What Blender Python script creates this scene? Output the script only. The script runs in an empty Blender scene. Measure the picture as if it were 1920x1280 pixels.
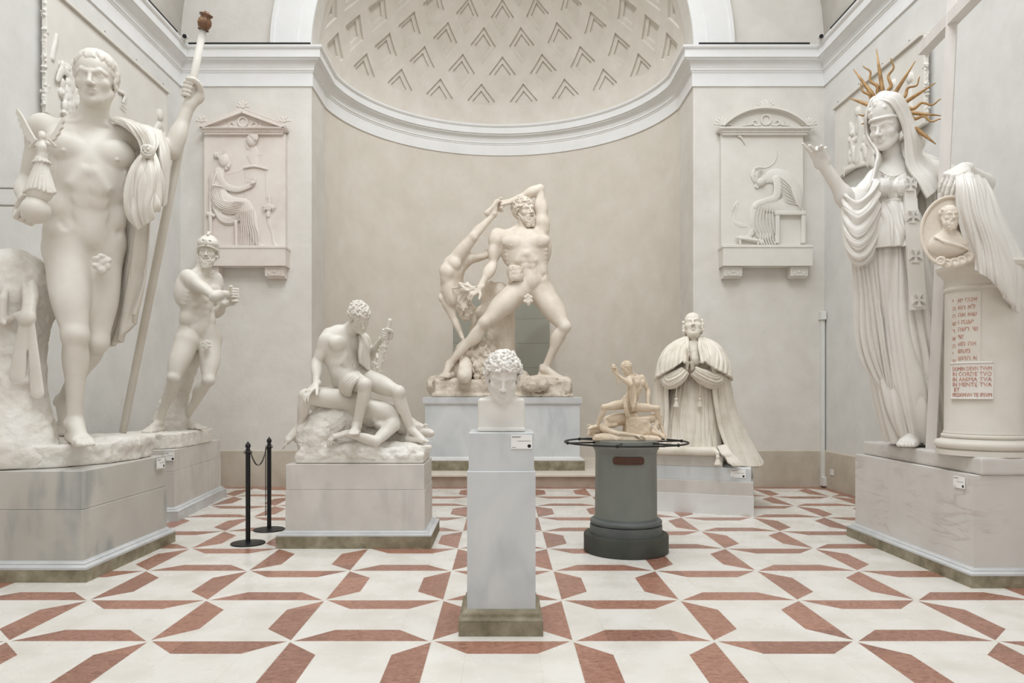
import bpy, bmesh, math, random
import numpy as np
from mathutils import Vector, Matrix
ONLY = globals().get('ONLY')          # None builds everything
SC = bpy.context.scene
COL = SC.collection
PI = math.pi

# ------------------------------------------------------------------ camera, world, lights
CAM_H, FPX, VX, VY = 1.5, 1356.0, 942.0, 732.0
cam_d = bpy.data.cameras.new('camera'); cam = bpy.data.objects.new('camera', cam_d); COL.objects.link(cam)
cam.location = (0, 0, CAM_H); cam.rotation_euler = (PI/2, 0, 0)
cam_d.sensor_width = 36; cam_d.lens = FPX/1920*36
cam_d.shift_x = (960-VX)/1920; cam_d.shift_y = (VY-640)/1920
cam_d.clip_end = 200
SC.camera = cam
SC.view_settings.view_transform = 'Standard'; SC.view_settings.look = 'None'
SC.view_settings.exposure = 0.19; SC.view_settings.gamma = 1.0; SC.view_settings.use_curve_mapping = False
SC.cycles.use_denoising = True
SC.cycles.max_bounces = 10; SC.cycles.diffuse_bounces = 7
world = bpy.data.worlds.new('world'); SC.world = world; world.use_nodes = True
wbg = world.node_tree.nodes['Background']
wbg.inputs[0].default_value = (0.82, 0.90, 1.0, 1); wbg.inputs[1].default_value = 1.0

def area_light(name, loc, sx, sy, power, color, target=None):
    l = bpy.data.lights.new(name, 'AREA'); l.shape = 'RECTANGLE'; l.size = sx; l.size_y = sy
    l.energy = power; l.color = color
    o = bpy.data.objects.new(name, l); COL.objects.link(o); o.location = loc
    if target is not None:
        o.rotation_euler = (Vector(target)-Vector(loc)).to_track_quat('-Z', 'Y').to_euler()
    return o
def spot(name, loc, target, power, color, angle=50, size=0.08, blend=0.8):
    l = bpy.data.lights.new(name, 'SPOT'); l.energy = power; l.color = color
    l.spot_size = math.radians(angle); l.spot_blend = blend; l.shadow_soft_size = size
    o = bpy.data.objects.new(name, l); COL.objects.link(o); o.location = loc
    o.rotation_euler = (Vector(target)-Vector(loc)).to_track_quat('-Z', 'Y').to_euler()
    return o
# the skylight in the crown of the vault, and an added unseen fill panel at the entrance end
area_light('skylight', (0, 3.2, 11.35), 3.6, 13.5, 800, (0.93, 0.965, 1.0), (0, 3.2, 0))
area_light('entrance_fill_light', (0, -6.6, 5.6), 6.0, 5.0, 190, (0.94, 0.97, 1.0), (0, 6, 2.2))
for nm, loc, tg, pw, an in (
        ('spotlight_west', (-4.75, 5.9, 6.95), (0.0, 4.68, 1.6), 90, 26),
        ('spotlight_east', (4.75, 5.9, 6.95), (0.0, 4.68, 1.6), 90, 26),
        ('vault_spotlight', (-3.0, 5.2, 10.3), (-3.95, 6.3, 3.0), 190, 44),
        ('vault_spotlight', (-1.4, 6.0, 10.7), (-1.4, 7.2, 1.2), 230, 30),
        ('vault_spotlight', (-3.0, 7.8, 10.4), (-3.8, 9.0, 2.2), 200, 30),
        ('vault_spotlight', (0.6, 8.8, 10.7), (0.0, 12.2, 2.8), 150, 36),
        ('vault_spotlight', (0.0, 6.2, 10.9), (0.0, 14.2, 6.2), 620, 62),  # added fill for niche and dome, no fixture there
        ('vault_spotlight', (2.0, 7.6, 10.7), (2.4, 9.2, 1.8), 200, 30),
        ('vault_spotlight', (-3.0, 4.5, 9.8), (-4.0, 11.3, 2.8), 300, 50),  # this and the next: added to brighten the end wall
        ('vault_spotlight', (3.0, 4.5, 9.8), (4.0, 11.3, 2.8), 300, 50),
        ('vault_spotlight', (2.8, 5.0, 10.4), (4.0, 6.3, 3.0), 200, 44)):
    spot(nm, loc, tg, pw, (0.97, 0.98, 1.0), an, 0.10)

# ------------------------------------------------------------------ materials
def new_mat(name):
    m = bpy.data.materials.new(name); m.use_nodes = True
    return m, m.node_tree.nodes, m.node_tree.links, m.node_tree.nodes['Principled BSDF']
def ramp_node(N, stops, interp='LINEAR'):
    r = N.new('ShaderNodeValToRGB'); e = r.color_ramp; e.interpolation = interp
    while len(e.elements) < len(stops): e.elements.new(0.5)
    for el, (p, c) in zip(e.elements, stops):
        el.position = p; el.color = (c[0], c[1], c[2], 1)
    return r
def srgb(r, g, b):
    f = lambda c: (c/255/12.92) if c/255 <= 0.04045 else ((c/255+0.055)/1.055)**2.4
    return (f(r), f(g), f(b))
def mottled(name, c1, c2, c3=None, scale=1.5, rough=0.7, bump=0.15, bscale=40, detail=8, bdist=0.004, spec=0.3, stretch=(1,1,1), sss=0.0):
    m, N, L, P = new_mat(name)
    tc = N.new('ShaderNodeTexCoord'); mp = N.new('ShaderNodeMapping'); mp.inputs['Scale'].default_value = stretch
    L.new(tc.outputs['Object'], mp.inputs[0])
    n = N.new('ShaderNodeTexNoise'); n.inputs['Scale'].default_value = scale; n.inputs['Detail'].default_value = detail
    n.inputs['Roughness'].default_value = 0.62; n.inputs['Distortion'].default_value = 0.1
    L.new(mp.outputs[0], n.inputs['Vector'])
    st = [(0.32, c1), (0.68, c2)] if c3 is None else [(0.3, c1), (0.52, c2), (0.72, c3)]
    r = ramp_node(N, st); L.new(n.outputs['Fac'], r.inputs[0]); L.new(r.outputs[0], P.inputs['Base Color'])
    P.inputs['Roughness'].default_value = rough; P.inputs['Specular IOR Level'].default_value = spec
    if bump:
        n2 = N.new('ShaderNodeTexNoise'); n2.inputs['Scale'].default_value = bscale; n2.inputs['Detail'].default_value = 6
        L.new(tc.outputs['Object'], n2.inputs['Vector'])
        b = N.new('ShaderNodeBump'); b.inputs['Strength'].default_value = bump; b.inputs['Distance'].default_value = bdist
        L.new(n2.outputs['Fac'], b.inputs['Height']); L.new(b.outputs[0], P.inputs['Normal'])
    return m
def marble(name, base, light, vein, scale=1.2, rough=0.35, vein_amt=0.5, rot=(0.3, 0.5, 0.6), spec=0.4, vscale=1.1, vstretch=(1, 1, 0.25)):
    m, N, L, P = new_mat(name)
    tc = N.new('ShaderNodeTexCoord'); mp = N.new('ShaderNodeMapping'); mp.inputs['Rotation'].default_value = rot
    L.new(tc.outputs['Object'], mp.inputs[0])
    n = N.new('ShaderNodeTexNoise'); n.inputs['Scale'].default_value = scale; n.inputs['Detail'].default_value = 7
    n.inputs['Roughness'].default_value = 0.55; n.inputs['Distortion'].default_value = 0.8
    L.new(mp.outputs[0], n.inputs['Vector'])
    r = ramp_node(N, [(0.33, base), (0.66, light)]); L.new(n.outputs['Fac'], r.inputs[0])
    mp2 = N.new('ShaderNodeMapping'); mp2.inputs['Rotation'].default_value = rot; mp2.inputs['Scale'].default_value = vstretch
    L.new(tc.outputs['Object'], mp2.inputs[0])
    v = N.new('ShaderNodeTexNoise'); v.inputs['Scale'].default_value = vscale; v.inputs['Detail'].default_value = 5
    v.inputs['Distortion'].default_value = 0.6
    L.new(mp2.outputs[0], v.inputs['Vector'])
    vr = ramp_node(N, [(0.46, (0,0,0)), (0.5, (1,1,1)), (0.54, (0,0,0))]); L.new(v.outputs['Fac'], vr.inputs[0])
    n3 = N.new('ShaderNodeTexNoise'); n3.inputs['Scale'].default_value = 2.3; n3.inputs['Detail'].default_value = 3
    L.new(mp.outputs[0], n3.inputs['Vector'])
    g = ramp_node(N, [(0.45, (0,0,0)), (0.62, (1,1,1))]); L.new(n3.outputs['Fac'], g.inputs[0])
    mu = N.new('ShaderNodeMath'); mu.operation = 'MULTIPLY'; L.new(vr.outputs[0], mu.inputs[0]); L.new(g.outputs[0], mu.inputs[1])
    mu2 = N.new('ShaderNodeMath'); mu2.operation = 'MULTIPLY'; L.new(mu.outputs[0], mu2.inputs[0]); mu2.inputs[1].default_value = vein_amt
    mx = N.new('ShaderNodeMix'); mx.data_type = 'RGBA'
    L.new(mu2.outputs[0], mx.inputs['Factor']); L.new(r.outputs[0], mx.inputs['A']); mx.inputs['B'].default_value = (*vein, 1)
    L.new(mx.outputs['Result'], P.inputs['Base Color'])
    P.inputs['Roughness'].default_value = rough; P.inputs['Specular IOR Level'].default_value = spec
    return m
M = {}
M['wall'] = mottled('aged_wall_plaster', srgb(208,204,197), srgb(215,211,204), srgb(221,218,212), scale=2.2, rough=0.85, bump=0.35, bscale=9, bdist=0.012, spec=0.15)
M['wall_side'] = mottled('pale_side_wall_plaster', srgb(207,206,202), srgb(214,213,209), srgb(219,218,215), scale=2.2, rough=0.85, bump=0.35, bscale=9, bdist=0.012, spec=0.15)
M['vault'] = mottled('dark_rear_wall_plaster', srgb(150,146,139), srgb(165,161,154), scale=2, rough=0.85, bump=0.1, spec=0.1)  # for the unseen rear wall, darkened to cut bounced fill light
M['niche'] = mottled('warm_niche_plaster', srgb(203,196,184), srgb(209,202,191), srgb(214,208,198), scale=2.0, rough=0.85, bump=0.3, bscale=10, bdist=0.01, spec=0.15)
M['dado'] = mottled('grey_dado_plaster', srgb(178,168,152), srgb(192,183,168), srgb(200,193,180), scale=2.2, rough=0.8, bump=0.3, bscale=22, bdist=0.006, spec=0.2)
M['moulding'] = mottled('white_moulding_plaster', srgb(222,222,220), srgb(229,229,228), scale=2, rough=0.8, bump=0.08, bscale=20, spec=0.2)
M['dome'] = mottled('dome_plaster', srgb(204,198,187), srgb(211,205,195), srgb(217,212,203), scale=2.2, rough=0.85, bump=0.3, bscale=14, bdist=0.008, spec=0.15)
M['infill'] = mottled('grey_green_infill', srgb(150,150,138), srgb(160,160,149), scale=1.5, rough=0.6, bump=0.1, spec=0.3)
M['plaster'] = mottled('white_plaster_cast', srgb(211,205,194), srgb(218,213,203), srgb(224,220,212), scale=2.2, rough=0.48, bump=0.10, bscale=28, bdist=0.003, spec=0.35)
M['plaster_bright'] = mottled('bright_plaster_cast', srgb(222,218,211), srgb(229,226,220), scale=2.5, rough=0.42, bump=0.08, bscale=30, bdist=0.002, spec=0.4)
M['plaster_rough'] = mottled('rough_plaster_base', srgb(208,201,191), srgb(224,220,212), srgb(232,229,224), scale=4, rough=0.7, bump=0.7, bscale=26, bdist=0.014, spec=0.25)
M['plaster_warm'] = mottled('warm_plaster_cast', srgb(206,194,178), srgb(222,212,198), srgb(230,222,210), scale=3.0, rough=0.6, bump=0.25, bscale=30, bdist=0.005, spec=0.3)
M['plaster_warm_rough'] = mottled('weathered_rock_plaster', srgb(176,162,143), srgb(210,199,184), srgb(226,218,206), scale=6, rough=0.8, bump=0.8, bscale=24, bdist=0.02, spec=0.2)
M['clay'] = mottled('pale_clay_cast', srgb(208,190,166), srgb(222,207,186), scale=5, rough=0.55, bump=0.15, bscale=50, bdist=0.002, spec=0.3)
M['cream'] = mottled('cream_cast', srgb(206,198,183), srgb(223,216,203), srgb(229,223,212), scale=4, rough=0.6, bump=0.15, bscale=40, bdist=0.003, spec=0.3)
M['pink_relief'] = mottled('pinkish_relief_cast', srgb(212,201,191), srgb(220,211,203), srgb(224,218,211), scale=2.5, rough=0.65, bump=0.12, bscale=40, bdist=0.002, spec=0.25)
M['grey_relief'] = mottled('pale_relief_cast', srgb(212,208,200), srgb(221,218,211), scale=2.5, rough=0.65, bump=0.12, bscale=40, bdist=0.002, spec=0.25)
M['marble_blue'] = marble('blue_grey_marble', srgb(194,198,199), srgb(212,214,214), srgb(176,182,185), scale=1.6, vein_amt=0.5)
M['marble_grey'] = marble('grey_beige_marble', srgb(195,190,183), srgb(211,207,201), srgb(180,177,174), scale=1.8, vein_amt=0.45)
M['marble_vein'] = marble('veined_marble', srgb(184,180,172), srgb(198,195,188), srgb(140,146,146), scale=1.3, vein_amt=0.7, vscale=0.9)
M['marble_mould'] = marble('moulding_marble', srgb(190,192,192), srgb(206,207,207), srgb(170,175,176), scale=3.0, vein_amt=0.3)
M['marble_white'] = marble('whitish_marble', srgb(212,211,208), srgb(224,223,220), srgb(196,196,194), scale=2.0, vein_amt=0.4)
M['painted_stone'] = marble('painted_grey_stone', srgb(204,200,195), srgb(214,211,206), srgb(150,118,110), scale=1.5, vein_amt=0.32, rot=(0.02, 0.03, 0.05), rough=0.6, vscale=2.2, vstretch=(0.5, 0.5, 3.2))
M['grime'] = mottled('grimy_stone_plinth', srgb(112,104,84), srgb(143,135,114), srgb(168,160,140), scale=7, rough=0.75, bump=0.6, bscale=45, bdist=0.006, spec=0.25)
M['drum'] = marble('grey_painted_drum', srgb(112,116,110), srgb(126,129,122), srgb(136,140,134), scale=1.4, vein_amt=0.4, rot=(0, 0, 0.3), rough=0.45)
M['drum_dark'] = mottled('dark_grey_drum', srgb(86,90,88), srgb(102,106,103), scale=3, rough=0.5, bump=0.1, spec=0.35)
M['drum_black'] = mottled('charcoal_drum_foot', srgb(58,59,54), srgb(74,75,68), scale=4, rough=0.6, bump=0.2, spec=0.3)
M['black'] = mottled('black_metal', (0.006,0.006,0.006), (0.011,0.011,0.011), scale=5, rough=0.45, bump=0, spec=0.4)
M['steel'] = mottled('dull_steel', srgb(150,145,138), srgb(172,168,160), scale=5, rough=0.5, bump=0, spec=0.4)
M['chain'] = mottled('dark_chain', (0.02,0.019,0.017), (0.035,0.033,0.03), scale=5, rough=0.4, bump=0, spec=0.5)
M['gold'] = mottled('old_gold_paint', srgb(132,98,54), srgb(168,130,80), srgb(190,156,108), scale=14, rough=0.42, bump=0.2, bscale=60, bdist=0.002, spec=0.5)
M['bronze'] = mottled('brown_bronze', srgb(84,58,40), srgb(120,86,60), srgb(160,124,90), scale=14, rough=0.45, bump=0.2, spec=0.5)
M['wood_plaque'] = mottled('red_brown_plaque', srgb(66,42,32), srgb(86,56,42), scale=12, rough=0.45, bump=0.1, spec=0.4, stretch=(1,1,5))
M['paint_white'] = mottled('white_painted_wood', srgb(214,209,204), srgb(224,220,215), scale=3, rough=0.55, bump=0.06, spec=0.3, stretch=(3,3,0.4))
M['card'] = mottled('white_card', srgb(238,238,235), srgb(242,242,240), scale=3, rough=0.5, bump=0, spec=0.3)
M['plastic'] = mottled('grey_white_plastic', srgb(214,214,208), srgb(222,222,217), scale=3, rough=0.5, bump=0, spec=0.3)
M['ink'] = mottled('grey_print', srgb(150,148,144), srgb(160,158,154), scale=3, rough=0.6, bump=0)
M['red_ink'] = mottled('rust_red_letter_paint', srgb(176,112,92), srgb(196,146,128), srgb(220,196,184), scale=26, rough=0.7, bump=0)
M['dark_gap'] = mottled('shadow_gap_tone', srgb(118,110,98), srgb(134,126,112), scale=4, rough=0.8, bump=0.1)  # shade of the gap behind the side reliefs, put into the colour

# ------------------------------------------------------------------ object helpers
def px(x, y, d):                       # a point of the hall seen at pixel (x, y) of the 1920x1280 frame, d metres away
    return np.array(((x-VX)*d/FPX, d, CAM_H+(VY-y)*d/FPX))
def link(o, parent=None):
    COL.objects.link(o)
    if parent is not None: o.parent = parent
    return o
def wloc(o):
    v = np.zeros(3)
    while o is not None:
        v = v+np.array(o.location); o = o.parent
    return v
def tag(o, label=None, cat=None, group=None, kind=None):
    if label: o['label'] = label
    if cat: o['category'] = cat
    if group: o['group'] = group
    if kind: o['kind'] = kind
    return o
def thing(name, label, cat, loc=(0,0,0), group=None):
    o = bpy.data.objects.new(name, None); o.empty_display_size = 0.1; link(o); o.location = [float(c) for c in loc]
    return tag(o, label, cat, group)
def mesh(name, V, F, mat, parent=None, smooth=False, mats=None, fmat=None, world=True, sharp=None):
    """V, F in hall coordinates -> one mesh object under its parent."""
    V = np.asarray(V, float)
    if world and parent is not None: V = V - wloc(parent)
    me = bpy.data.meshes.new(name)
    me.from_pydata(V.tolist(), [], [list(map(int, f)) for f in F] if not isinstance(F, np.ndarray) else F.tolist())
    for mm in (mats or [mat]): me.materials.append(M[mm] if isinstance(mm, str) else mm)
    if fmat is not None: me.polygons.foreach_set('material_index', np.asarray(fmat, dtype=np.int32))
    if smooth:
        me.polygons.foreach_set('use_smooth', np.ones(len(me.polygons), dtype=bool))
        if sharp: me.set_sharp_from_angle(angle=math.radians(sharp))
    me.update()
    o = bpy.data.objects.new(name, me)
    return link(o, parent)
class MB:
    """collects shapes that become one mesh"""
    def __init__(s): s.V = []; s.F = []; s.n = 0
    def add(s, V, F):
        V = np.asarray(V, float); s.V.append(V); s.F += [[int(i)+s.n for i in f] for f in F]; s.n += len(V); return s
    def box(s, x0, x1, y0, y1, z0, z1, rot=0, piv=None, bev=0):
        if bev:
            b = bev
            V = []; 
            for z, i in ((z0, b), (z0+b, 0), (z1-b, 0), (z1, b)):
                for (x, sx) in ((x0, 1), (x1, -1)):
                    pass
                V += [(x0+i+b*0, y0+i, z), (x1-i, y0+i, z), (x1-i, y1-i, z), (x0+i, y1-i, z)]
            F = [(3,2,1,0)]+[(4*k+j, 4*k+(j+1)%4, 4*k+4+(j+1)%4, 4*k+4+j) for k in range(3) for j in range(4)]+[(12,13,14,15)]
        else:
            V = [(x0,y0,z0),(x1,y0,z0),(x1,y1,z0),(x0,y1,z0),(x0,y0,z1),(x1,y0,z1),(x1,y1,z1),(x0,y1,z1)]
            F = [(3,2,1,0),(4,5,6,7),(0,1,5,4),(1,2,6,5),(2,3,7,6),(3,0,4,7)]
        V = np.array(V, float)
        if rot:
            c, sn = math.cos(rot), math.sin(rot)
            p = np.array(piv if piv is not None else ((x0+x1)/2, (y0+y1)/2))
            xy = V[:, :2]-p; V[:, 0] = p[0]+xy[:, 0]*c-xy[:, 1]*sn; V[:, 1] = p[1]+xy[:, 0]*sn+xy[:, 1]*c
        return s.add(V, F)
    def lathe(s, prof, c, n=48, axis=2, a0=0, a1=2*PI, cap=True):
        """prof: (r, h) list, bottom to top, about the axis through c"""
        full = abs(a1-a0-2*PI) < 1e-6; m = n if full else n+1
        A = a0+(a1-a0)*np.arange(m)/n; V = []
        for r, h in prof:
            for a in A:
                q = (r*math.cos(a), r*math.sin(a), h)
                V.append(q if axis == 2 else ((h, q[0], q[1]) if axis == 0 else (q[1], h, q[0])))
        F = []
        for i in range(len(prof)-1):
            for j in range(n):
                k = (j+1) % m if full else j+1
                F.append((i*m+j, i*m+k, (i+1)*m+k, (i+1)*m+j))
        if full and cap:
            F.append(tuple(range(m))[::-1]); F.append(tuple((len(prof)-1)*m+j for j in range(m)))
        return s.add(np.array(V)+np.array(c, float), F)
    def tube(s, pts, r, n=10, cap=True, closed=False):
        P = np.array(pts, float); k = len(P); R = np.full(k, r) if np.isscalar(r) else np.array(r, float)
        if closed: T = np.roll(P, -1, 0)-np.roll(P, 1, 0)
        else: T = np.gradient(P, axis=0)
        T /= np.linalg.norm(T, axis=1)[:, None]+1e-12
        up = np.array((0, 0, 1.0)) if abs(T[0][2]) < 0.9 else np.array((1.0, 0, 0))
        a = np.cross(up, T[0]); a /= np.linalg.norm(a); V = []
        for i in range(k):
            a = a-T[i]*np.dot(a, T[i]); a /= np.linalg.norm(a)+1e-12; b = np.cross(T[i], a)
            for j in range(n):
                t = 2*PI*j/n; V.append(P[i]+R[i]*(math.cos(t)*a+math.sin(t)*b))
        F = []; seg = k if closed else k-1
        for i in range(seg):
            for j in range(n):
                F.append((i*n+j, i*n+(j+1) % n, ((i+1) % k)*n+(j+1) % n, ((i+1) % k)*n+j))
        if cap and not closed:
            F.append(tuple(range(n))[::-1]); F.append(tuple((k-1)*n+j for j in range(n)))
        return s.add(V, F)
    def prism(s, poly, origin, u, v, w):
        """poly (a, b) in the u, v plane, extruded along the vector w"""
        o = np.array(origin, float); u = np.array(u, float); v = np.array(v, float); w = np.array(w, float); n = len(poly)
        V = [o+a*u+b*v for a, b in poly]; V += [p+w for p in V]
        F = [tuple(range(n)), tuple(range(2*n-1, n-1, -1))]+[(j, n+j, n+(j+1) % n, (j+1) % n) for j in range(n)]
        return s.add(V, F)
    def build(s, name, mat, parent=None, smooth=False, sharp=None):
        o = mesh(name, np.concatenate(s.V), s.F, mat, parent, smooth, sharp=sharp)
        bm = bmesh.new(); bm.from_mesh(o.data); bmesh.ops.recalc_face_normals(bm, faces=bm.faces); bm.to_mesh(o.data); bm.free()
        return o
def bevel(o, w, seg=2):
    m = o.modifiers.new('bevel', 'BEVEL'); m.width = w; m.segments = seg; m.limit_method = 'ANGLE'; m.angle_limit = math.radians(40)
    return o
def sweep(prof, path, closed=False):
    """prof: (projection, z); path: list of (x, y, nx, ny) with mitred outward normals -> verts, faces"""
    V = []; n = len(prof)
    for x, y, nx, ny in path:
        for p, z in prof: V.append((x+nx*p, y+ny*p, z))
    F = []
    for i in range(len(path)-1):
        for j in range(n-1):
            F.append((i*n+j, i*n+j+1, (i+1)*n+j+1, (i+1)*n+j))
    F.append(tuple(range(n))); F.append(tuple((len(path)-1)*n+j for j in range(n))[::-1])
    return V, F
# ------------------------------------------------------------------ the hall
XW, YB, RN, CN, XR = 5.03, 11.30, 3.03, 11.60, 2.98   # half width, end wall, niche radius, niche centre, niche half opening
Y0 = -7.0
YJ = CN+math.sqrt(RN**2-XR**2)                         # where the straight reveal meets the curved niche wall
ZC = 6.85                                              # springing of vault, arch and dome
TILE = 0.846
def build_floor():
    m, N, L, P = new_mat('inlaid_stone_floor')
    def mth(op, a, b=None, c=None):
        n = N.new('ShaderNodeMath'); n.operation = op
        for i, v in enumerate((a, b, c)):
            if v is None: continue
            if isinstance(v, (int, float)): n.inputs[i].default_value = v
            else: L.new(v, n.inputs[i])
        return n.outputs[0]
    tc = N.new('ShaderNodeTexCoord'); sp = N.new('ShaderNodeSeparateXYZ'); L.new(tc.outputs['Object'], sp.inputs[0])
    U = mth('ADD', mth('DIVIDE', sp.outputs[0], TILE), 0.5+40)
    Vv = mth('ADD', mth('DIVIDE', mth('SUBTRACT', sp.outputs[1], 4.33), TILE), 40.0)
    iu = mth('FLOOR', U); iv = mth('FLOOR', Vv); fu = mth('FRACT', U); fv = mth('FRACT', Vv)
    du = mth('MINIMUM', fu, mth('SUBTRACT', 1.0, fu)); dv = mth('MINIMUM', fv, mth('SUBTRACT', 1.0, fv))
    par = mth('MODULO', mth('ADD', iu, iv), 2.0)                   # 0 or 1
    par = mth('LESS_THAN', par, 0.5)
    # side cells: bands along left and right; the others: bands along near and far
    a = mth('ADD', mth('MULTIPLY', par, du), mth('MULTIPLY', mth('SUBTRACT', 1.0, par), dv))
    b = mth('ADD', mth('MULTIPLY', par, dv), mth('MULTIPLY', mth('SUBTRACT', 1.0, par), du))
    band = mth('MULTIPLY', mth('LESS_THAN', a, 0.245), mth('LESS_THAN', a, mth('SUBTRACT', b, 0.018)))
    band = mth('MULTIPLY', band, mth('GREATER_THAN', a, 0.003))
    border = mth('GREATER_THAN', sp.outputs[1], 11.06)
    absx = mth('ABSOLUTE', sp.outputs[0]); border = mth('MAXIMUM', border, mth('GREATER_THAN', absx, XW-0.16))
    red = mth('MAXIMUM', band, border)
    # thin joints of the pale pieces: along the diagonals and mid lines
    jn = mth('LESS_THAN', mth('ABSOLUTE', mth('SUBTRACT', du, dv)), 0.0022)
    edge = mth('LESS_THAN', mth('MINIMUM', du, dv), 0.0022)
    half = mth('MULTIPLY', mth('LESS_THAN', mth('ABSOLUTE', mth('SUBTRACT', b, 0.25)), 0.0022), mth('GREATER_THAN', a, 0.245))
    joint = mth('MAXIMUM', mth('MAXIMUM', edge, half), mth('MULTIPLY', mth('MULTIPLY', jn, 0.0), 0.6))
    n1 = N.new('ShaderNodeTexNoise'); n1.inputs['Scale'].default_value = 3.0; n1.inputs['Detail'].default_value = 8; L.new(tc.outputs['Object'], n1.inputs['Vector'])
    cw = ramp_node(N, [(0.3, srgb(212,207,197)), (0.5, srgb(220,216,208)), (0.7, srgb(225,222,216))]); L.new(n1.outputs['Fac'], cw.inputs[0])
    mp = N.new('ShaderNodeMapping'); mp.inputs['Scale'].default_value = (7, 14, 1); L.new(tc.outputs['Object'], mp.inputs[0])
    n2 = N.new('ShaderNodeTexNoise'); n2.inputs['Scale'].default_value = 3.2; n2.inputs['Detail'].default_value = 9; n2.inputs['Roughness'].default_value = 0.7; n2.inputs['Distortion'].default_value = 1.2
    L.new(mp.outputs[0], n2.inputs['Vector'])
    cr = ramp_node(N, [(0.34, srgb(122,82,67)), (0.5, srgb(156,112,95)), (0.68, srgb(176,136,118))]); L.new(n2.outputs['Fac'], cr.inputs[0])
    # each red piece has its own tint
    wn = N.new('ShaderNodeTexWhiteNoise'); wn.noise_dimensions = '3D'; cb = N.new('ShaderNodeCombineXYZ')
    L.new(mth('ROUND', mth('MULTIPLY', U, 2.0)), cb.inputs[0]); L.new(mth('ROUND', mth('MULTIPLY', Vv, 2.0)), cb.inputs[1]); L.new(cb.outputs[0], wn.inputs['Vector'])
    hs = N.new('ShaderNodeHueSaturation'); L.new(cr.outputs[0], hs.inputs['Color'])
    L.new(mth('ADD', mth('MULTIPLY', wn.outputs['Value'], 0.28), 0.86), hs.inputs['Value'])
    mx = N.new('ShaderNodeMix'); mx.data_type = 'RGBA'; L.new(red, mx.inputs['Factor']); L.new(cw.outputs[0], mx.inputs['A']); L.new(hs.outputs[0], mx.inputs['B'])
    mj = N.new('ShaderNodeMix'); mj.data_type = 'RGBA'; L.new(mth('MULTIPLY', mth('MULTIPLY', joint, mth('SUBTRACT', 1.0, red)), 0.45), mj.inputs['Factor'])
    L.new(mx.outputs['Result'], mj.inputs['A']); mj.inputs['B'].default_value = (*srgb(190,182,168), 1)
    L.new(mj.outputs['Result'], P.inputs['Base Color'])
    P.inputs['Specular IOR Level'].default_value = 0.45
    rr = ramp_node(N, [(0.3, (0.2,)*3), (0.7, (0.34,)*3)]); L.new(n1.outputs['Fac'], rr.inputs[0]); L.new(rr.outputs[0], P.inputs['Roughness'])
    M['floor'] = m
    f = MB().box(-XW-0.3, XW+0.3, Y0-0.3, YB+0.3, -0.2, 0).build('floor', 'floor'); tag(f, kind='structure')
def arc_pts(r, a0, a1, n): return [(r*math.cos(a0+(a1-a0)*i/n), r*math.sin(a0+(a1-a0)*i/n)) for i in range(n+1)]
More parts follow.
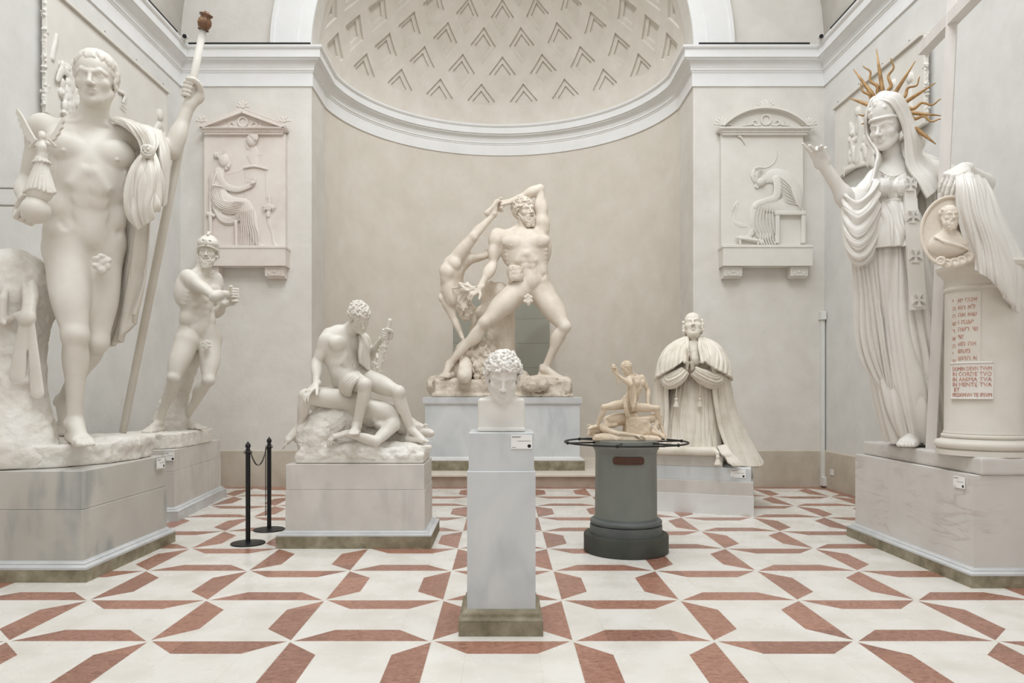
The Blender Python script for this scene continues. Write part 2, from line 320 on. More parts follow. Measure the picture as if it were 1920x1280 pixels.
def build_walls():
    T = 0.3
    tag(MB().box(-XW-T, -XW, Y0, YB+T, 0, ZC+0.1).build('wall_left', 'wall_side'), kind='structure')
    tag(MB().box(XW, XW+T, Y0, YB+T, 0, ZC+0.1).build('wall_right', 'wall_side'), kind='structure')
    tag(MB().box(-XW-T, XW+T, Y0-T, Y0, 0, 12.2).build('wall_rear', 'vault'), kind='structure')
    # end wall: two piers and the lunette with its arch opening, one slab with real thickness
    b = MB()
    for s in (-1, 1):
        x0, x1 = sorted((s*XR, s*(XW+T)))
        b.box(x0, x1, YB, YJ+0.25, 0, ZC)
    out = [(-XW-T, 0), (-XW-T, 12.4-ZC), (XW+T, 12.4-ZC), (XW+T, 0)]
    arch = [(-c*1, s) for c, s in arc_pts(XR, PI, 0, 48)][::-1]        # from right to left below
    arch = [(XR*math.cos(PI*i/48), XR*math.sin(PI*i/48)) for i in range(49)]
    poly = [(-XW-T, 0), (-XR, 0)]+arch[::-1][1:-1]+[(XR, 0), (XW+T, 0), (XW+T, 5.6), (-XW-T, 5.6)]
    b.prism(poly, (0, YB, ZC), (1, 0, 0), (0, 0, 1), (0, 0.4, 0))
    w = b.build('wall_back', 'wall'); tag(w, kind='structure')
    # curved niche wall
    a0 = math.acos(XR/RN); n = 64; V = []; F = []
    for i in range(n+1):
        a = a0+(PI-2*a0)*i/n
        for r in (RN, RN+0.3):
            for z in (0, ZC): V.append((r*math.cos(a), CN+r*math.sin(a), z))
    for i in range(n):
        k = 4*i; F += [(k, k+4, k+5, k+1), (k+2, k+3, k+7, k+6), (k+1, k+5, k+7, k+3)]
    w = mesh('wall_niche', V, F, 'niche', smooth=True, sharp=40); tag(w, kind='structure')
    # dado band along end wall, niche and side walls
    path = [(-XW, Y0+0.02, 1, 0), (-XW, YB, 1, -1), (-XR, YB, 1, -1), (-XR, YJ, 1, 0)]
    prof = [(0, 0), (0.022, 0), (0.022, 0.555), (0.0, 0.578)]
    V, F = sweep(prof, path); V2, F2 = sweep(prof, [(-x, y, -nx, ny) for x, y, nx, ny in path])
    d = MB().add(V, F).add(V2, F2).build('baseboard_back', 'dado'); tag(d, kind='structure')
    # grey infill of an old doorway in the niche, following the curve
    V = []; F = []; n = 24; half = 0.345
    for i in range(n+1):
        a = PI/2-half*0.92+half*1.88*i/n
        for r in (RN+0.01, RN-0.035):
            for z in (0.2, 3.62): V.append((r*math.cos(a), CN+r*math.sin(a), z))
    for i in range(n):
        k = 4*i; F += [(k+2, k+6, k+7, k+3), (k+1, k+3, k+7, k+5), (k, k+4, k+6, k+2)]
    F += [(0, 2, 3, 1), (4*n, 4*n+1, 4*n+3, 4*n+2)]
    m, N, L, P = new_mat('grey_infill_blocks')
    tc = N.new('ShaderNodeTexCoord'); mp = N.new('ShaderNodeMapping'); mp.inputs['Rotation'].default_value = (PI/2, 0, 0); L.new(tc.outputs['Object'], mp.inputs[0])
    bt = N.new('ShaderNodeTexBrick'); bt.inputs['Scale'].default_value = 1; bt.inputs['Brick Width'].default_value = 40.0; bt.inputs['Row Height'].default_value = 0.49
    bt.inputs['Mortar Size'].default_value = 0.006; bt.offset = 0
    bt.inputs['Color1'].default_value = (*srgb(152,153,142), 1); bt.inputs['Color2'].default_value = (*srgb(157,157,146), 1); bt.inputs['Mortar'].default_value = (*srgb(128,129,120), 1)
    L.new(mp.outputs[0], bt.inputs['Vector']); L.new(bt.outputs[0], P.inputs['Base Color']); P.inputs['Roughness'].default_value = 0.6
    w = mesh('door_1', V, F, m, smooth=False); tag(w, kind='structure')
def cornice_path():
    a0 = math.acos(XR/RN)
    P = [(-XW, Y0+0.02, 1, 0), (-XW, YB, 1, -1), (-XR, YB, 1, -1)]
    P.append((-XR, YJ, 1, -0.15))
    for i in range(1, 64):
        a = PI-a0-(PI-2*a0)*i/64
        P.append((RN*math.cos(a), CN+RN*math.sin(a), -math.cos(a), -math.sin(a)))
    P.append((XR, YJ, -1, -0.15))
    P += [(XR, YB, -1, -1), (XW, YB, -1, -1), (XW, Y0+0.02, -1, 0)]
    return P
def build_cornice():
    cove = [(0.055+0.085*(1-math.cos(t)), 6.525+0.085*math.sin(t)) for t in np.linspace(0, PI/2, 7)]
    prof = [(-0.05, 6.245), (0.022, 6.245), (0.022, 6.445), (0.034, 6.455), (0.034, 6.475), (0.05, 6.482), (0.05, 6.52)]+cove+[
        (0.148, 6.635), (0.17, 6.635), (0.17, 6.745), (0.178, 6.755), (0.196, 6.768), (0.205, 6.785), (0.205, 6.81), (-0.05, 6.83)]
    V, F = sweep(prof, cornice_path())
    c = mesh('trim_1', V, F, 'moulding', smooth=True, sharp=25); tag(c, kind='structure')
    bm = bmesh.new(); bm.from_mesh(c.data); bmesh.ops.recalc_face_normals(bm, faces=bm.faces); bm.to_mesh(c.data); bm.free()
    # archivolt: the white band around the niche arch
    n = 64; V = []; F = []
    sec = [(XR, 0.0), (XR, -0.05), (XR+0.20, -0.05), (XR+0.205, -0.062), (XR+0.56, -0.062), (XR+0.575, -0.085), (XR+0.63, -0.085), (XR+0.64, 0.0)]
    for i in range(n+1):
        a = PI*i/n
        for r, dy in sec: V.append((r*math.cos(a), YB+dy, ZC-0.05+r*math.sin(a)))
    k = len(sec)
    for i in range(n):
        for j in range(k-1): F.append((i*k+j, i*k+j+1, (i+1)*k+j+1, (i+1)*k+j))
    a = mesh('trim_2', V, F, 'moulding', smooth=True, sharp=25); tag(a, kind='structure')
    # step into the niche
    pts = []
    a0 = math.acos(XR/RN)
    sp = [(-XR, YJ)]+[(RN*math.cos(PI-a0-(PI-2*a0)*i/40), CN+RN*math.sin(PI-a0-(PI-2*a0)*i/40)) for i in range(1, 40)]+[(XR, YJ)]
    body = [(-XR, YB-0.08)]+sp+[(XR, YB-0.08)]
    s = MB().prism(body, (0, 0, 0), (1, 0, 0), (0, 1, 0), (0, 0, 0.165)).build('trim_3', 'step'); tag(s, kind='structure')
    nose = [(-XR, YB-0.14)]+sp+[(XR, YB-0.14)]
    s = MB().prism(nose, (0, 0, 0.165), (1, 0, 0), (0, 1, 0), (0, 0, 0.045)).build('trim_4', 'step_top'); bevel(s, 0.012, 3); tag(s, kind='structure')
M['step'] = mottled('step_riser_stone', srgb(176,158,142), srgb(196,180,164), scale=4, rough=0.6, bump=0.1, spec=0.3)
M['step_top'] = mottled('pale_step_stone', srgb(206,196,182), srgb(220,212,200), scale=3, rough=0.45, bump=0.1, spec=0.35)
def build_vault():
    # barrel vault with the skylight opening in its crown
    n = 48; V = []; F = []; ys = [Y0-0.2, -3.6, 9.9, YB+0.02]; half = 0.36
    angs = [PI*i/n for i in range(n+1)]
    for a in angs:
        for y in ys: V.append((XW*math.cos(a), y, ZC-0.02+XW*math.sin(a)*0.985))
    for i in range(n):
        am = (angs[i]+angs[i+1])/2
        for j in range(3):
            if j == 1 and abs(am-PI/2) < half: continue
            F.append((i*4+j, i*4+j+1, (i+1)*4+j+1, (i+1)*4+j))
    o = mesh('ceiling', V, F, 'wall', smooth=True); tag(o, kind='structure')
    m = o.modifiers.new('s', 'SOLIDIFY'); m.thickness = 0.15; m.offset = 1
def build_dome():
    du, dp, e0 = 8.18, 9.6, 9.3
    st = []
    for s, d in ((-1, 0), (-0.655, 0), (-0.65, 1), (-0.405, 1), (-0.40, 2), (0.40, 2), (0.405, 1), (0.65, 1), (0.655, 0), (1, 0)): st.append(s)
    fine = []
    for a, b in zip(st[:-1], st[1:]):
        k = 1 if b-a < 0.01 else (4 if b-a > 0.5 else 2)
        fine += [a+(b-a)*i/k for i in range(k)]
    bm = bmesh.new(); rows = {}
    def depth(p, q):
        mxx = max(abs(p), abs(q)); return (0.045 if mxx < 0.652 else 0)+(0.04 if mxx < 0.402 else 0)
    for i in range(-14, 15):
        for j in range(-3, 12):
            if (i+j) % 2 == 0: continue          # cell centres at a = i*du, e = e0 + j*dp
            ca, ce = i*du, e0+j*dp
            if abs(ca) > 100 or ce > 95: continue
            ff = fine+[1.0]; g = []
            for p in ff:
                g.append([bm.verts.new((ca+(p+q)/2*du, ce+(p-q)/2*dp, depth(p, q))) for q in ff])
            for a in range(len(ff)-1):
                for b in range(len(ff)-1):
                    bm.faces.new((g[a][b], g[a+1][b], g[a+1][b+1], g[a][b+1]))
    def cut(co, no):
        geom = bm.verts[:]+bm.edges[:]+bm.faces[:]
        bmesh.ops.bisect_plane(bm, geom=geom, plane_co=co, plane_no=no, clear_outer=True, clear_inner=False)
    cut((0, 8.0, 0), (0, -1, 0)); cut((0, 86, 0), (0, 1, 0)); cut((82, 0, 0), (1, 0, 0)); cut((-82, 0, 0), (-1, 0, 0))
    # lower lip of the half coffers
    be = [e for e in bm.edges if e.is_boundary and all(abs(v.co.y-8.0) < 1e-4 for v in e.verts) and max(v.co.z for v in e.verts) > 1e-4]
    for e in be:
        a, b = e.verts; a2 = bm.verts.new((a.co.x, 8.0, 0)); b2 = bm.verts.new((b.co.x, 8.0, 0)); bm.faces.new((a, b, b2, a2))
    # plain margins below, above and beside
    def patch(a0, a1, e_0, e_1, na, ne):
        g = [[bm.verts.new((a0+(a1-a0)*i/na, e_0+(e_1-e_0)*j/ne, 0)) for j in range(ne+1)] for i in range(na+1)]
        for i in range(na):
            for j in range(ne): bm.faces.new((g[i][j], g[i+1][j], g[i+1][j+1], g[i][j+1]))
    patch(-90, 90, -2, 8.0, 60, 3); patch(-90, -82, 8, 90, 3, 24); patch(82, 90, 8, 90, 3, 24); patch(-82, 82, 86, 90, 40, 1)
    for v in bm.verts:
        a, e, d = v.co; a = math.radians(a); e = math.radians(e); r = RN+0.01+d
        v.co = (r*math.sin(a)*math.cos(e), CN-0.02+r*math.cos(a)*math.cos(e), ZC-0.02+r*math.sin(e))
    bmesh.ops.remove_doubles(bm, verts=bm.verts, dist=0.0008)
    bmesh.ops.recalc_face_normals(bm, faces=bm.faces)
    me = bpy.data.meshes.new('ceiling_niche'); bm.to_mesh(me); bm.free()
    me.materials.append(M['dome']); me.polygons.foreach_set('use_smooth', np.ones(len(me.polygons), dtype=bool)); me.set_sharp_from_angle(angle=math.radians(18))
    o = bpy.data.objects.new('ceiling_niche', me); link(o); tag(o, kind='structure')
    # the deep soffit of the arch between lunette and dome
    n = 48; V = []; F = []
    for i in range(n+1):
        a = PI*i/n
        for y in (YB+0.35, CN+0.75): V.append(((XR+0.004)*math.cos(a), y, ZC+(XR+0.004)*math.sin(a)))
    return
build_floor(); build_walls(); build_cornice(); build_vault(); build_dome()
# ------------------------------------------------------------------ pedestals
def ring_box(b, x0, x1, y0, y1, prof, rot=0, piv=None):
    """stacked mitred rectangle sections: prof = (outset, z)"""
    V = []; F = []
    for o, z in prof: V += [(x0-o, y0-o, z), (x1+o, y0-o, z), (x1+o, y1+o, z), (x0-o, y1+o, z)]
    n = len(prof)
    for i in range(n-1):
        for j in range(4): F.append((4*i+j, 4*i+(j+1) % 4, 4*i+4+(j+1) % 4, 4*i+4+j))
    F += [(3, 2, 1, 0), tuple(4*n-4+j for j in range(4))]
    V = np.array(V, float)
    if rot:
        c, s = math.cos(rot), math.sin(rot); p = np.array(piv); q = V[:, :2]-p
        V[:, 0] = p[0]+q[:, 0]*c-q[:, 1]*s; V[:, 1] = p[1]+q[:, 0]*s+q[:, 1]*c
    return b.add(V, F)
def mould_prof(z, h, p):          # plinth moulding: fillet, cyma, fillet
    return [(p, z), (p, z+h*0.3), (p*0.85, z+h*0.36)]+[(p*(0.8-0.6*t-0.12*math.sin(2*PI*t)), z+h*(0.4+0.45*t)) for t in np.linspace(0, 1, 7)]+[(p*0.16, z+h*0.92), (p*0.1, z+h)]
def pedestal(label, x0, x1, y0, y1, zp, zm, zt, line, mat, out=0.06, rot=0, piv=None, plinth='grime', mould='marble_mould', top=None, name='statue_pedestal', z0=0.0, sides=True, mould_out=None):
    t = thing(name, label, 'pedestal', ((x0+x1)/2, (y0+y1)/2, z0))
    pv = piv if piv is not None else ((x0+x1)/2, (y0+y1)/2)
    p = ring_box(MB(), x0, x1, y0, y1, [(out, z0), (out, zp-0.004), (out-0.004, zp)], rot, pv).build('plinth', plinth, t)
    m = ring_box(MB(), x0, x1, y0, y1, mould_prof(zp, zm-zp, (mould_out or out)), rot, pv).build('base_moulding', mould, t, smooth=True, sharp=30)
    s = MB()
    if line:
        ring_box(s, x0, x1, y0, y1, [(0.0, zm), (0.0, line-0.006), (-0.004, line-0.003), (-0.012, line-0.003)], rot, pv)
        body = s.build('lower_block', mat, t)
        s2 = ring_box(MB(), x0, x1, y0, y1, [(-0.012, line-0.002), (-0.012, line), (-0.006, line+0.002), (-0.006, zt-0.004), (-0.010, zt)], rot, pv).build('upper_block', mat, t)
    else:
        ring_box(s, x0, x1, y0, y1, [(0.0, zm), (0.0, zt-0.004), (-0.004, zt)], rot, pv).build('block', mat, t)
    return t
def info_card(label, c, w, h, u, n):
    """white card on a pedestal side: centre, width, height, horizontal direction u and outward normal n"""
    c = np.array(c, float); u = np.array(u, float); n = np.array(n, float); z = np.array((0, 0, 1.0))
    t = thing('info_card', label, 'sign', c)
    MB().prism([(-w/2, -h/2), (w/2, -h/2), (w/2, h/2), (-w/2, h/2)], c, u, z, n*0.006).build('card', 'card', t)
    rr = h*0.13; cc = [(w*0.36+rr*math.cos(2*PI*i/20), -h*0.3+rr*math.sin(2*PI*i/20)) for i in range(20)]
    MB().prism(cc, c+n*0.006, u, z, n*0.0008).build('black_dot', 'black', t)
    b = MB()
    for (a0, a1, zz) in ((-0.46, -0.02, 0.36), (-0.46, -0.06, 0.30), (-0.2, 0.42, 0.03), (-0.46, -0.26, -0.42)):
        b.prism([(a0*w, zz*h), (a1*w, zz*h), (a1*w, (zz+0.045)*h), (a0*w, (zz+0.045)*h)], c+n*0.006, u, z, n*0.0005)
    b.build('print_lines', 'ink', t)
def build_pedestals():
    # colossal nude, left
    pedestal('large veined marble pedestal under the colossal nude at the left edge', -4.80, -3.31, 5.71, 7.13, 0.098, 0.158, 0.863, 0.56, 'marble_vein')
    info_card('small white card on the side of the left colossus pedestal', px(303, 870, 6.985)*0+np.array((-3.306+0.01, 6.97, 0.80)), 0.155, 0.098, (0, 1, 0), (1, 0, 0))
    # helmeted fighter
    rot = 0.10
    pedestal('narrow marble pedestal under the helmeted fighter', -4.72, -3.78, 8.33, 10.2, 0.10, 0.158, 0.814, 0.567, 'marble_grey', rot=rot, piv=(-3.78, 8.33), plinth='marble_mould')
    c, s = math.cos(rot), math.sin(rot)
    info_card('small white card on the helmeted fighter pedestal beside the cord of chain posts', np.array((-3.83, 8.315, 0.745)), 0.11, 0.10, (c, s, 0), (s, -c, 0))
    # seated youth
    pedestal('low wide grey marble pedestal under the seated youth group', -2.08, -0.745, 6.93, 7.68, 0.116, 0.158, 0.793, 0.55, 'marble_grey', out=0.07)
    # bust
    t = thing('bust_pedestal', 'tall slim blue-grey marble pedestal carrying the curly haired bust', 'pedestal', (-0.010, 4.7, 0))
    ring_box(MB(), -0.267, 0.249, 4.412, 4.93, [(0, 0), (0, 0.088), (-0.004, 0.092)]).build('plinth', 'grime', t)
    ring_box(MB(), -0.267, 0.249, 4.412, 4.93, [(0, 0.092)]+[(-0.002-0.035*q-0.006*math.sin(2*PI*q), 0.096+0.05*q) for q in np.linspace(0, 1, 8)]+[(-0.043, 0.152)]).build('base_moulding', 'grime', t, smooth=True, sharp=30)
    ring_box(MB(), -0.218, 0.205, 4.465, 4.885, [(0, 0.15), (0, 0.998), (-0.004, 1.002)]).build('lower_block', 'marble_blue', t)
    ring_box(MB(), -0.209, 0.196, 4.476, 4.876, [(0, 1.001), (0, 1.236), (-0.003, 1.239)]).build('upper_block', 'marble_blue', t)
    info_card('white card on the front of the slim bust pedestal', np.array(((978-VX)*4.474/FPX, 4.476, CAM_H-(828-VY)*4.476/FPX)), 0.131, 0.086, (1, 0, 0), (0, -1, 0))
    # group in the niche
    t = thing('niche_pedestal', 'wide pale blue marble pedestal in the niche under the wrestling group', 'pedestal', (0, 12.4, 0.21))
    ring_box(MB(), -1.33, 1.33, 11.66, 13.1, [(0, 0.21), (0, 0.366)]).build('plinth', 'grime', t)
    ring_box(MB(), -1.255, 1.255, 11.74, 13.05, [(o+0.0, z) for o, z in mould_prof(0.366, 0.06, 0.07)]).build('base_moulding', 'marble_white', t, smooth=True, sharp=30)
    ring_box(MB(), -1.255, 1.255, 11.74, 13.05, [(0, 0.42), (0, 1.262), (0.0, 1.27)]).build('block', 'marble_blue', t)
    ring_box(MB(), -1.255, 1.255, 11.74, 13.05, [(0, 1.262), (0.012, 1.268), (0.03, 1.285), (0.035, 1.30), (0.035, 1.386), (0.03, 1.392)]).build('cap_slab', 'marble_mould', t)
    # right colossus
    t = pedestal('large painted grey pedestal under the rayed statue at the right', 3.62, 5.0-0.07, 5.55, 7.42, 0.092, 0.142, 0.85, 0.0, 'painted_stone')
    info_card('small white card on the side of the rayed statue pedestal', np.array((3.618-0.002, 5.72, 0.775)), 0.14, 0.09, (0, -1, 0), (-1, 0, 0))
    # kneeling figure: low stepped base turned towards the hall
    ang = math.atan2(-0.38, 1.09); t = thing('stepped_pedestal', 'low stepped marble pedestal under the kneeling robed man', 'pedestal', (2.9, 9.6, 0))
    piv = (3.0, 8.63); W = 1.60; D = 2.0
    def rb(w0, w1, d0, d1, prof, nm, mt): return ring_box(MB(), 3.0-w1, 3.0-w0, 8.63+d0, 8.63+d1, prof, ang, piv).build(nm, mt, t)
    rb(0, W, 0, D, [(0, 0), (0, 0.235), (-0.004, 0.239)], 'lower_course', 'marble_white')
    rb(0.0, W, 0, D, [(-0.006, 0.24), (-0.006, 0.40), (-0.01, 0.404)], 'upper_course', 'marble_grey')
    rb(0.03, W-0.03, 0.03, D-0.04, [(0, 0.405), (0, 0.56), (-0.006, 0.566)], 'step_block', 'marble_blue')
    rb(0.36, W-0.1, 0.05, D-0.3, [(0, 0.567), (0, 0.70), (-0.006, 0.706)], 'kneeling_block', 'marble_grey')
    c, s = math.cos(ang), math.sin(ang)
    info_card('small white card on the step of the kneeling man pedestal', np.array((3.0-0.17*c-0.028*s*0, 8.63-0.17*s+0.03, 0.50)), 0.175, 0.10, (c, s, 0), (s, -c, 0))
    # round drum
    t = thing('round_pedestal', 'dark grey round pedestal under the small clay group', 'pedestal', (1.159, 6.79, 0))
    C = (1.159, 6.79, 0)
    MB().lathe([(0.0, 0), (0.388, 0), (0.393, 0.006), (0.393, 0.158), (0.385, 0.17), (0.0, 0.17)], C, 72).build('foot', 'drum_black', t, smooth=True, sharp=35)
    MB().lathe([(0.0, 0.17), (0.335, 0.17), (0.335, 0.248), (0.325, 0.252)]+[(0.308+0.026*math.cos(a), 0.279+0.026*math.sin(a)) for a in np.linspace(-PI/2, PI/2, 9)]+[(0.300, 0.308), (0.293, 0.325), (0, 0.325)], C, 72).build('torus_base', 'drum_dark', t, smooth=True, sharp=35)
    MB().lathe([(0.0, 0.32), (0.292, 0.32), (0.288, 0.34), (0.284, 0.90), (0.286, 0.925), (0.0, 0.93)], C, 72).build('shaft', 'drum', t, smooth=True, sharp=35)
    MB().lathe([(0.0, 0.925), (0.288, 0.925), (0.292, 0.945), (0.304, 0.96), (0.308, 0.972), (0.308, 1.035), (0.302, 1.04), (0, 1.04)], C, 72).build('cap', 'drum', t, smooth=True, sharp=35)
    V = []; F = []; n = 40; w, h = 0.143, 0.037
    for i in range(n+1):
        a = -w+2*w*i/n; e = max(0, abs(a)-(w-0.034))/0.034; hh = h*(0.42+0.58*math.sqrt(max(0, 1-e*e))); th = -PI/2+a/0.285-0.08
        for rr, b in ((0.280, -hh), (0.294, -hh+0.002), (0.294, hh-0.002), (0.280, hh)): V.append((C[0]+rr*math.cos(th), C[1]+rr*math.sin(th), 0.867+b))
    for i in range(n):
        for q in range(3): F.append((4*i+q, 4*i+4+q, 4*i+5+q, 4*i+1+q))
    F += [(0, 1, 2, 3), (4*n+3, 4*n+2, 4*n+1, 4*n)]
    o = mesh('brown_plaque', V, F, 'wood_plaque', t); o['label'] = 'small dark brown plaque'
    # the thin black guard ring that stands off the drum
    g = thing('guard_ring', 'thin black metal guard ring around the top of the round pedestal', 'barrier', (1.159, 6.79, 1.018))
    pts = [(C[0]+0.572*math.cos(2*PI*i/72), C[1]+0.572*math.sin(2*PI*i/72), 1.018) for i in range(72)]
    MB().tube(pts, 0.0085, 10, closed=True).build('hoop', 'black', g, smooth=True)
    for k in range(6):
        a = 2*PI*(k+0.22)/6
        b = MB().tube([(C[0]+r*math.cos(a), C[1]+r*math.sin(a), 1.018) for r in (0.3085, 0.572)], 0.007, 8)
        b.build('spoke', 'black', g, smooth=True)
        MB().lathe([(0.001, -0.016), (0.012, -0.012), (0.017, 0), (0.012, 0.012), (0.001, 0.016)], (C[0]+0.572*math.cos(a), C[1]+0.572*math.sin(a), 1.018), 12).build('joint_ball', 'black', g, smooth=True)
def build_posts():
    def post(x, y, label):
        t = thing('barrier_post', label, 'barrier post', (x, y, 0), 'black chain posts')
        MB().lathe([(0, 0), (0.163, 0), (0.165, 0.004), (0.163, 0.011), (0.06, 0.016), (0.03, 0.02), (0, 0.02)], (x, y, 0), 48).build('base_disc', 'black', t, smooth=True, sharp=35)
        MB().lathe([(0, 0.015), (0.0225, 0.015), (0.0225, 0.885), (0, 0.885)], (x, y, 0), 24).build('pole', 'black', t, smooth=True, sharp=35)
        MB().lathe([(0, 0.885), (0.026, 0.885), (0.030, 0.893), (0.026, 0.903), (0.019, 0.91), (0.024, 0.92), (0.019, 0.93), (0.015, 0.937), (0.024, 0.944), (0.027, 0.957), (0.022, 0.975), (0.010, 0.99), (0.004, 1.0), (0, 1.006)], (x, y, 0), 24).build('finial', 'black', t, smooth=True)
        for s in (-1, 1):
            pts = [(x+s*(0.024+0.012*math.sin(a)+0.002*a), y, 0.893+0.014*(1-math.cos(a))-0.012) for a in np.linspace(0, 4.2, 12)]
            MB().tube(pts, 0.0028, 6).build('hook', 'black', t, smooth=True)
    post(-2.494, 7.09, 'nearer black metal barrier post with pointed finial and round foot')
    post(-2.512, 7.79, 'farther black metal barrier post beside the seated youth pedestal')
    def chain(label, pts):
        b = MB(); P = np.array(pts); seg = np.linalg.norm(np.diff(P, axis=0), axis=1); S = np.concatenate([[0], np.cumsum(seg)]); n = int(S[-1]/0.017)
        for i in range(n):
            s = S[-1]*(i+0.5)/n; c = np.array([np.interp(s, S, P[:, k]) for k in range(3)]); c2 = np.array([np.interp(s+0.004, S, P[:, k]) for k in range(3)])
            T = c2-c; T /= np.linalg.norm(T)+1e-9; up = np.array((1.0, 0, 0)) if i % 2 else np.array((0.3, 1.0, 0)); A = up-T*np.dot(up, T); A /= np.linalg.norm(A)
            b.tube([c+T*0.0125*math.cos(q)+A*0.0065*math.sin(q) for q in np.linspace(0, 2*PI, 11)[:-1]], 0.0022, 5, closed=True)
        o = b.build('chain', 'chain', smooth=True); tag(o, label, 'chain')
    a, b_ = np.array((-2.466, 7.09, 0.888)), np.array((-2.540, 7.79, 0.888))
    chain('thin dark chain sagging between the two black posts', [a+(b_-a)*t+np.array((0, 0, -0.34*4*t*(1-t)*0.45)) for t in np.linspace(0, 1, 30)])
    chain('dark chain hanging straight down beside the farther black post', [np.array((-2.548, 7.785, z)) for z in np.linspace(0.885, 0.15, 20)])
def build_fittings():
    # conduit and boxes in the right corner
    x, y = XW-0.045, YB-0.05
    t = thing('cable_conduit', 'tall white plastic cable conduit in the right rear corner', 'conduit', (x, y, 0))
    MB().box(x-0.028, x+0.022, y-0.022, y+0.05, 0.10, 2.62).build('duct', 'plastic', t)
    MB().box(x-0.05, x+0.03, y-0.06, y+0.05, 2.60, 2.73, bev=0.006).build('top_box', 'plastic', t)
    MB().box(x-0.03, x+0.035, y-0.08, y+0.05, 0.02, 0.16, bev=0.006).build('bottom_box', 'plastic', t)
    t = thing('wall_socket', 'small white wall socket low on the right wall beside the conduit', 'socket', (XW-0.02, 11.0, 0.26))
    MB().box(XW-0.034, XW-0.02, 10.93, 11.03, 0.215, 0.305, bev=0.004).build('cover_plate', 'plastic', t)
    # light tracks and spotlights on the cornice
    def track(label, x0, x1, y0, y1):
        t = tag(MB().box(x0, x1, y0, y1, 6.812, 6.842).build('light_track', 'black'), label, 'light track', 'black light tracks on the cornice')
    track('black light track on the end wall cornice left of the niche', -4.82, -2.95, YB-0.20, YB-0.17)
    track('black light track on the end wall cornice right of the niche', 3.02, 4.72, YB-0.20, YB-0.17)
    track('black light track along the left wall cornice', -XW+0.175, -XW+0.205, 2.0, 10.75)
    track('black light track along the right wall cornice', XW-0.205, XW-0.175, 2.0, 10.65)
    for s, lb in ((-1, 'small white spotlight with black lens above the cornice in the left corner'), (1, 'small white spotlight with black lens above the cornice in the right corner')):
        pxx = 346 if s < 0 else 1540; d = 10.85
        p = px(pxx, 68, d); t = thing('spotlight', lb, 'spotlight', p, 'corner spotlights')
        ax = np.array((-s*0.25, -0.9, -0.35)); ax /= np.linalg.norm(ax); back = p-ax*0.16
        MB().tube([back, p], [0.035, 0.035], 20).build('housing', 'plastic', t, smooth=True, sharp=40)
        MB().tube([p-ax*0.002, p+ax*0.004], [0.031, 0.031], 20).build('lens', 'black', t, smooth=True, sharp=40)
        MB().tube([back+ax*0.05, back+ax*0.05+np.array((s*0.02, 0.02, -0.10)), (p[0]+s*0.03, p[1]+0.16, 6.80)], 0.012, 8).build('bracket', 'plastic', t, smooth=True)
build_pedestals(); build_posts(); build_fittings()
# ------------------------------------------------------------------ sculpting: smooth unions of solids, meshed on a fine grid
def A(*v): return np.array(v, float)
def unit(v): v = np.asarray(v, float); return v/(np.linalg.norm(v)+1e-12)
def lerp(a, b, t): return a+(b-a)*t
def _hash(i, j, k, s):
    n = (i*73856093) ^ (j*19349663) ^ (k*83492791) ^ (s*2654435)
    n = (n & 0x7fffffff); n = (n*1103515245+12345) & 0x7fffffff; n = ((n >> 8) ^ n)*2246822 & 0x7fffffff
    return (n % 65536)/65535.0
def vnoise(X, Y, Z, sc, seed=0):
    x, y, z = X*sc, Y*sc, Z*sc
    x, y, z = np.broadcast_arrays(x, y, z)
    i, j, k = np.floor(x).astype(np.int64), np.floor(y).astype(np.int64), np.floor(z).astype(np.int64)
    u, v, w = x-i, y-j, z-k
    u = u*u*(3-2*u); v = v*v*(3-2*v); w = w*w*(3-2*w); r = 0
    for a in (0, 1):
        for b in (0, 1):
            for c in (0, 1):
                r = r+_hash(i+a, j+b, k+c, seed)*(u if a else 1-u)*(v if b else 1-v)*(w if c else 1-w)
    return r*2-1
def fbm(X, Y, Z, sc, oct=3, seed=0):
    r = 0; a = 1.0
    for o in range(oct): r = r+a*vnoise(X, Y, Z, sc*2**o, seed+o); a *= 0.5
    return r
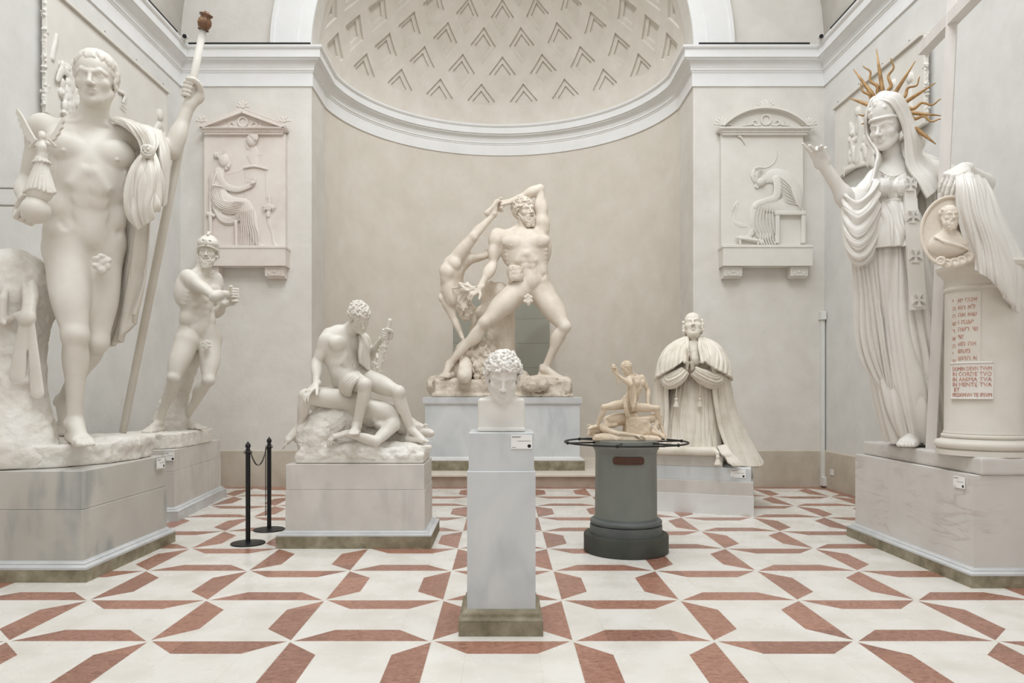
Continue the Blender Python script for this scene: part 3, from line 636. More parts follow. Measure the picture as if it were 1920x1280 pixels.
class Sculpt:
    def __init__(s, h): s.h = h; s.ops = []
    def _op(s, fn, lo, hi, k, mode): s.ops.append((fn, np.array(lo, float), np.array(hi, float), k, mode)); return s
    def cone(s, a, b, ra, rb=None, k=0.0, mode='u', flat=None):
        """tapered limb from a to b; flat = (axis, factor) squashes it along an axis"""
        a = np.asarray(a, float); b = np.asarray(b, float); rb = ra if rb is None else rb
        d = b-a; L2 = float(d@d)+1e-12; R = max(ra, rb)
        if flat is not None: fa = unit(flat[0]); ff = 1/flat[1]
        def fn(X, Y, Z):
            x, y, z = X-a[0], Y-a[1], Z-a[2]
            t = np.clip((x*d[0]+y*d[1]+z*d[2])/L2, 0, 1)
            x, y, z = x-t*d[0], y-t*d[1], z-t*d[2]
            if flat is not None:
                q = (x*fa[0]+y*fa[1]+z*fa[2])*(ff-1); x, y, z = x+q*fa[0], y+q*fa[1], z+q*fa[2]
            return np.sqrt(x*x+y*y+z*z)-(ra+t*(rb-ra))
        return s._op(fn, np.minimum(a, b)-R, np.maximum(a, b)+R, k, mode)
    def ell(s, c, r, fr=None, k=0.0, mode='u'):
        """ellipsoid with radii r along the rows of fr"""
        c = np.asarray(c, float); r = np.asarray(r, float) if not np.isscalar(r) else np.full(3, float(r)); fr = np.eye(3) if fr is None else np.asarray(fr, float)
        ext = np.sqrt(((fr*r[:, None])**2).sum(0))
        def fn(X, Y, Z):
            x, y, z = X-c[0], Y-c[1], Z-c[2]; k0 = 0; k1 = 0
            for i in range(3):
                q = x*fr[i][0]+y*fr[i][1]+z*fr[i][2]; k0 = k0+(q/r[i])**2; k1 = k1+(q/r[i]**2)**2
            k0 = np.sqrt(k0); return k0*(k0-1)/(np.sqrt(k1)+1e-9)
        return s._op(fn, c-ext, c+ext, k, mode)
    def box(s, c, r, fr=None, rd=0.01, k=0.0, mode='u'):
        c = np.asarray(c, float); r = np.asarray(r, float); fr = np.eye(3) if fr is None else np.asarray(fr, float)
        ext = (np.abs(fr)*r[:, None]).sum(0)
        def fn(X, Y, Z):
            x, y, z = X-c[0], Y-c[1], Z-c[2]; o = 0; m = -1e9
            for i in range(3):
                q = np.abs(x*fr[i][0]+y*fr[i][1]+z*fr[i][2])-(r[i]-rd); o = o+np.maximum(q, 0)**2; m = np.maximum(m, q)
            return np.sqrt(o)+np.minimum(m, 0)-rd
        return s._op(fn, c-ext, c+ext, k, mode)
    def torus(s, c, n, R, r, k=0.0, mode='u'):
        c = np.asarray(c, float); n = unit(n)
        def fn(X, Y, Z):
            x, y, z = X-c[0], Y-c[1], Z-c[2]; h = x*n[0]+y*n[1]+z*n[2]
            q = np.sqrt(np.maximum(x*x+y*y+z*z-h*h, 0))-R; return np.sqrt(q*q+h*h)-r
        return s._op(fn, c-R-r, c+R+r, k, mode)
    def chain(s, pts, rad, k=0.01, mode='u', sub=0):
        P = [np.asarray(p, float) for p in pts]; R = list(rad) if not np.isscalar(rad) else [rad]*len(P)
        if sub: P, R = smooth_line(P, R, sub)
        for i in range(len(P)-1): s.cone(P[i], P[i+1], R[i], R[i+1], k if i == 0 else min(k, R[i]*0.5), mode)
        return s
    def noise(s, lo, hi, amp, sc, oct=3, seed=0):
        def fn(X, Y, Z): return amp*fbm(X, Y, Z, sc, oct, seed)
        return s._op(fn, lo, hi, 0, 'n')
    def plane_cut(s, p, n, lo, hi, k=0.0):
        p = np.asarray(p, float); n = unit(n)
        def fn(X, Y, Z): return -((X-p[0])*n[0]+(Y-p[1])*n[1]+(Z-p[2])*n[2])
        return s._op(fn, lo, hi, k, 's')
    def build(s, name, mat, parent=None, smooth_it=1):
        h = s.h; LO = np.min([o[1] for o in s.ops if o[4] == 'u'], 0)-4*h; HI = np.max([o[2] for o in s.ops if o[4] == 'u'], 0)+4*h
        n = np.ceil((HI-LO)/h).astype(int)+1
        ax = [(LO[i]+h*np.arange(n[i])).astype(np.float32) for i in range(3)]
        f = np.full(n, 9.0, np.float32)
        for fn, lo, hi, k, mode in s.ops:
            m = k+3*h; i0 = np.clip(np.floor((lo-m-LO)/h).astype(int), 0, n); i1 = np.clip(np.ceil((hi+m-LO)/h).astype(int)+1, 0, n)
            if (i1 <= i0).any(): continue
            sl = tuple(slice(a, b) for a, b in zip(i0, i1)); a = f[sl]
            X = ax[0][sl[0]][:, None, None]; Y = ax[1][sl[1]][None, :, None]; Z = ax[2][sl[2]][None, None, :]
            if mode == 'n':
                msk = np.abs(a) < 4*h+0.05
                if msk.any():
                    ii = np.nonzero(msk); a[ii] += fn(ax[0][sl[0]][ii[0]].astype(float), ax[1][sl[1]][ii[1]].astype(float), ax[2][sl[2]][ii[2]].astype(float))
                continue
            d = np.broadcast_to(fn(X, Y, Z), a.shape)
            if mode == 'u':
                r = np.minimum(a, d)
                if k > 0: q = np.maximum(k-np.abs(a-d), 0); r = r-q*q/(4*k)
            else:
                r = np.maximum(a, -d)
                if k > 0: q = np.maximum(k-np.abs(a+d), 0); r = r+q*q/(4*k)
            f[sl] = r
        V, F = surface_nets(f, LO, h)
        if smooth_it: V = relax(V, F, smooth_it)
        s.ops = []
        return fast_mesh(name, V, F, mat, parent)
def smooth_line(P, R, sub):
    P = np.array(P, float); R = np.array(R, float); n = len(P); o = []; r = []
    for i in range(n-1):
        p0, p1, p2, p3 = P[max(i-1, 0)], P[i], P[i+1], P[min(i+2, n-1)]
        for j in range(sub):
            t = j/sub; o.append(0.5*((2*p1)+(-p0+p2)*t+(2*p0-5*p1+4*p2-p3)*t*t+(-p0+3*p1-3*p2+p3)*t**3)); r.append(R[i]+(R[i+1]-R[i])*t)
    o.append(P[-1]); r.append(R[-1]); return o, r
def surface_nets(f, LO, h):
    ins = f < 0
    c = np.zeros(tuple(np.array(f.shape)-1), np.uint8)
    for dx in (0, 1):
        for dy in (0, 1):
            for dz in (0, 1):
                c += ins[dx:f.shape[0]-1+dx, dy:f.shape[1]-1+dy, dz:f.shape[2]-1+dz]
    act = (c > 0) & (c < 8); I = np.argwhere(act)
    idx = np.full(act.shape, -1, np.int64); idx[act] = np.arange(len(I))
    cor = [(a, b, d) for a in (0, 1) for b in (0, 1) for d in (0, 1)]
    val = {q: f[I[:, 0]+q[0], I[:, 1]+q[1], I[:, 2]+q[2]] for q in cor}
    acc = np.zeros((len(I), 3)); cnt = np.zeros(len(I))
    for q in cor:
        for ax in range(3):
            if q[ax] == 1: continue
            p = list(q); p[ax] = 1; p = tuple(p); va, vb = val[q], val[p]; m = (va < 0) != (vb < 0)
            t = np.where(m, va/np.where(m, va-vb, 1), 0)
            base = np.array(q, float); add = np.tile(base, (len(I), 1)); add[:, ax] += t
            acc += add*m[:, None]; cnt += m
    V = (I+acc/np.maximum(cnt, 1)[:, None])*h+LO
    F = []
    for ax in range(3):
        a1, a2 = [(1, 2), (2, 0), (0, 1)][ax]
        s0 = [slice(None)]*3; s1 = [slice(None)]*3; s0[ax] = slice(0, -1); s1[ax] = slice(1, None)
        A0 = ins[tuple(s0)]; A1 = ins[tuple(s1)]; E = np.argwhere(A0 != A1)
        ok = (E[:, a1] > 0) & (E[:, a2] > 0) & (E[:, a1] < f.shape[a1]-1) & (E[:, a2] < f.shape[a2]-1); E = E[ok]
        inside = A0[E[:, 0], E[:, 1], E[:, 2]]
        def cell(o1, o2):
            e = E.copy(); e[:, a1] -= o1; e[:, a2] -= o2; return idx[e[:, 0], e[:, 1], e[:, 2]]
        q = np.stack([cell(1, 1), cell(0, 1), cell(0, 0), cell(1, 0)], 1)
        q = np.where(inside[:, None], q, q[:, ::-1]); F.append(q)
    F = np.concatenate(F); F = F[(F >= 0).all(1)]
    return V, F
def relax(V, F, it):
    for _ in range(it):
        S = np.zeros_like(V); C = np.zeros(len(V))
        for a, b in ((0, 1), (1, 2), (2, 3), (3, 0)):
            for i in range(3):
                S[:, i] += np.bincount(F[:, a], V[F[:, b], i], len(V))+np.bincount(F[:, b], V[F[:, a], i], len(V))
            C += np.bincount(F[:, a], minlength=len(V))+np.bincount(F[:, b], minlength=len(V))
        V = V*0.45+0.55*S/np.maximum(C, 1)[:, None]
    return V
def fast_mesh(name, V, F, mat, parent=None):
    V = np.asarray(V, float)
    if parent is not None: V = V-wloc(parent)
    me = bpy.data.meshes.new(name); n, m = len(V), len(F)
    me.vertices.add(n); me.vertices.foreach_set('co', V.astype(np.float32).ravel())
    me.loops.add(4*m); me.loops.foreach_set('vertex_index', F.astype(np.int32).ravel())
    me.polygons.add(m); me.polygons.foreach_set('loop_start', np.arange(0, 4*m, 4, dtype=np.int32))
    try: me.polygons.foreach_set('loop_total', np.full(m, 4, np.int32))
    except Exception: pass
    me.polygons.foreach_set('use_smooth', np.ones(m, dtype=bool))
    me.update(calc_edges=True); me.validate()
    me.materials.append(M[mat] if isinstance(mat, str) else mat)
    return link(bpy.data.objects.new(name, me), parent)
# ------------------------------------------------------------------ cloth laid along guide lines
def resample(P, n):
    P = np.array(smooth_line(P, [0]*len(P), 10)[0]); L = np.concatenate([[0], np.cumsum(np.linalg.norm(np.diff(P, axis=0), axis=1))])
    t = np.linspace(0, L[-1], n); return np.stack([np.interp(t, L, P[:, i]) for i in range(3)], 1)
def cloth(name, guides, mat, parent, nu=90, nv=140, folds=9, amp=0.03, thick=0.015, seed=0, wobble=0.35, sharp=0.6, taper=(0.5, 1.0), closed=False, facing=None, merge=0.5, cross=0.0, hem=0.0, build=True):
    """guides: lines that run down the cloth, side by side; folds run along them"""
    G = np.array([resample(g, nu) for g in guides])                 # k x nu x 3
    k = len(G); Gc = np.concatenate([G, G[:1]]) if closed else G
    rows = []
    for i in range(nu):
        P = Gc[:, i]
        if closed:
            Q = np.concatenate([P[-2:-1], P, P[1:2]]); pts = []
            per = len(P)-1
            for j in range(per):
                p0, p1, p2, p3 = Q[j], Q[j+1], Q[j+2], Q[j+3]
                for t in np.arange(12)/12: pts.append(0.5*((2*p1)+(-p0+p2)*t+(2*p0-5*p1+4*p2-p3)*t*t+(-p0+3*p1-3*p2+p3)*t**3))
            pts.append(P[0]); pts = np.array(pts)
        else: pts = np.array(smooth_line(P, [0]*k, 12)[0])
        L = np.linspace(0, 1, len(pts)); t = np.linspace(0, 1, nv, endpoint=not closed)
        rows.append(np.stack([np.interp(t, L, pts[:, c]) for c in range(3)], 1))
    S = np.array(rows)                                                # nu x nv x 3
    du = np.gradient(S, axis=0)
    dv = (np.roll(S, -1, 1)-np.roll(S, 1, 1)) if closed else np.gradient(S, axis=1)
    Nn = np.cross(du, dv); Nn /= np.linalg.norm(Nn, axis=2)[:, :, None]+1e-12
    if facing is not None:
        if (Nn*np.asarray(facing, float)).sum(2).mean() < 0: Nn = -Nn
    u = np.linspace(0, 1, nu)[:, None]; v = np.linspace(0, 1, nv, endpoint=not closed)[None, :]
    rs = np.random.RandomState(seed)
    c1, c2 = np.cos(2*PI*v), np.sin(2*PI*v)
    if closed: w = vnoise(c1*2.2+0*u, c2*2.2+0*u, 0*v+u*1.6, 1.0, seed)
    else: w = vnoise(v*5.0+0*u, u*1.6+0*v, 0*u+0*v+seed*1.7, 1.0, seed)
    ph = folds*v+wobble*w+(0.3 if not closed else 0)
    if closed: ph2 = round(folds*1.6)*v+wobble*1.3*vnoise(c1*2+5+0*u, c2*2+0*u, 0*v+u*2.0, 1.0, seed+3)
    else: ph2 = folds*1.7*v+wobble*1.5*vnoise(v*5+9+0*u, u*2+0*v, 0*u+0*v+2.2, 1.0, seed+3)
    f1 = np.abs(np.sin(PI*ph))**sharp; f2 = np.abs(np.sin(PI*ph2))**sharp
    mod = 0.65+0.35*vnoise((c1 if closed else v*7)+0*u, (c2 if closed else 0*v)+u*1.2, 0*v+0*u+seed, 1.6, seed+7)
    am = (taper[0]+(taper[1]-taper[0])*np.clip(u*1.6, 0, 1))*amp
    disp = am*mod*((1-merge)*f1+merge*f1*f2)
    if cross:
        disp = disp+cross*np.abs(np.sin(PI*(u*9+1.2*w)))**1.3*(0.4+0.6*np.abs(vnoise(v*6+0*u, u*6+0*v, 0*u+0*v, 1, seed+11)))
    S1 = S+Nn*disp[:, :, None]
    if hem: S1[-1] += 0
    S0 = S-Nn*thick+Nn*(disp*0.8)[:, :, None] if not closed else S1-Nn*thick
    n = nu*nv; V = np.concatenate([S1.reshape(-1, 3), S0.reshape(-1, 3)]); F = []
    I = np.arange(nu-1)[:, None]*nv; J = np.arange(nv if closed else nv-1)[None, :]; J1 = (J+1) % nv
    a, b, c, d = (I+J).ravel(), (I+J1).ravel(), (I+nv+J1).ravel(), (I+nv+J).ravel()
    F.append(np.stack([a, b, c, d], 1)); F.append(np.stack([a, d, c, b], 1)+n)
    def rim(e, flip=False):
        e = np.asarray(e); q = np.stack([e[:-1], e[:-1]+n, e[1:]+n, e[1:]], 1); F.append(q[:, ::-1] if flip else q)
    top = np.arange(nv); bot = (nu-1)*nv+np.arange(nv)
    if closed: top = np.append(top, 0); bot = np.append(bot, (nu-1)*nv)
    rim(top); rim(bot, True)
    if not closed: rim(np.arange(nu)*nv, True); rim(np.arange(nu)*nv+nv-1)
    F = np.concatenate(F)
    if not build: return V, F
    o = fast_mesh(name, V, F, mat, parent)
    bm = bmesh.new(); bm.from_mesh(o.data); bmesh.ops.recalc_face_normals(bm, faces=bm.faces); bm.to_mesh(o.data); bm.free()
    return o
# ------------------------------------------------------------------ the human figure
def frame(x, up):
    """rows: left, forward, up"""
    up = unit(up); x = np.asarray(x, float); x = unit(x-up*np.dot(x, up)); return np.array([x, np.cross(x, up), up])
def hframe(fwd, up):
    fwd = unit(fwd); up = np.asarray(up, float); up = unit(up-fwd*np.dot(up, fwd)); return np.array([np.cross(up, fwd), fwd, up])
def loc(c, fr, s, x, f, u): return c+s*(x*fr[0]+f*fr[1]+u*fr[2])
def head(S, c, fwd, up, s, ears=True, female=False, mouth_open=0.0, brow=1.0, fat=1.0, ball=True):
    fr = hframe(fwd, up); P = lambda x, f, u: loc(c, fr, s, x, f, u); R = lambda *r: np.array(r)*s
    S.ell(P(0, -0.014, 0.032), R(0.074, 0.096, 0.086), fr, 0.012*s)
    S.ell(P(0, 0.030, -0.018), R(0.061*fat, 0.062, 0.092), fr, 0.02*s)
    S.ell(P(0, 0.032, 0.045), R(0.060, 0.056, 0.052), fr, 0.02*s)
    S.ell(P(0, 0.032, -0.070), R(0.047*fat, 0.048, 0.038), fr, 0.018*s)
    S.ell(P(0, 0.071, -0.099), R(0.020, 0.016, 0.017), fr, 0.016*s)
    for q in (-1, 1):
        S.ell(P(q*0.043*fat, 0.058, -0.024), R(0.020, 0.018, 0.017), fr, 0.022*s)
        S.cone(P(q*0.055*fat, 0.006, -0.052), P(q*0.026*fat, 0.058, -0.092), 0.014*s, 0.016*s, 0.02*s)      # jaw line
        S.ell(P(q*0.0315, 0.101, -0.003), R(0.0215, 0.0215, 0.0150), fr, 0.011*s, 's')
    S.chain([P(-0.052, 0.060, 0.015), P(-0.034, 0.080, 0.0225*1), P(-0.010, 0.088, 0.016)], [0.009*s, 0.0105*s*brow, 0.009*s], 0.008*s)
    S.chain([P(0.052, 0.060, 0.015), P(0.034, 0.080, 0.0225), P(0.010, 0.088, 0.016)], [0.009*s, 0.0105*s*brow, 0.009*s], 0.008*s)
    S.chain([P(0, 0.086, 0.020), P(0, 0.098, -0.008), P(0, 0.111, -0.033)], [0.0085*s, 0.0078*s, 0.0108*s], 0.007*s)
    for q in (-1, 1):
        S.ell(P(q*0.0125, 0.099, -0.036), R(0.0078, 0.011, 0.0078), fr, 0.006*s)
        if ball:
            S.ell(P(q*0.0315, 0.0685, -0.001), R(0.0170, 0.0165, 0.0135), fr, 0.0015*s)
            S.chain([P(q*0.047, 0.074, 0.001), P(q*0.032, 0.0850, 0.0105), P(q*0.0160, 0.078, 0.001)], 0.0034*s, 0.0015*s, sub=3)
            S.chain([P(q*0.046, 0.074, -0.005), P(q*0.032, 0.0830, -0.0135), P(q*0.0165, 0.079, -0.005)], 0.0026*s, 0.002*s, sub=3)
    mo = mouth_open
    S.chain([P(-0.023, 0.080, -0.060), P(-0.009, 0.0885, -0.0555), P(0, 0.0890, -0.057), P(0.009, 0.0885, -0.0555), P(0.023, 0.080, -0.060)], [0.004*s, 0.0066*s, 0.0062*s, 0.0066*s, 0.004*s], 0.005*s)
    S.chain([P(-0.020, 0.080, -0.064-mo), P(0, 0.0870, -0.0690-mo), P(0.020, 0.080, -0.064-mo)], [0.004*s, 0.0078*s, 0.004*s], 0.005*s)
    S.chain([P(-0.024, 0.084, -0.0615-mo/2), P(0, 0.0965, -0.0622-mo/2), P(0.024, 0.084, -0.0615-mo/2)], (0.0026+mo*0.5)*s, 0.002*s, 's')
    S.ell(P(0, 0.093, -0.083-mo), R(0.016, 0.008, 0.0045), fr, 0.010*s, 's')
    if ears:
        for q in (-1, 1):
            S.ell(P(q*0.076, -0.006, -0.006), R(0.0085, 0.019, 0.031), fr, 0.006*s)
            S.ell(P(q*0.084, -0.001, -0.002), R(0.007, 0.010, 0.017), fr, 0.004*s, 's')
    return fr
def curls(S, c, fr, s, n=170, r=0.0125, jitter=0.35, seed=1, line=0.035, rad=(0.083, 0.104, 0.095), cen=(0, -0.016, 0.036), ring=True, back=-0.05, amp=1.0):
    rs = np.random.RandomState(seed); cc = loc(c, fr, s, *cen); R = np.array(rad)*s
    S.ell(cc+0.0*fr[2], R*0.975, fr, 0.0)
    S.plane_cut(loc(c, fr, s, 0, 0.06, line), unit(-fr[2]*0.92+fr[1]*0.42), cc-R.max()*1.3, cc+R.max()*1.3, 0.006*s)
    g = (1+5**0.5)/2
    for i in range(n):
        z = 1-(2*i+1)/n; t = 2*PI*i/g; q = math.sqrt(1-z*z); d = np.array((q*math.cos(t), q*math.sin(t), z))
        x, f, u = d*np.array(rad)+np.array(cen)
        # hairline: high on the forehead, lower behind the ears
        lim = line if f > 0.03 else (line-0.035 if f > -0.01 else back)
        if f > 0.03: lim = line+0.012*(1-abs(x)/0.07)
        if u < lim: continue
        p = loc(c, fr, s, x, f, u)+rs.randn(3)*0.0035*s; nn = unit((d/np.array(rad))@fr)
        rr = r*s*(1+jitter*(rs.rand()-0.5))*amp
        if ring:
            tilt = unit(nn+0.6*rs.randn(3)); S.torus(p+nn*0.001*s, tilt, rr*0.66, rr*0.58, 0.0015*s)
        else: S.ell(p, rr, None, 0.003*s)
    return S
def straight_hair(S, c, fr, s, n=60, seed=1, line=0.050, cap=(0.080, 0.102, 0.092), fringe=True, amp=1.0):
    """short combed locks running from the crown towards the forehead and the nape"""
    rs = np.random.RandomState(seed); R = np.array(cap)*s; cc = loc(c, fr, s, 0, -0.016, 0.034)
    S.ell(cc, R*0.985, fr, 0.0)
    S.plane_cut(loc(c, fr, s, 0, 0.066, line-0.012), unit(-fr[2]*0.9+fr[1]*0.45), cc-R.max()*1.3, cc+R.max()*1.3, 0.006*s)
    for i in range(n):
        az = 2*PI*i/n+rs.randn()*0.05; a1 = 0.30+rs.rand()*0.35
        front = math.cos(az)
        endv = 0.66+0.28*(1-front)+rs.rand()*0.10 if front > 0.2 else 1.25+0.35*rs.rand()
        pts = []
        for t in np.linspace(a1, endv*PI/2, 6):
            w = az+0.22*math.sin(3*t+i)*0.6
            x = math.sin(t)*math.sin(w); f = math.sin(t)*math.cos(w); u = math.cos(t)
            pts.append(loc(cc, fr, 1.0, x*R[0]*1.02, f*R[1]*1.02, u*R[2]*1.02))
        S.chain(pts, [0.006*s*amp, 0.008*s*amp, 0.0085*s*amp, 0.0085*s*amp, 0.007*s*amp, 0.0035*s*amp], 0.003*s)
    return S
def beard(S, c, fr, s, n=60, seed=3, long=0.03, r=0.0105):
    rs = np.random.RandomState(seed); P = lambda x, f, u: loc(c, fr, s, x, f, u)
    S.ell(P(0, 0.045, -0.092), np.array((0.052, 0.046, 0.040+long*0.5))*s, fr, 0.01*s)
    S.ell(P(0, 0.055, -0.110-long*0.6), np.array((0.036, 0.036, 0.030+long*0.4))*s, fr, 0.02*s)
    for q in (-1, 1): S.cone(P(q*0.062, 0.0, -0.02), P(q*0.045, 0.045, -0.085), 0.014*s, 0.020*s, 0.01*s)
    for i in range(n):
        a = (rs.rand()-0.5)*2.6; v = rs.rand(); u = -0.060-v*(0.075+long); w = 0.056*(1-0.45*v)
        x = w*math.sin(a)*1.12; f = 0.046+0.046*math.cos(a)*(1-0.2*v)
        if u > -0.078 and abs(x) < 0.03: continue
        nn = unit(fr[0]*math.sin(a)+fr[1]*math.cos(a)-fr[2]*0.3)
        S.torus(P(x, f, u), unit(nn+0.5*rs.randn(3)), r*s*0.7, r*s*0.5, 0.002*s)
    for q in (-1, 1): S.chain([P(0.002*q, 0.098, -0.050), P(q*0.020, 0.092, -0.054), P(q*0.036, 0.076, -0.072)], [0.006*s, 0.0075*s, 0.005*s], 0.003*s)
    return S
def foot(S, an, heel_dir, toe, up, s, side=1, k=0.012):
    """an: ankle joint, toe: tip of the second toe; side +1 = big toe towards frame left"""
    f = unit(toe-an-up*np.dot(toe-an, up)); x = np.cross(f, up)*side; P = lambda a, b, c: an+s*(a*x+b*f+c*up)
    L = np.linalg.norm(toe-an)/s; L = np.linalg.norm((toe-an)-up*np.dot(toe-an, up))/s; hz = -np.dot(an-toe, up)/s   # sole is hz below the ankle
    z0 = hz
    S.ell(P(0, -0.035, z0+0.032), np.array((0.033, 0.042, 0.034))*s, np.array([x, f, up]), k*s*1.5)
    S.cone(P(0, -0.002, 0.005), P(0.002, L*0.60, z0+0.032), 0.036*s, 0.026*s, 0.02*s)
    S.cone(P(-0.012, -0.02, z0+0.022), P(-0.022, L*0.66, z0+0.018), 0.024*s, 0.018*s, 0.02*s)
    S.cone(P(0.010, 0.0, z0+0.032), P(0.020, L*0.70, z0+0.021), 0.022*s, 0.021*s, 0.02*s)
    S.cone(P(0.022, L*0.70, z0+0.02), P(-0.030, L*0.60, z0+0.017), 0.018*s, 0.015*s, 0.014*s)
    for q in (-1, 1): S.ell(P(q*0.028, 0.0, 0.004 if q > 0 else -0.006), 0.0135*s, None, 0.014*s)
    S.cone(P(0, -0.035, 0.03), P(0, -0.045, z0+0.045), 0.014*s, 0.018*s, 0.016*s)
    for i, (a, ln, r) in enumerate(((0.026, 1.0, 0.0125), (0.008, 1.02, 0.0095), (-0.006, 0.965, 0.009), (-0.019, 0.91, 0.0085), (-0.031, 0.845, 0.0085))):
        b0 = L*0.68*(1-0.035*i); S.chain([P(a*0.95, b0, z0+0.018), P(a, (b0+L*ln)/2+0.004, z0+0.0195), P(a*1.03, L*ln-0.008, z0+r*0.95)], [r*1.02*s, r*0.9*s, r*s], 0.0035*s)
    return S
def hand(S, wr, d, n, s, side=1, curl=(0.4, 0.5, 0.4), spread=0.10, thumb=(0.6, 0.4), fc=None, k=0.008, td=None):
    """d: wrist to knuckles, n: out of the back of the hand, side +1: thumb towards d x n"""
    d = unit(d); n = unit(n-d*np.dot(n, d)); t = np.cross(d, n)*side; fr = np.array([t, n, d]); P = lambda a, b, c: wr+s*(a*t+b*n+c*d)
    S.cone(wr-d*0.03*s, P(0, 0, 0.02), 0.026*s, 0.026*s, 0.015*s, flat=(n, 0.8))
    S.box(P(0, 0, 0.052), np.array((0.040, 0.0145, 0.046))*s, fr, 0.013*s, 0.014*s)
    S.ell(P(0.022, -0.008, 0.035), np.array((0.018, 0.014, 0.030))*s, fr, 0.012*s)
    for i, (a, l, r) in enumerate(((0.030, (0.043, 0.026, 0.020), 0.0095), (0.010, (0.047, 0.029, 0.021), 0.0100), (-0.010, (0.044, 0.027, 0.020), 0.0094), (-0.029, (0.035, 0.021, 0.018), 0.0082))):
        c = fc[i] if fc is not None else curl
        p = P(a, 0.001, 0.094-0.006*abs(i-1)); S.ell(p, r*1.15*s, None, 0.006*s); ang = 0; sp = spread*(1.2-0.8*i)
        dd = unit(d+t*sp); pts = [P(a*0.95, 0.002, 0.07), p]
        for L_, cc in zip(l, c):
            ang += cc; v = dd*math.cos(ang)-n*math.sin(ang); pts.append(pts[-1]+v*L_*s)
        S.chain(pts, [r*s, r*s*1.03, r*0.97*s, r*0.90*s, r*0.80*s], 0.0025*s)
    tb = P(0.028, -0.006, 0.022); dv = unit(td) if td is not None else unit(t*0.75+d*0.75-n*0.25)
    v2 = unit(dv+(-t*0.5+d*0.4-n*0.2)*thumb[0]); v3 = unit(v2+(-t*0.4-n*0.35)*thumb[1])
    p1 = tb+dv*0.040*s; p2 = p1+v2*0.034*s; p3 = p2+v3*0.026*s
    S.chain([tb, p1, p2, p3], [0.016*s, 0.0125*s, 0.0112*s, 0.0095*s], 0.006*s)
    return S
def grip(S, c, ax, pd, s, rr, side=1, wr=None, k=0.008):
    """a fist closed around a rod: ax points to the index finger's side, pd from the rod to the palm"""
    ax = unit(ax); pd = unit(pd-ax*np.dot(pd, ax)); tg = np.cross(ax, pd)*side; P = lambda a, b, t: c+ax*a*s+pd*b+tg*t
    S.box(P(0, rr+0.015*s, 0.004*s), np.array((0.042, 0.015, 0.038))*s, np.array([ax, pd, tg]), 0.013*s, 0.010*s)
    if wr is not None: S.cone(wr, P(-0.012, rr+0.018*s, -0.020*s), 0.0265*s, 0.030*s, 0.02*s)
    for o, r in ((0.031, 0.0098), (0.0105, 0.0102), (-0.0105, 0.0098), (-0.030, 0.0086)):
        S.chain([P(o, rr+0.013*s, 0.030*s), P(o, rr*0.6, rr+0.016*s), P(o, -rr*0.45, rr+0.014*s), P(o*0.97, -rr-0.011*s, 0.010*s), P(o*0.95, -rr*0.75-0.006*s, -rr*0.7)], [0.0125*s, r*1.1*s, r*1.05*s, r*s, r*0.9*s], 0.002*s, sub=2)
    S.chain([P(0.006, rr+0.012*s, -0.032*s), P(0.034, rr*0.4, -rr-0.017*s), P(0.050, -rr*0.8-0.006*s, -rr*0.6-0.010*s), P(0.048, -rr-0.016*s, 0.006*s)], [0.017*s, 0.0135*s, 0.0118*s, 0.0100*s], 0.006*s, sub=2)
    return S
def limb_front(a, m, b, default):
    """direction in which the middle joint points"""
    q = m-lerp(a, b, np.dot(m-a, b-a)/(np.dot(b-a, b-a)+1e-9)); L = np.linalg.norm(b-a)
    w = np.clip(np.linalg.norm(q)/(0.10*L), 0, 1); dflt = default-unit(b-a)*np.dot(default, unit(b-a))
    return unit(unit(q)*w+unit(dflt)*(1-w)*1.0001)
def arm(S, sh, el, wr, s, fwd, mus=1.0, k=0.02, up=None):
    ax = unit(el-sh); L = np.linalg.norm(el-sh); fr0 = limb_front(sh, el, wr, -fwd); fr0 = unit(fr0-ax*np.dot(fr0, ax))      # elbow points backwards
    bic = -fr0; sd = np.cross(ax, bic); fr = np.array([sd, bic, ax])
    S.ell(lerp(sh, el, 0.16), np.array((0.058*mus, 0.058*mus, 0.085))*s, fr, k*s*1.6)
    S.cone(sh, el, 0.050*s*mus, 0.036*s, k*s)
    S.ell(lerp(sh, el, 0.56)+bic*0.017*s, np.array((0.036*mus, 0.037*mus, 0.088))*s, fr, 0.016*s)
    S.ell(lerp(sh, el, 0.50)-bic*0.020*s, np.array((0.040*mus, 0.033*mus, 0.095))*s, fr, 0.016*s)
    S.ell(el, np.array((0.036, 0.034, 0.036))*s, None, 0.014*s)
    S.ell(el-bic*0.017*s, 0.018*s, None, 0.012*s)
    a2 = unit(wr-el); sd = unit(sd-a2*np.dot(sd, a2)); fl = np.cross(a2, sd); fr2 = np.array([sd, unit(fl), a2])
    S.cone(el, wr, 0.038*s, 0.0255*s, k*s*0.8)
    S.ell(lerp(el, wr, 0.26)+sd*0.012*s, np.array((0.036*mus, 0.036*mus, 0.085))*s, fr2, 0.018*s)
    S.ell(lerp(el, wr, 0.28)-sd*0.014*s, np.array((0.034*mus, 0.034*mus, 0.090))*s, fr2, 0.018*s)
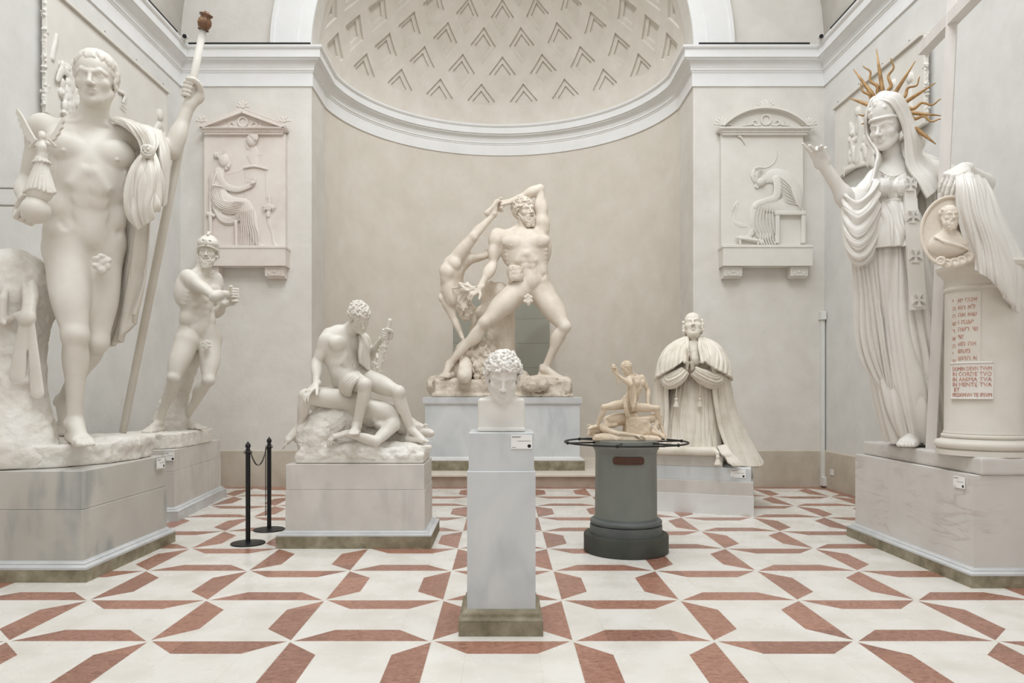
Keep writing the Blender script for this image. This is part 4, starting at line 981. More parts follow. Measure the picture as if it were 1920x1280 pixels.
def leg(S, hi, kn, an, s, fwd, mus=1.0, front=None, inner=None):
    ax = unit(kn-hi); fr0 = limb_front(hi, kn, an, fwd) if front is None else unit(front-ax*np.dot(front, ax))
    fr0 = unit(fr0-ax*np.dot(fr0, ax)); sd = unit(np.cross(ax, fr0)); L = np.linalg.norm(kn-hi); inn = sd if inner is None else sd*np.sign(np.dot(sd, inner)+1e-9)
    fr = np.array([sd, fr0, ax])
    S.cone(hi, kn, 0.090*s*mus, 0.053*s, 0.03*s)
    S.ell(lerp(hi, kn, 0.42)+fr0*0.026*s, np.array((0.062*mus, 0.058*mus, 0.175))*s, fr, 0.03*s)
    S.ell(lerp(hi, kn, 0.46)-inn*0.036*s+fr0*0.008*s, np.array((0.042*mus, 0.056*mus, 0.16))*s, fr, 0.025*s)
    S.ell(lerp(hi, kn, 0.30)+inn*0.030*s, np.array((0.050*mus, 0.062*mus, 0.15))*s, fr, 0.03*s)
    S.ell(lerp(hi, kn, 0.52)-fr0*0.026*s, np.array((0.052*mus, 0.050*mus, 0.16))*s, fr, 0.03*s)
    S.ell(lerp(hi, kn, 0.83)+inn*0.026*s+fr0*0.018*s, np.array((0.026, 0.028, 0.055))*s, fr, 0.016*s)
    S.ell(lerp(hi, kn, 0.80)-inn*0.030*s+fr0*0.014*s, np.array((0.024, 0.028, 0.060))*s, fr, 0.016*s)
    a2 = unit(an-kn); f2 = unit(fr0-a2*np.dot(fr0, a2)); s2 = unit(np.cross(a2, f2)); fr2 = np.array([s2, f2, a2]); in2 = s2*np.sign(np.dot(s2, inn)+1e-9)
    fk = unit(fr0+f2)
    S.ell(kn, np.array((0.052, 0.050, 0.055))*s, fr, 0.02*s)
    S.ell(kn+fk*0.036*s, np.array((0.027, 0.020, 0.031))*s, np.array([sd, fk, unit(np.cross(sd, fk))]), 0.010*s)
    S.cone(kn+f2*0.022*s, kn+f2*0.018*s+a2*0.07*s, 0.018*s, 0.017*s, 0.012*s)
    S.cone(kn, an, 0.047*s, 0.029*s, 0.02*s)
    S.cone(kn+f2*0.012*s+a2*0.05*s, an+f2*0.004*s, 0.028*s, 0.020*s, 0.014*s)
    S.ell(lerp(kn, an, 0.27)-f2*0.026*s+in2*0.016*s, np.array((0.036*mus, 0.038*mus, 0.105))*s, fr2, 0.018*s)
    S.ell(lerp(kn, an, 0.25)-f2*0.024*s-in2*0.020*s, np.array((0.033*mus, 0.036*mus, 0.095))*s, fr2, 0.018*s)
    S.ell(lerp(kn, an, 0.45)-f2*0.014*s, np.array((0.034, 0.032, 0.13))*s, fr2, 0.02*s)
    S.cone(lerp(kn, an, 0.6)-f2*0.024*s, an-f2*0.030*s, 0.020*s, 0.012*s, 0.016*s)
def torso(S, J, s, mus=1.0, belly=0.0, nip=True, rel=1.0):
    pel, che, nek = J['pel'], J['che'], J['nek']
    cf = frame(J['shL']-J['shR'], nek-che) if 'cup' not in J else frame(J['shL']-J['shR'], J['cup'])
    pf = frame(J['hiL']-J['hiR'], (che-pel)) if 'pup' not in J else frame(J['hiL']-J['hiR'], J['pup'])
    if 'cfr' in J: cf = J['cfr']
    if 'pfr' in J: pf = J['pfr']
    C = lambda x, f, u: loc(che, cf, s, x, f, u); Q = lambda x, f, u: loc(pel, pf, s, x, f, u); R = lambda *r: np.array(r)*s
    # mid frame for the waist
    mf = hframe(unit(cf[1]+pf[1]), unit(che-pel)); mf = np.array([unit(np.cross(mf[2], mf[1]))*(-1 if np.dot(np.cross(mf[2], mf[1]), cf[0]+pf[0]) < 0 else 1), mf[1], mf[2]])
    W = lerp(pel, che, 0.45)+0.0*mf[1]
    S.ell(C(0, -0.006, 0.0), R(0.158*mus, 0.112, 0.195), cf, 0.03*s)
    S.ell(C(0, -0.03, 0.09), R(0.150*mus, 0.085, 0.115), cf, 0.03*s)
    S.ell(W, R(0.130*mus, 0.096, 0.170), mf, 0.05*s)
    S.ell(Q(0, 0.0, 0.01), R(0.150*mus**0.5, 0.104, 0.115), pf, 0.05*s)
    if belly: S.ell(lerp(pel, che, 0.3)+mf[1]*0.05*s, R(0.10, 0.05+belly, 0.13), mf, 0.05*s)
    for q, sh, hi in ((1, J['shL'], J['hiL']), (-1, J['shR'], J['hiR'])):
        # shoulder line, trapezius, lats
        S.cone(C(q*0.04, -0.02, 0.13), sh, 0.062*s, 0.052*s, 0.035*s)
        S.cone(lerp(nek, J['hea'], 0.30)-cf[1]*0.02*s, lerp(nek, sh, 0.62)-cf[1]*0.02*s, 0.034*s, 0.028*s, 0.035*s)
        S.ell(C(q*0.115*mus, -0.045, 0.02), R(0.060*mus, 0.062, 0.150), cf, 0.035*s)
        S.ell(C(q*0.085, -0.085, 0.085), R(0.065, 0.035, 0.085), cf, 0.03*s)      # shoulder blade
        # pectorals
        S.ell(lerp(C(q*0.078*mus, 0.074, 0.056), lerp(sh, C(q*0.08, 0.07, 0.05), 0.78), 0.35), R(0.087*mus, 0.047, 0.067), frame(cf[0]+cf[2]*q*0.20, cf[2]-cf[0]*q*0.20), 0.011*s)
        S.cone(C(q*0.105*mus, 0.060, 0.075), lerp(sh, C(q*0.12, 0.04, 0.10), 0.45), 0.036*s, 0.030*s, 0.03*s)
        if nip: S.ell(C(q*0.098*mus, 0.109, 0.030), R(0.005, 0.004, 0.005), cf, 0.010*s)
        # clavicle
        S.cone(nek+cf[1]*0.036*s-cf[2]*0.012*s+cf[0]*q*0.018*s, lerp(nek, sh, 0.78)+cf[1]*0.030*s, 0.0105*s, 0.010*s, 0.016*s)
        # rib edge and flank
        S.chain([C(q*0.022, 0.088, -0.040), C(q*0.070, 0.078, -0.100), C(q*0.105, 0.030, -0.135)], [(0.008+0.013*rel)*s, (0.008+0.013*rel)*s, 0.008*s], 0.034*s)
        for i in range(4): S.ell(C(q*(0.136-0.004*i)*mus, 0.028-0.012*i+0.01, -0.005-0.036*i), R(0.013*rel, 0.026, 0.0135), cf, 0.020*s)   # serratus
        S.ell(lerp(Q(q*0.118, 0.018, 0.075), C(q*0.12, 0.02, -0.14), 0.30), R(0.042, 0.056, 0.058), mf, 0.050*s)     # oblique roll above the hip
        S.ell(Q(q*0.105, 0.0, 0.02), R(0.055, 0.075, 0.07), pf, 0.03*s)
        S.ell(lerp(Q(q*0.072, -0.068, -0.045), hi-pf[1]*0.055*s, 0.5), R(0.078, 0.074, 0.082), pf, 0.018*s)          # buttock
        S.cone(Q(q*0.10, 0.03, 0.0), hi+pf[1]*0.015*s, 0.060*s, 0.080*s, 0.04*s)
    # belly wall
    for i, t in enumerate((0.80, 0.58, 0.36)):
        for q in (-1, 1):
            x = 0.036; c = lerp(Q(q*x*0.9, 0.088, 0.02), C(q*x, 0.096, -0.05), t); S.ell(c, R(0.034, 0.012+0.005*rel, 0.036 if i < 2 else 0.045), mf, (0.022-0.010*rel)*s)
    S.ell(lerp(Q(0, 0.085, 0.0), C(0, 0.09, -0.05), 0.12), R(0.065, 0.030, 0.065), mf, 0.03*s)
    for q in (-1, 1):                                                # fold from the hip bone to the groin
        S.chain([Q(q*0.122, 0.092, 0.055), Q(q*0.082, 0.118, -0.005), Q(q*0.040, 0.118, -0.060)], [0.006*s, 0.010*s, 0.008*s], 0.022*s, 's', sub=3)
    S.ell(lerp(Q(0, 0.122, 0.02), C(0, 0.120, -0.05), 0.36)+mf[1]*0.004*s, R(0.007, 0.016, 0.011), mf, 0.008*s, 's')
    S.chain([C(0, 0.128, 0.085), C(0, 0.124, 0.0)], [0.008*s, 0.008*s], 0.014*s, 's')
    # neck
    nh = J['hea']; a = nek-cf[2]*0.02*s-cf[1]*0.012*s; b = nh-(J['hfr'][2]*0.055+J['hfr'][1]*0.015)*s
    S.cone(a, b, 0.064*s, 0.057*s, 0.025*s)
    for q in (-1, 1): S.cone(nek+cf[1]*0.038*s+cf[0]*q*0.012*s, nh-J['hfr'][2]*0.045*s+J['hfr'][0]*q*0.060*s-J['hfr'][1]*0.015*s, 0.013*s, 0.015*s, 0.014*s)
    S.ell(lerp(nek, nh, 0.42)+cf[1]*0.052*s, R(0.012, 0.012, 0.016), cf, 0.014*s)
    return cf, pf
def body(S, J, s, mus=1.0, parts=('arms', 'legs', 'head'), headkw={}, mirror=None, belly=0.0, hs=1.0, rel=1.0):
    J['hfr'] = hframe(J['hfwd'], J['hup']); cf, pf = torso(S, J, s, mus, belly, rel=rel)
    J['cf'], J['pf'] = cf, pf
    for q, X in ((1, 'L'), (-1, 'R')):
        if 'sh'+X in J and 'el'+X in J: arm(S, J['sh'+X], J['el'+X], J['wr'+X], s, J.get('af'+X, cf[1]), mus)
        if 'kn'+X in J: leg(S, J['hi'+X], J['kn'+X], J['an'+X], s, pf[1], mus, J.get('front'+X), -pf[0]*q)
    head(S, J['hea'], J['hfwd'], J['hup'], s*hs, **headkw)
    return J
def leaf(name, c, fwd, up, s, mat, parent, seed=0):
    """plaster fig leaf cluster"""
    S = Sculpt(0.0045*s/1.0 if s < 1.3 else 0.007); fr = hframe(fwd, up); rs = np.random.RandomState(seed)
    S.ell(c, np.array((0.030, 0.024, 0.038))*s, fr, 0)
    for (x, u, a, b) in ((0, -0.030, 0.018, 0.024), (-0.022, -0.014, 0.018, 0.016), (0.022, -0.014, 0.018, 0.016), (-0.020, 0.016, 0.018, 0.015), (0.020, 0.016, 0.018, 0.015), (0, 0.030, 0.020, 0.014)):
        S.ell(loc(c, fr, s, x, 0.014, u), np.array((a, 0.012, b))*s, fr, 0.003*s)
    S.noise(c-0.3*s, c+0.3*s, 0.0035*s, 55/s, 2, seed)
    return S.build(name, mat, parent)
def cutz(S, z, c, r):
    def flat(X, Y, Z): return Z-z
    S._op(flat, A(c[0]-r, c[1]-r, z-1), A(c[0]+r, c[1]+r, z), 0, 's')
def want(n): return ONLY is None or n in ONLY
def slab(name, outline, zb, zt, mat, parent, h=0.012, rough=0.012, seed=0, extra=None, sc=14):
    """plaster base: a rounded outline (x, y) with rough sides; zt may vary with a function"""
    O = np.array(outline, float); S = Sculpt(h); lo = np.append(O.min(0), zb); hi = np.append(O.max(0), zt)
    def fn(X, Y, Z):
        X, Y = np.broadcast_arrays(X, Y); d = np.full(X.shape, 1e9); ins = np.zeros(X.shape, bool)
        for i in range(len(O)):
            a, b = O[i], O[(i+1) % len(O)]; e = b-a; wx, wy = X-a[0], Y-a[1]
            t = np.clip((wx*e[0]+wy*e[1])/(e@e), 0, 1); d = np.minimum(d, (wx-t*e[0])**2+(wy-t*e[1])**2)
            c = ((a[1] <= Y) & (b[1] > Y)) | ((b[1] <= Y) & (a[1] > Y)); xi = a[0]+(Y-a[1])/((b[1]-a[1]) if abs(b[1]-a[1]) > 1e-9 else 1e-9)*e[0]
            ins ^= c & (X < xi)
        d = np.sqrt(d); d = np.where(ins, -d, d); q = np.abs(Z-(zb+zt)/2)-(zt-zb)/2
        r = 0.02; return np.sqrt(np.maximum(d+r, 0)**2+np.maximum(q+r*0.6, 0)**2)+np.minimum(np.maximum(d+r, q+r*0.6), 0)-r*0.7
    S._op(fn, lo, hi, 0, 'u')
    if extra: extra(S)
    if rough: S.noise(lo-0.1, np.append(O.max(0), zt+3)+0.1, rough, sc, 3, seed)
    def flat(X, Y, Z): return Z-zb
    S._op(flat, lo-0.3, np.append(O.max(0), zb)+0.3, 0, 's')
    return S.build(name, mat, parent)
def build_colossus():
    t = thing('colossal_nude_statue', 'colossal white plaster nude man holding a tall staff and a winged figurine', 'statue', (-4.0, 6.4, 0.863))
    s = 1.90; p = px
    J = dict(pel=p(158, 447, 6.32), che=p(168, 318, 6.25), nek=p(172, 228, 6.28), hea=p(180, 152, 6.20),
             hfwd=A(0.26, -0.95, -0.12), hup=A(0.03, -0.10, 1),
             shR=p(82, 238, 6.12), elR=p(52, 340, 6.28), wrR=p(45, 400, 5.90),
             shL=p(240, 254, 6.45), elL=p(322, 283, 6.74), wrL=p(356, 196, 6.80),
             hiR=p(124, 470, 6.22), knR=p(141, 628, 6.08), anR=p(140, 795, 6.16),
             hiL=p(192, 465, 6.42), knL=p(180, 640, 6.35), anL=p(118, 752, 6.82),
             frontR=A(0.45, -0.89, 0), frontL=A(0.5, -0.86, 0))
    J['hiR'] = J['hiR']; S = Sculpt(0.0070)
    body(S, J, s, 1.06, hs=1.04, rel=0.35, headkw=dict(fat=0.97))
    up = A(0, 0, 1)
    foot(S, J['anR'], None, p(163, 838, 5.82), up, s*1.05, side=1)
    foot(S, J['anL'], None, p(126, 818, 6.50), up, s, side=-1)
    # right hand below the globe, palm up
    hand(S, J['wrR'], unit(A(0.42, -0.62, -0.42)), A(-0.2, -0.3, -1), s, side=-1, curl=(0.55, 0.75, 0.6), thumb=(0.3, 0.3), td=A(0.50, -0.55, 0.5))
    # left fist around the staff
    st0, st1 = p(381, 56, 6.72), p(230, 811, 7.08); ax = unit(st0-st1)
    pc = lerp(st0, st1, (160-50)/(811-50.)); grip(S, pc, ax, A(0.15, 0.9, 0), s*0.98, 0.036, side=1, wr=J['wrL'])
    S.build('body', 'plaster', t)
    S = Sculpt(0.008); fr = hframe(J['hfwd'], J['hup']); straight_hair(S, J['hea'], fr, s*1.06, n=70, seed=4); S.build('hair', 'plaster', t)
    leaf('fig_leaf', p(191, 494, 6.17), A(0.5, -0.86, 0), up, s, 'plaster', t, 1)
    # staff
    b = MB(); b.tube([st0, lerp(st0, st1, 0.15), lerp(st0, st1, 0.5), st1], [0.031, 0.035, 0.041, 0.034], 20).build('staff', 'plaster', t, smooth=True)
    d = ax; o = st0; xa = unit(np.cross(d, A(0, 1, 0))); ya = np.cross(xa, d); b = MB(); V = []; prof = [(0.040, -0.005), (0.052, 0.0), (0.036, 0.01), (0.050, 0.022), (0.062, 0.055), (0.058, 0.085), (0.040, 0.11), (0.048, 0.125), (0.062, 0.135), (0.03, 0.15), (0.022, 0.165), (0.0, 0.17)]
    for i, (r, h) in enumerate(prof):
        for j in range(36):
            a = 2*PI*j/36; rr = r*(1+0.10*math.cos(6*a) if 2 < i < 9 else 1); V.append(o+d*h+rr*(math.cos(a)*xa+math.sin(a)*ya))
    F = [(i*36+j, i*36+(j+1) % 36, (i+1)*36+(j+1) % 36, (i+1)*36+j) for i in range(len(prof)-1) for j in range(36)]
    fin = mesh('staff_finial', V, F, 'bronze', t, smooth=True); fin['label'] = 'small brown bronze bud-shaped finial'
    # globe and winged figurine
    g = p(67, 394, 5.66); S = Sculpt(0.006); S.ell(g, 0.105, None, 0); S.ell(g+A(0, 0, 0.105), A(0.03, 0.03, 0.016), None, 0.01); S.build('globe', 'plaster', t)
    S = Sculpt(0.0055); base = g+A(0.01, 0, 0.11); z = A(0, 0, 1.0)
    P = lambda x, y, dd=0.0: p(x, y, 5.66+dd)
    S.cone(base, P(70, 352), 0.016, 0.018, 0.01)
    # flaring skirt with pleats
    top = P(78, 298); bot = P(74, 356)
    S.cone(top, bot, 0.034, 0.105, 0.01, flat=(A(0, 1, 0), 0.75))
    for i in range(22):
        a = 2*PI*i/22; S.cone(top+A(0.03*math.cos(a), 0.022*math.sin(a), 0), bot+A(0.112*math.cos(a), 0.085*math.sin(a), -0.02+0.012*math.sin(3*a)), 0.006, 0.011, 0.004)
    S.cone(P(78, 300), P(80, 294), 0.050, 0.036, 0.01)
    for i in range(14):
        a = 2*PI*i/14; S.cone(P(78, 296)+A(0.02*math.cos(a), 0.02*math.sin(a), 0), P(78, 303)+A(0.066*math.cos(a), 0.05*math.sin(a), -0.01), 0.007, 0.010, 0.004)
    S.chain([P(79, 296), P(80, 278), P(79, 264)], [0.034, 0.044, 0.018], 0.015)
    S.ell(P(79, 256), A(0.026, 0.028, 0.032), None, 0.008); S.ell(P(79, 251, 0.01), A(0.028, 0.028, 0.022), None, 0.004)
    for q, (sx, sy), (ex, ey), (hx, hy) in ((-1, (71, 268), (57, 276), (69, 262)), (1, (88, 268), (103, 274), (92, 262))):
        S.chain([P(sx, sy), P(ex, ey, -0.03), P(hx, hy, -0.08)], [0.017, 0.013, 0.010], 0.008)
    fig = S.build('winged_figurine', 'plaster', t)
    for q, W in ((-1, [(75, 272), (66, 262), (52, 238), (40, 215), (31, 203), (30, 214), (34, 219), (33, 226), (37, 231), (37, 239), (42, 243), (43, 251), (48, 254), (51, 262), (57, 265), (62, 272)]),
                 (1, [(84, 270), (90, 262), (100, 246), (110, 230), (118, 219), (119, 226), (115, 232), (116, 238), (111, 243), (110, 250), (105, 254), (103, 260), (97, 263), (92, 270)])):
        n = len(W); V = [P(x, y, 0.03+0.0016*abs(x-79)) for x, y in W]; V += [v+A(0.004, 0.022, 0) for v in V]
        wg = mesh('wing', V, [tuple(range(n))[::-1], tuple(range(n, 2*n))]+[(i, (i+1) % n, n+(i+1) % n, n+i) for i in range(n)], 'plaster', fig)
        bm = bmesh.new(); bm.from_mesh(wg.data); bmesh.ops.triangulate(bm, faces=[f_ for f_ in bm.faces if len(f_.verts) > 4]); bmesh.ops.recalc_face_normals(bm, faces=bm.faces); bm.to_mesh(wg.data); bm.free()
    # support: tree trunk with sword belt
    S = Sculpt(0.012)
    S.chain([p(28, 845, 6.05), p(22, 760, 6.12), p(20, 650, 6.2), p(22, 560, 6.25), p(24, 530, 6.25)], [0.32, 0.235, 0.235, 0.30, 0.27], 0.10, sub=3)
    S.cone(p(15, 852, 5.98), p(70, 862, 6.0), 0.22, 0.12, 0.15)
    S.cone(p(50, 540, 6.25), p(110, 548, 6.32), 0.12, 0.10, 0.12); S.cone(p(80, 560, 6.3), p(20, 600, 6.2), 0.12, 0.14, 0.10)
    S.cone(p(-10, 530, 6.3), p(45, 522, 6.3), 0.09, 0.06, 0.06)
    for i, (x, y) in enumerate(((-5, 640), (45, 640), (50, 730), (5, 720), (75, 800), (30, 800))): S.cone(p(x, y, 6.02), p(x+6, y+70, 6.0), 0.06, 0.09, 0.07)
    S.noise(p(-60, 860, 6.5)-A(0.5, 0.9, 0), p(140, 500, 6.5)+A(0.5, 0.6, 0.1), 0.010, 16, 3, 5)
    cutz(S, 0.868, p(28, 845, 6.05), 1.2)
    S.build('tree_trunk', 'plaster_rough', t)
    S = Sculpt(0.008)
    S.chain([p(2, 610, 5.98), p(30, 592, 5.92), p(52, 585, 5.95), p(66, 560, 6.03), p(64, 535, 6.1)], [0.025]*5, 0.01, sub=4)
    S.chain([p(46, 530, 6.06), p(50, 560, 5.97), p(50, 590, 5.93)], [0.026, 0.030, 0.04], 0.012, sub=3)
    S.chain([p(60, 525, 6.12), p(60, 560, 6.0), p(56, 590, 5.93)], [0.030, 0.034, 0.04], 0.012, sub=3)
    S.ell(p(50, 597, 5.92), A(0.075, 0.05, 0.065), None, 0.02)
    for (x0, y0), (x1, y1), w in (((44, 606), (33, 704), 0.052), ((58, 606), (70, 736), 0.044)):
        a, b_ = p(x0, y0, 5.92), p(x1, y1, 5.92); S.cone(a, b_, w*0.8, w*1.35, 0.01, flat=(A(0, 1, 0), 0.28))
    S.chain([p(-6, 552, 6.0), p(10, 545, 5.95), p(6, 560, 5.9), p(4, 600, 5.9), p(8, 606, 5.88)], [0.04, 0.025, 0.03, 0.035, 0.02], 0.01)
    S.build('sword_belt', 'plaster', t)
    # cloak
    def gl(*q): return [p(*a) for a in q]
    cf = A(0.45, -0.85, 0.2)
    cloth('cloak', [gl((206, 221, 6.30), (235, 238, 6.16), (262, 268, 6.22), (272, 287, 6.24)), gl((222, 221, 6.36), (250, 236, 6.20), (270, 262, 6.22), (277, 285, 6.22)),
                    gl((240, 227, 6.42), (264, 238, 6.28), (280, 262, 6.26), (282, 285, 6.23)), gl((268, 236, 6.55), (292, 246, 6.42), (296, 266, 6.36), (290, 287, 6.26))],
          'plaster', t, nu=60, nv=130, folds=4, amp=0.050, thick=0.03, seed=2, facing=cf, taper=(0.4, 1.0), wobble=0.25)
    cloth('cloak_loop', [gl((268, 284, 6.26), (249, 318, 6.18), (239, 372, 6.16), (243, 408, 6.18), (262, 424, 6.20)), gl((273, 284, 6.23), (258, 325, 6.12), (254, 380, 6.10), (256, 405, 6.10), (268, 426, 6.14)),
                         gl((279, 284, 6.22), (275, 325, 6.08), (274, 368, 6.06), (272, 392, 6.06), (276, 418, 6.10)), gl((284, 284, 6.24), (290, 320, 6.14), (288, 360, 6.12), (290, 385, 6.12), (288, 394, 6.14)),
                         gl((290, 286, 6.28), (300, 318, 6.24), (302, 352, 6.24), (298, 380, 6.24), (293, 392, 6.26))],
          'plaster', t, nu=90, nv=150, folds=4, amp=0.060, thick=0.03, seed=5, facing=cf, taper=(0.4, 1.0), wobble=0.7, merge=0.35)
    cloth('cloak_sleeve', [gl((290, 240, 6.50), (300, 290, 6.34), (303, 340, 6.36), (300, 382, 6.40)), gl((300, 244, 6.54), (308, 285, 6.44), (310, 335, 6.44), (306, 385, 6.46)),
                           gl((306, 250, 6.62), (314, 280, 6.56), (314, 320, 6.56), (311, 350, 6.58)), gl((302, 250, 6.75), (312, 282, 6.72), (312, 318, 6.72), (308, 340, 6.72))],
          'plaster', t, nu=70, nv=90, folds=3, amp=0.035, thick=0.03, seed=8, facing=cf, taper=(0.3, 1.0))
    cloth('cloak_fall', [gl((236, 255, 6.62), (232, 330, 6.66), (226, 430, 6.70), (205, 540, 6.78), (182, 620, 6.80), (160, 664, 6.82)), gl((246, 262, 6.56), (243, 340, 6.58), (239, 440, 6.60), (223, 540, 6.66), (205, 612, 6.72), (182, 660, 6.78)),
                         gl((258, 270, 6.50), (256, 350, 6.50), (252, 440, 6.50), (240, 530, 6.56), (232, 590, 6.62), (212, 648, 6.70)), gl((270, 275, 6.50), (268, 370, 6.46), (262, 450, 6.44), (254, 520, 6.48), (246, 566, 6.52), (232, 636, 6.60)),
                         gl((282, 285, 6.52), (282, 380, 6.46), (280, 450, 6.44), (275, 500, 6.46), (270, 545, 6.48), (260, 590, 6.50))],
          'plaster', t, nu=120, nv=160, folds=4, amp=0.085, thick=0.035, seed=11, facing=cf, taper=(0.6, 1.0), wobble=0.8, merge=0.3)
    # brooch
    S = Sculpt(0.0055); c = p(277, 284, 6.14); S.ell(c, A(0.062, 0.034, 0.062), None, 0); S.torus(c+cf*0.022, cf, 0.050, 0.008, 0.003)
    for i in range(8): a = 2*PI*i/8; S.ell(c+unit(cf)*0.032+A(0.030*math.cos(a)*0.9, 0.015*math.cos(a), 0.030*math.sin(a)), 0.011, None, 0.003)
    S.ell(c+unit(cf)*0.038, 0.014, None, 0.003); S.build('cloak_brooch', 'plaster', t)
    out = [(-4.78, 5.78), (-3.95, 5.76), (-3.62, 5.95), (-3.42, 6.3), (-3.36, 6.7), (-3.40, 7.05), (-4.78, 7.08)]
    def ext(S): S.box(A(-4.0, 6.75, 1.03), A(0.62, 0.32, 0.05), None, 0.04, 0.06)
    slab('plaster_base', out, 0.864, 1.045, 'plaster_rough', t, 0.011, 0.010, 3, ext)
    # thin support rods into the wall
    for k, (y, x1) in enumerate(((353, 42), (386, 104))):
        a = p(x1, y, 6.5); b_ = np.array((-XW+0.005, 6.45, a[2]+0.0)); b = MB().tube([b_, a], 0.010, 8).build('support_rod', 'steel', t, smooth=True); b['label'] = 'thin dull metal rod'
if want('colossus'): build_colossus()
def build_fighter():
    t = thing('helmeted_fighter_statue', 'white plaster nude bearded fighter in a helmet with clenched fists', 'statue', (-3.85, 9.1, 0.814))
    s = 1.37; p = px
    J = dict(pel=p(371, 622, 9.05), che=p(370, 553, 8.98), nek=p(379, 512, 9.0), hea=p(390, 472, 8.97),
             hfwd=A(0.22, -0.95, -0.10), hup=A(0.08, -0.05, 1),
             shR=p(352, 518, 8.80), elR=p(402, 556, 8.66), wrR=p(421, 551, 8.84),
             shL=p(404, 522, 9.22), elL=p(406, 588, 9.26), wrL=p(421, 570, 9.02),
             hiR=p(350, 640, 8.92), knR=p(326, 708, 8.72), anR=p(298, 792, 8.92),
             hiL=p(394, 634, 9.12), knL=p(391, 712, 8.92), anL=p(344, 791, 9.40),
             frontR=A(0.1, -0.99, 0), frontL=A(0.75, -0.66, 0))
    S = Sculpt(0.0065); body(S, J, s, 1.2, rel=0.8, headkw=dict(ears=False, brow=1.3))
    up = A(0, 0, 1)
    foot(S, J['anR'], None, p(272, 812, 8.64), up, s*1.05, side=1)
    foot(S, J['anL'], None, p(383, 805, 9.22), up, s*1.05, side=-1)
    grip(S, J['wrR']+A(0.098, 0.01, 0.01), up, A(0.15, 0.9, 0.1), s*1.12, 0.012, side=-1, wr=J['wrR'])
    grip(S, J['wrL']+A(0.085, 0.0, 0.06), A(-0.4, 0.1, 0.9), A(0.2, 0.9, 0.0), s*1.05, 0.012, side=-1, wr=J['wrL'])
    S.build('body', 'plaster', t)
    fr = hframe(J['hfwd'], J['hup']); S = Sculpt(0.0055); beard(S, J['hea'], fr, s, n=70, long=0.010); 
    for k in range(26):
        a = PI*0.42+k/25*PI*1.16; S.torus(loc(J['hea'], fr, s, 0.080*math.sin(a)*0.96, 0.0+0.092*math.cos(a)*0.9, -0.035-0.02*(k % 2)), fr[0]*math.cos(a)+fr[1]*0.4+fr[2]*0.3, 0.010*s, 0.0065*s, 0.003)
    S.build('beard', 'plaster', t)
    S = Sculpt(0.0055); c = J['hea']; H = lambda x, f, u: loc(c, fr, s, x, f, u)
    S.ell(H(0, -0.012, 0.050), A(0.094, 0.118, 0.105)*s, fr, 0)
    S.ell(H(0, 0.04, 0.072), A(0.088, 0.085, 0.060)*s, fr, 0.01)
    S.plane_cut(H(0, 0.09, 0.030), unit(-fr[2]*0.95+fr[1]*0.30), H(0, 0, 0)-0.4, H(0, 0, 0)+0.4, 0.008)
    S.ell(H(0, 0.105, -0.04), A(0.062, 0.06, 0.085)*s, fr, 0.006, 's')
    S.chain([H(-0.088, 0.01, 0.014), H(-0.060, 0.085, 0.033), H(0, 0.118, 0.045), H(0.060, 0.085, 0.033), H(0.088, 0.01, 0.014)], 0.008*s, 0.006, sub=4)
    for q in (-1, 1):
        S.ell(H(q*0.030, 0.125, 0.088), A(0.014, 0.03, 0.009)*s, fr, 0.006, 's')
        S.chain([H(q*0.084, 0.0, 0.01), H(q*0.080, -0.03, -0.035), H(q*0.055, -0.085, -0.05)], [0.012*s, 0.016*s, 0.018*s], 0.01, sub=3)
    S.cone(H(0, 0.132, 0.095), H(0, 0.130, 0.062), 0.007*s, 0.010*s, 0.008)
    S.chain([H(0, 0.06, 0.150), H(0, -0.02, 0.162), H(0, -0.09, 0.120)], [0.010*s, 0.013*s, 0.010*s], 0.008, sub=4)
    S.ell(H(0, 0.0, 0.172), A(0.020, 0.024, 0.012)*s, fr, 0.006)
    S.build('helmet', 'plaster', t)
    leaf('fig_leaf', p(387, 646, 8.86), A(0.35, -0.9, 0), up, s, 'plaster', t, 2)
    S = Sculpt(0.010)
    S.chain([p(330, 805, 9.30), p(333, 760, 9.28), p(344, 715, 9.22), p(356, 680, 9.16), p(362, 650, 9.12)], [0.16, 0.105, 0.10, 0.10, 0.09], 0.05, sub=3)
    S.chain([p(300, 806, 9.35), p(310, 760, 9.30), p(322, 730, 9.28)], [0.12, 0.08, 0.06], 0.05, sub=2)
    S.noise(p(270, 820, 9.6)-A(0.1, 0.8, 0.1), p(390, 640, 9.6)+A(0.1, 0.2, 0.1), 0.010, 18, 3, 3)
    S.build('tree_stump', 'plaster_rough', t)
    c, sn = math.cos(0.10), math.sin(0.10)
    out = [(-4.62, 8.50), (-4.3, 8.40), (-3.97, 8.42), (-3.82, 8.62), (-3.84, 9.1), (-3.90, 9.75), (-4.2, 9.95), (-4.62, 9.95)]
    slab('plaster_base', out, 0.815, 0.992, 'plaster_rough', t, 0.010, 0.007, 4)
if want('fighter'): build_fighter()
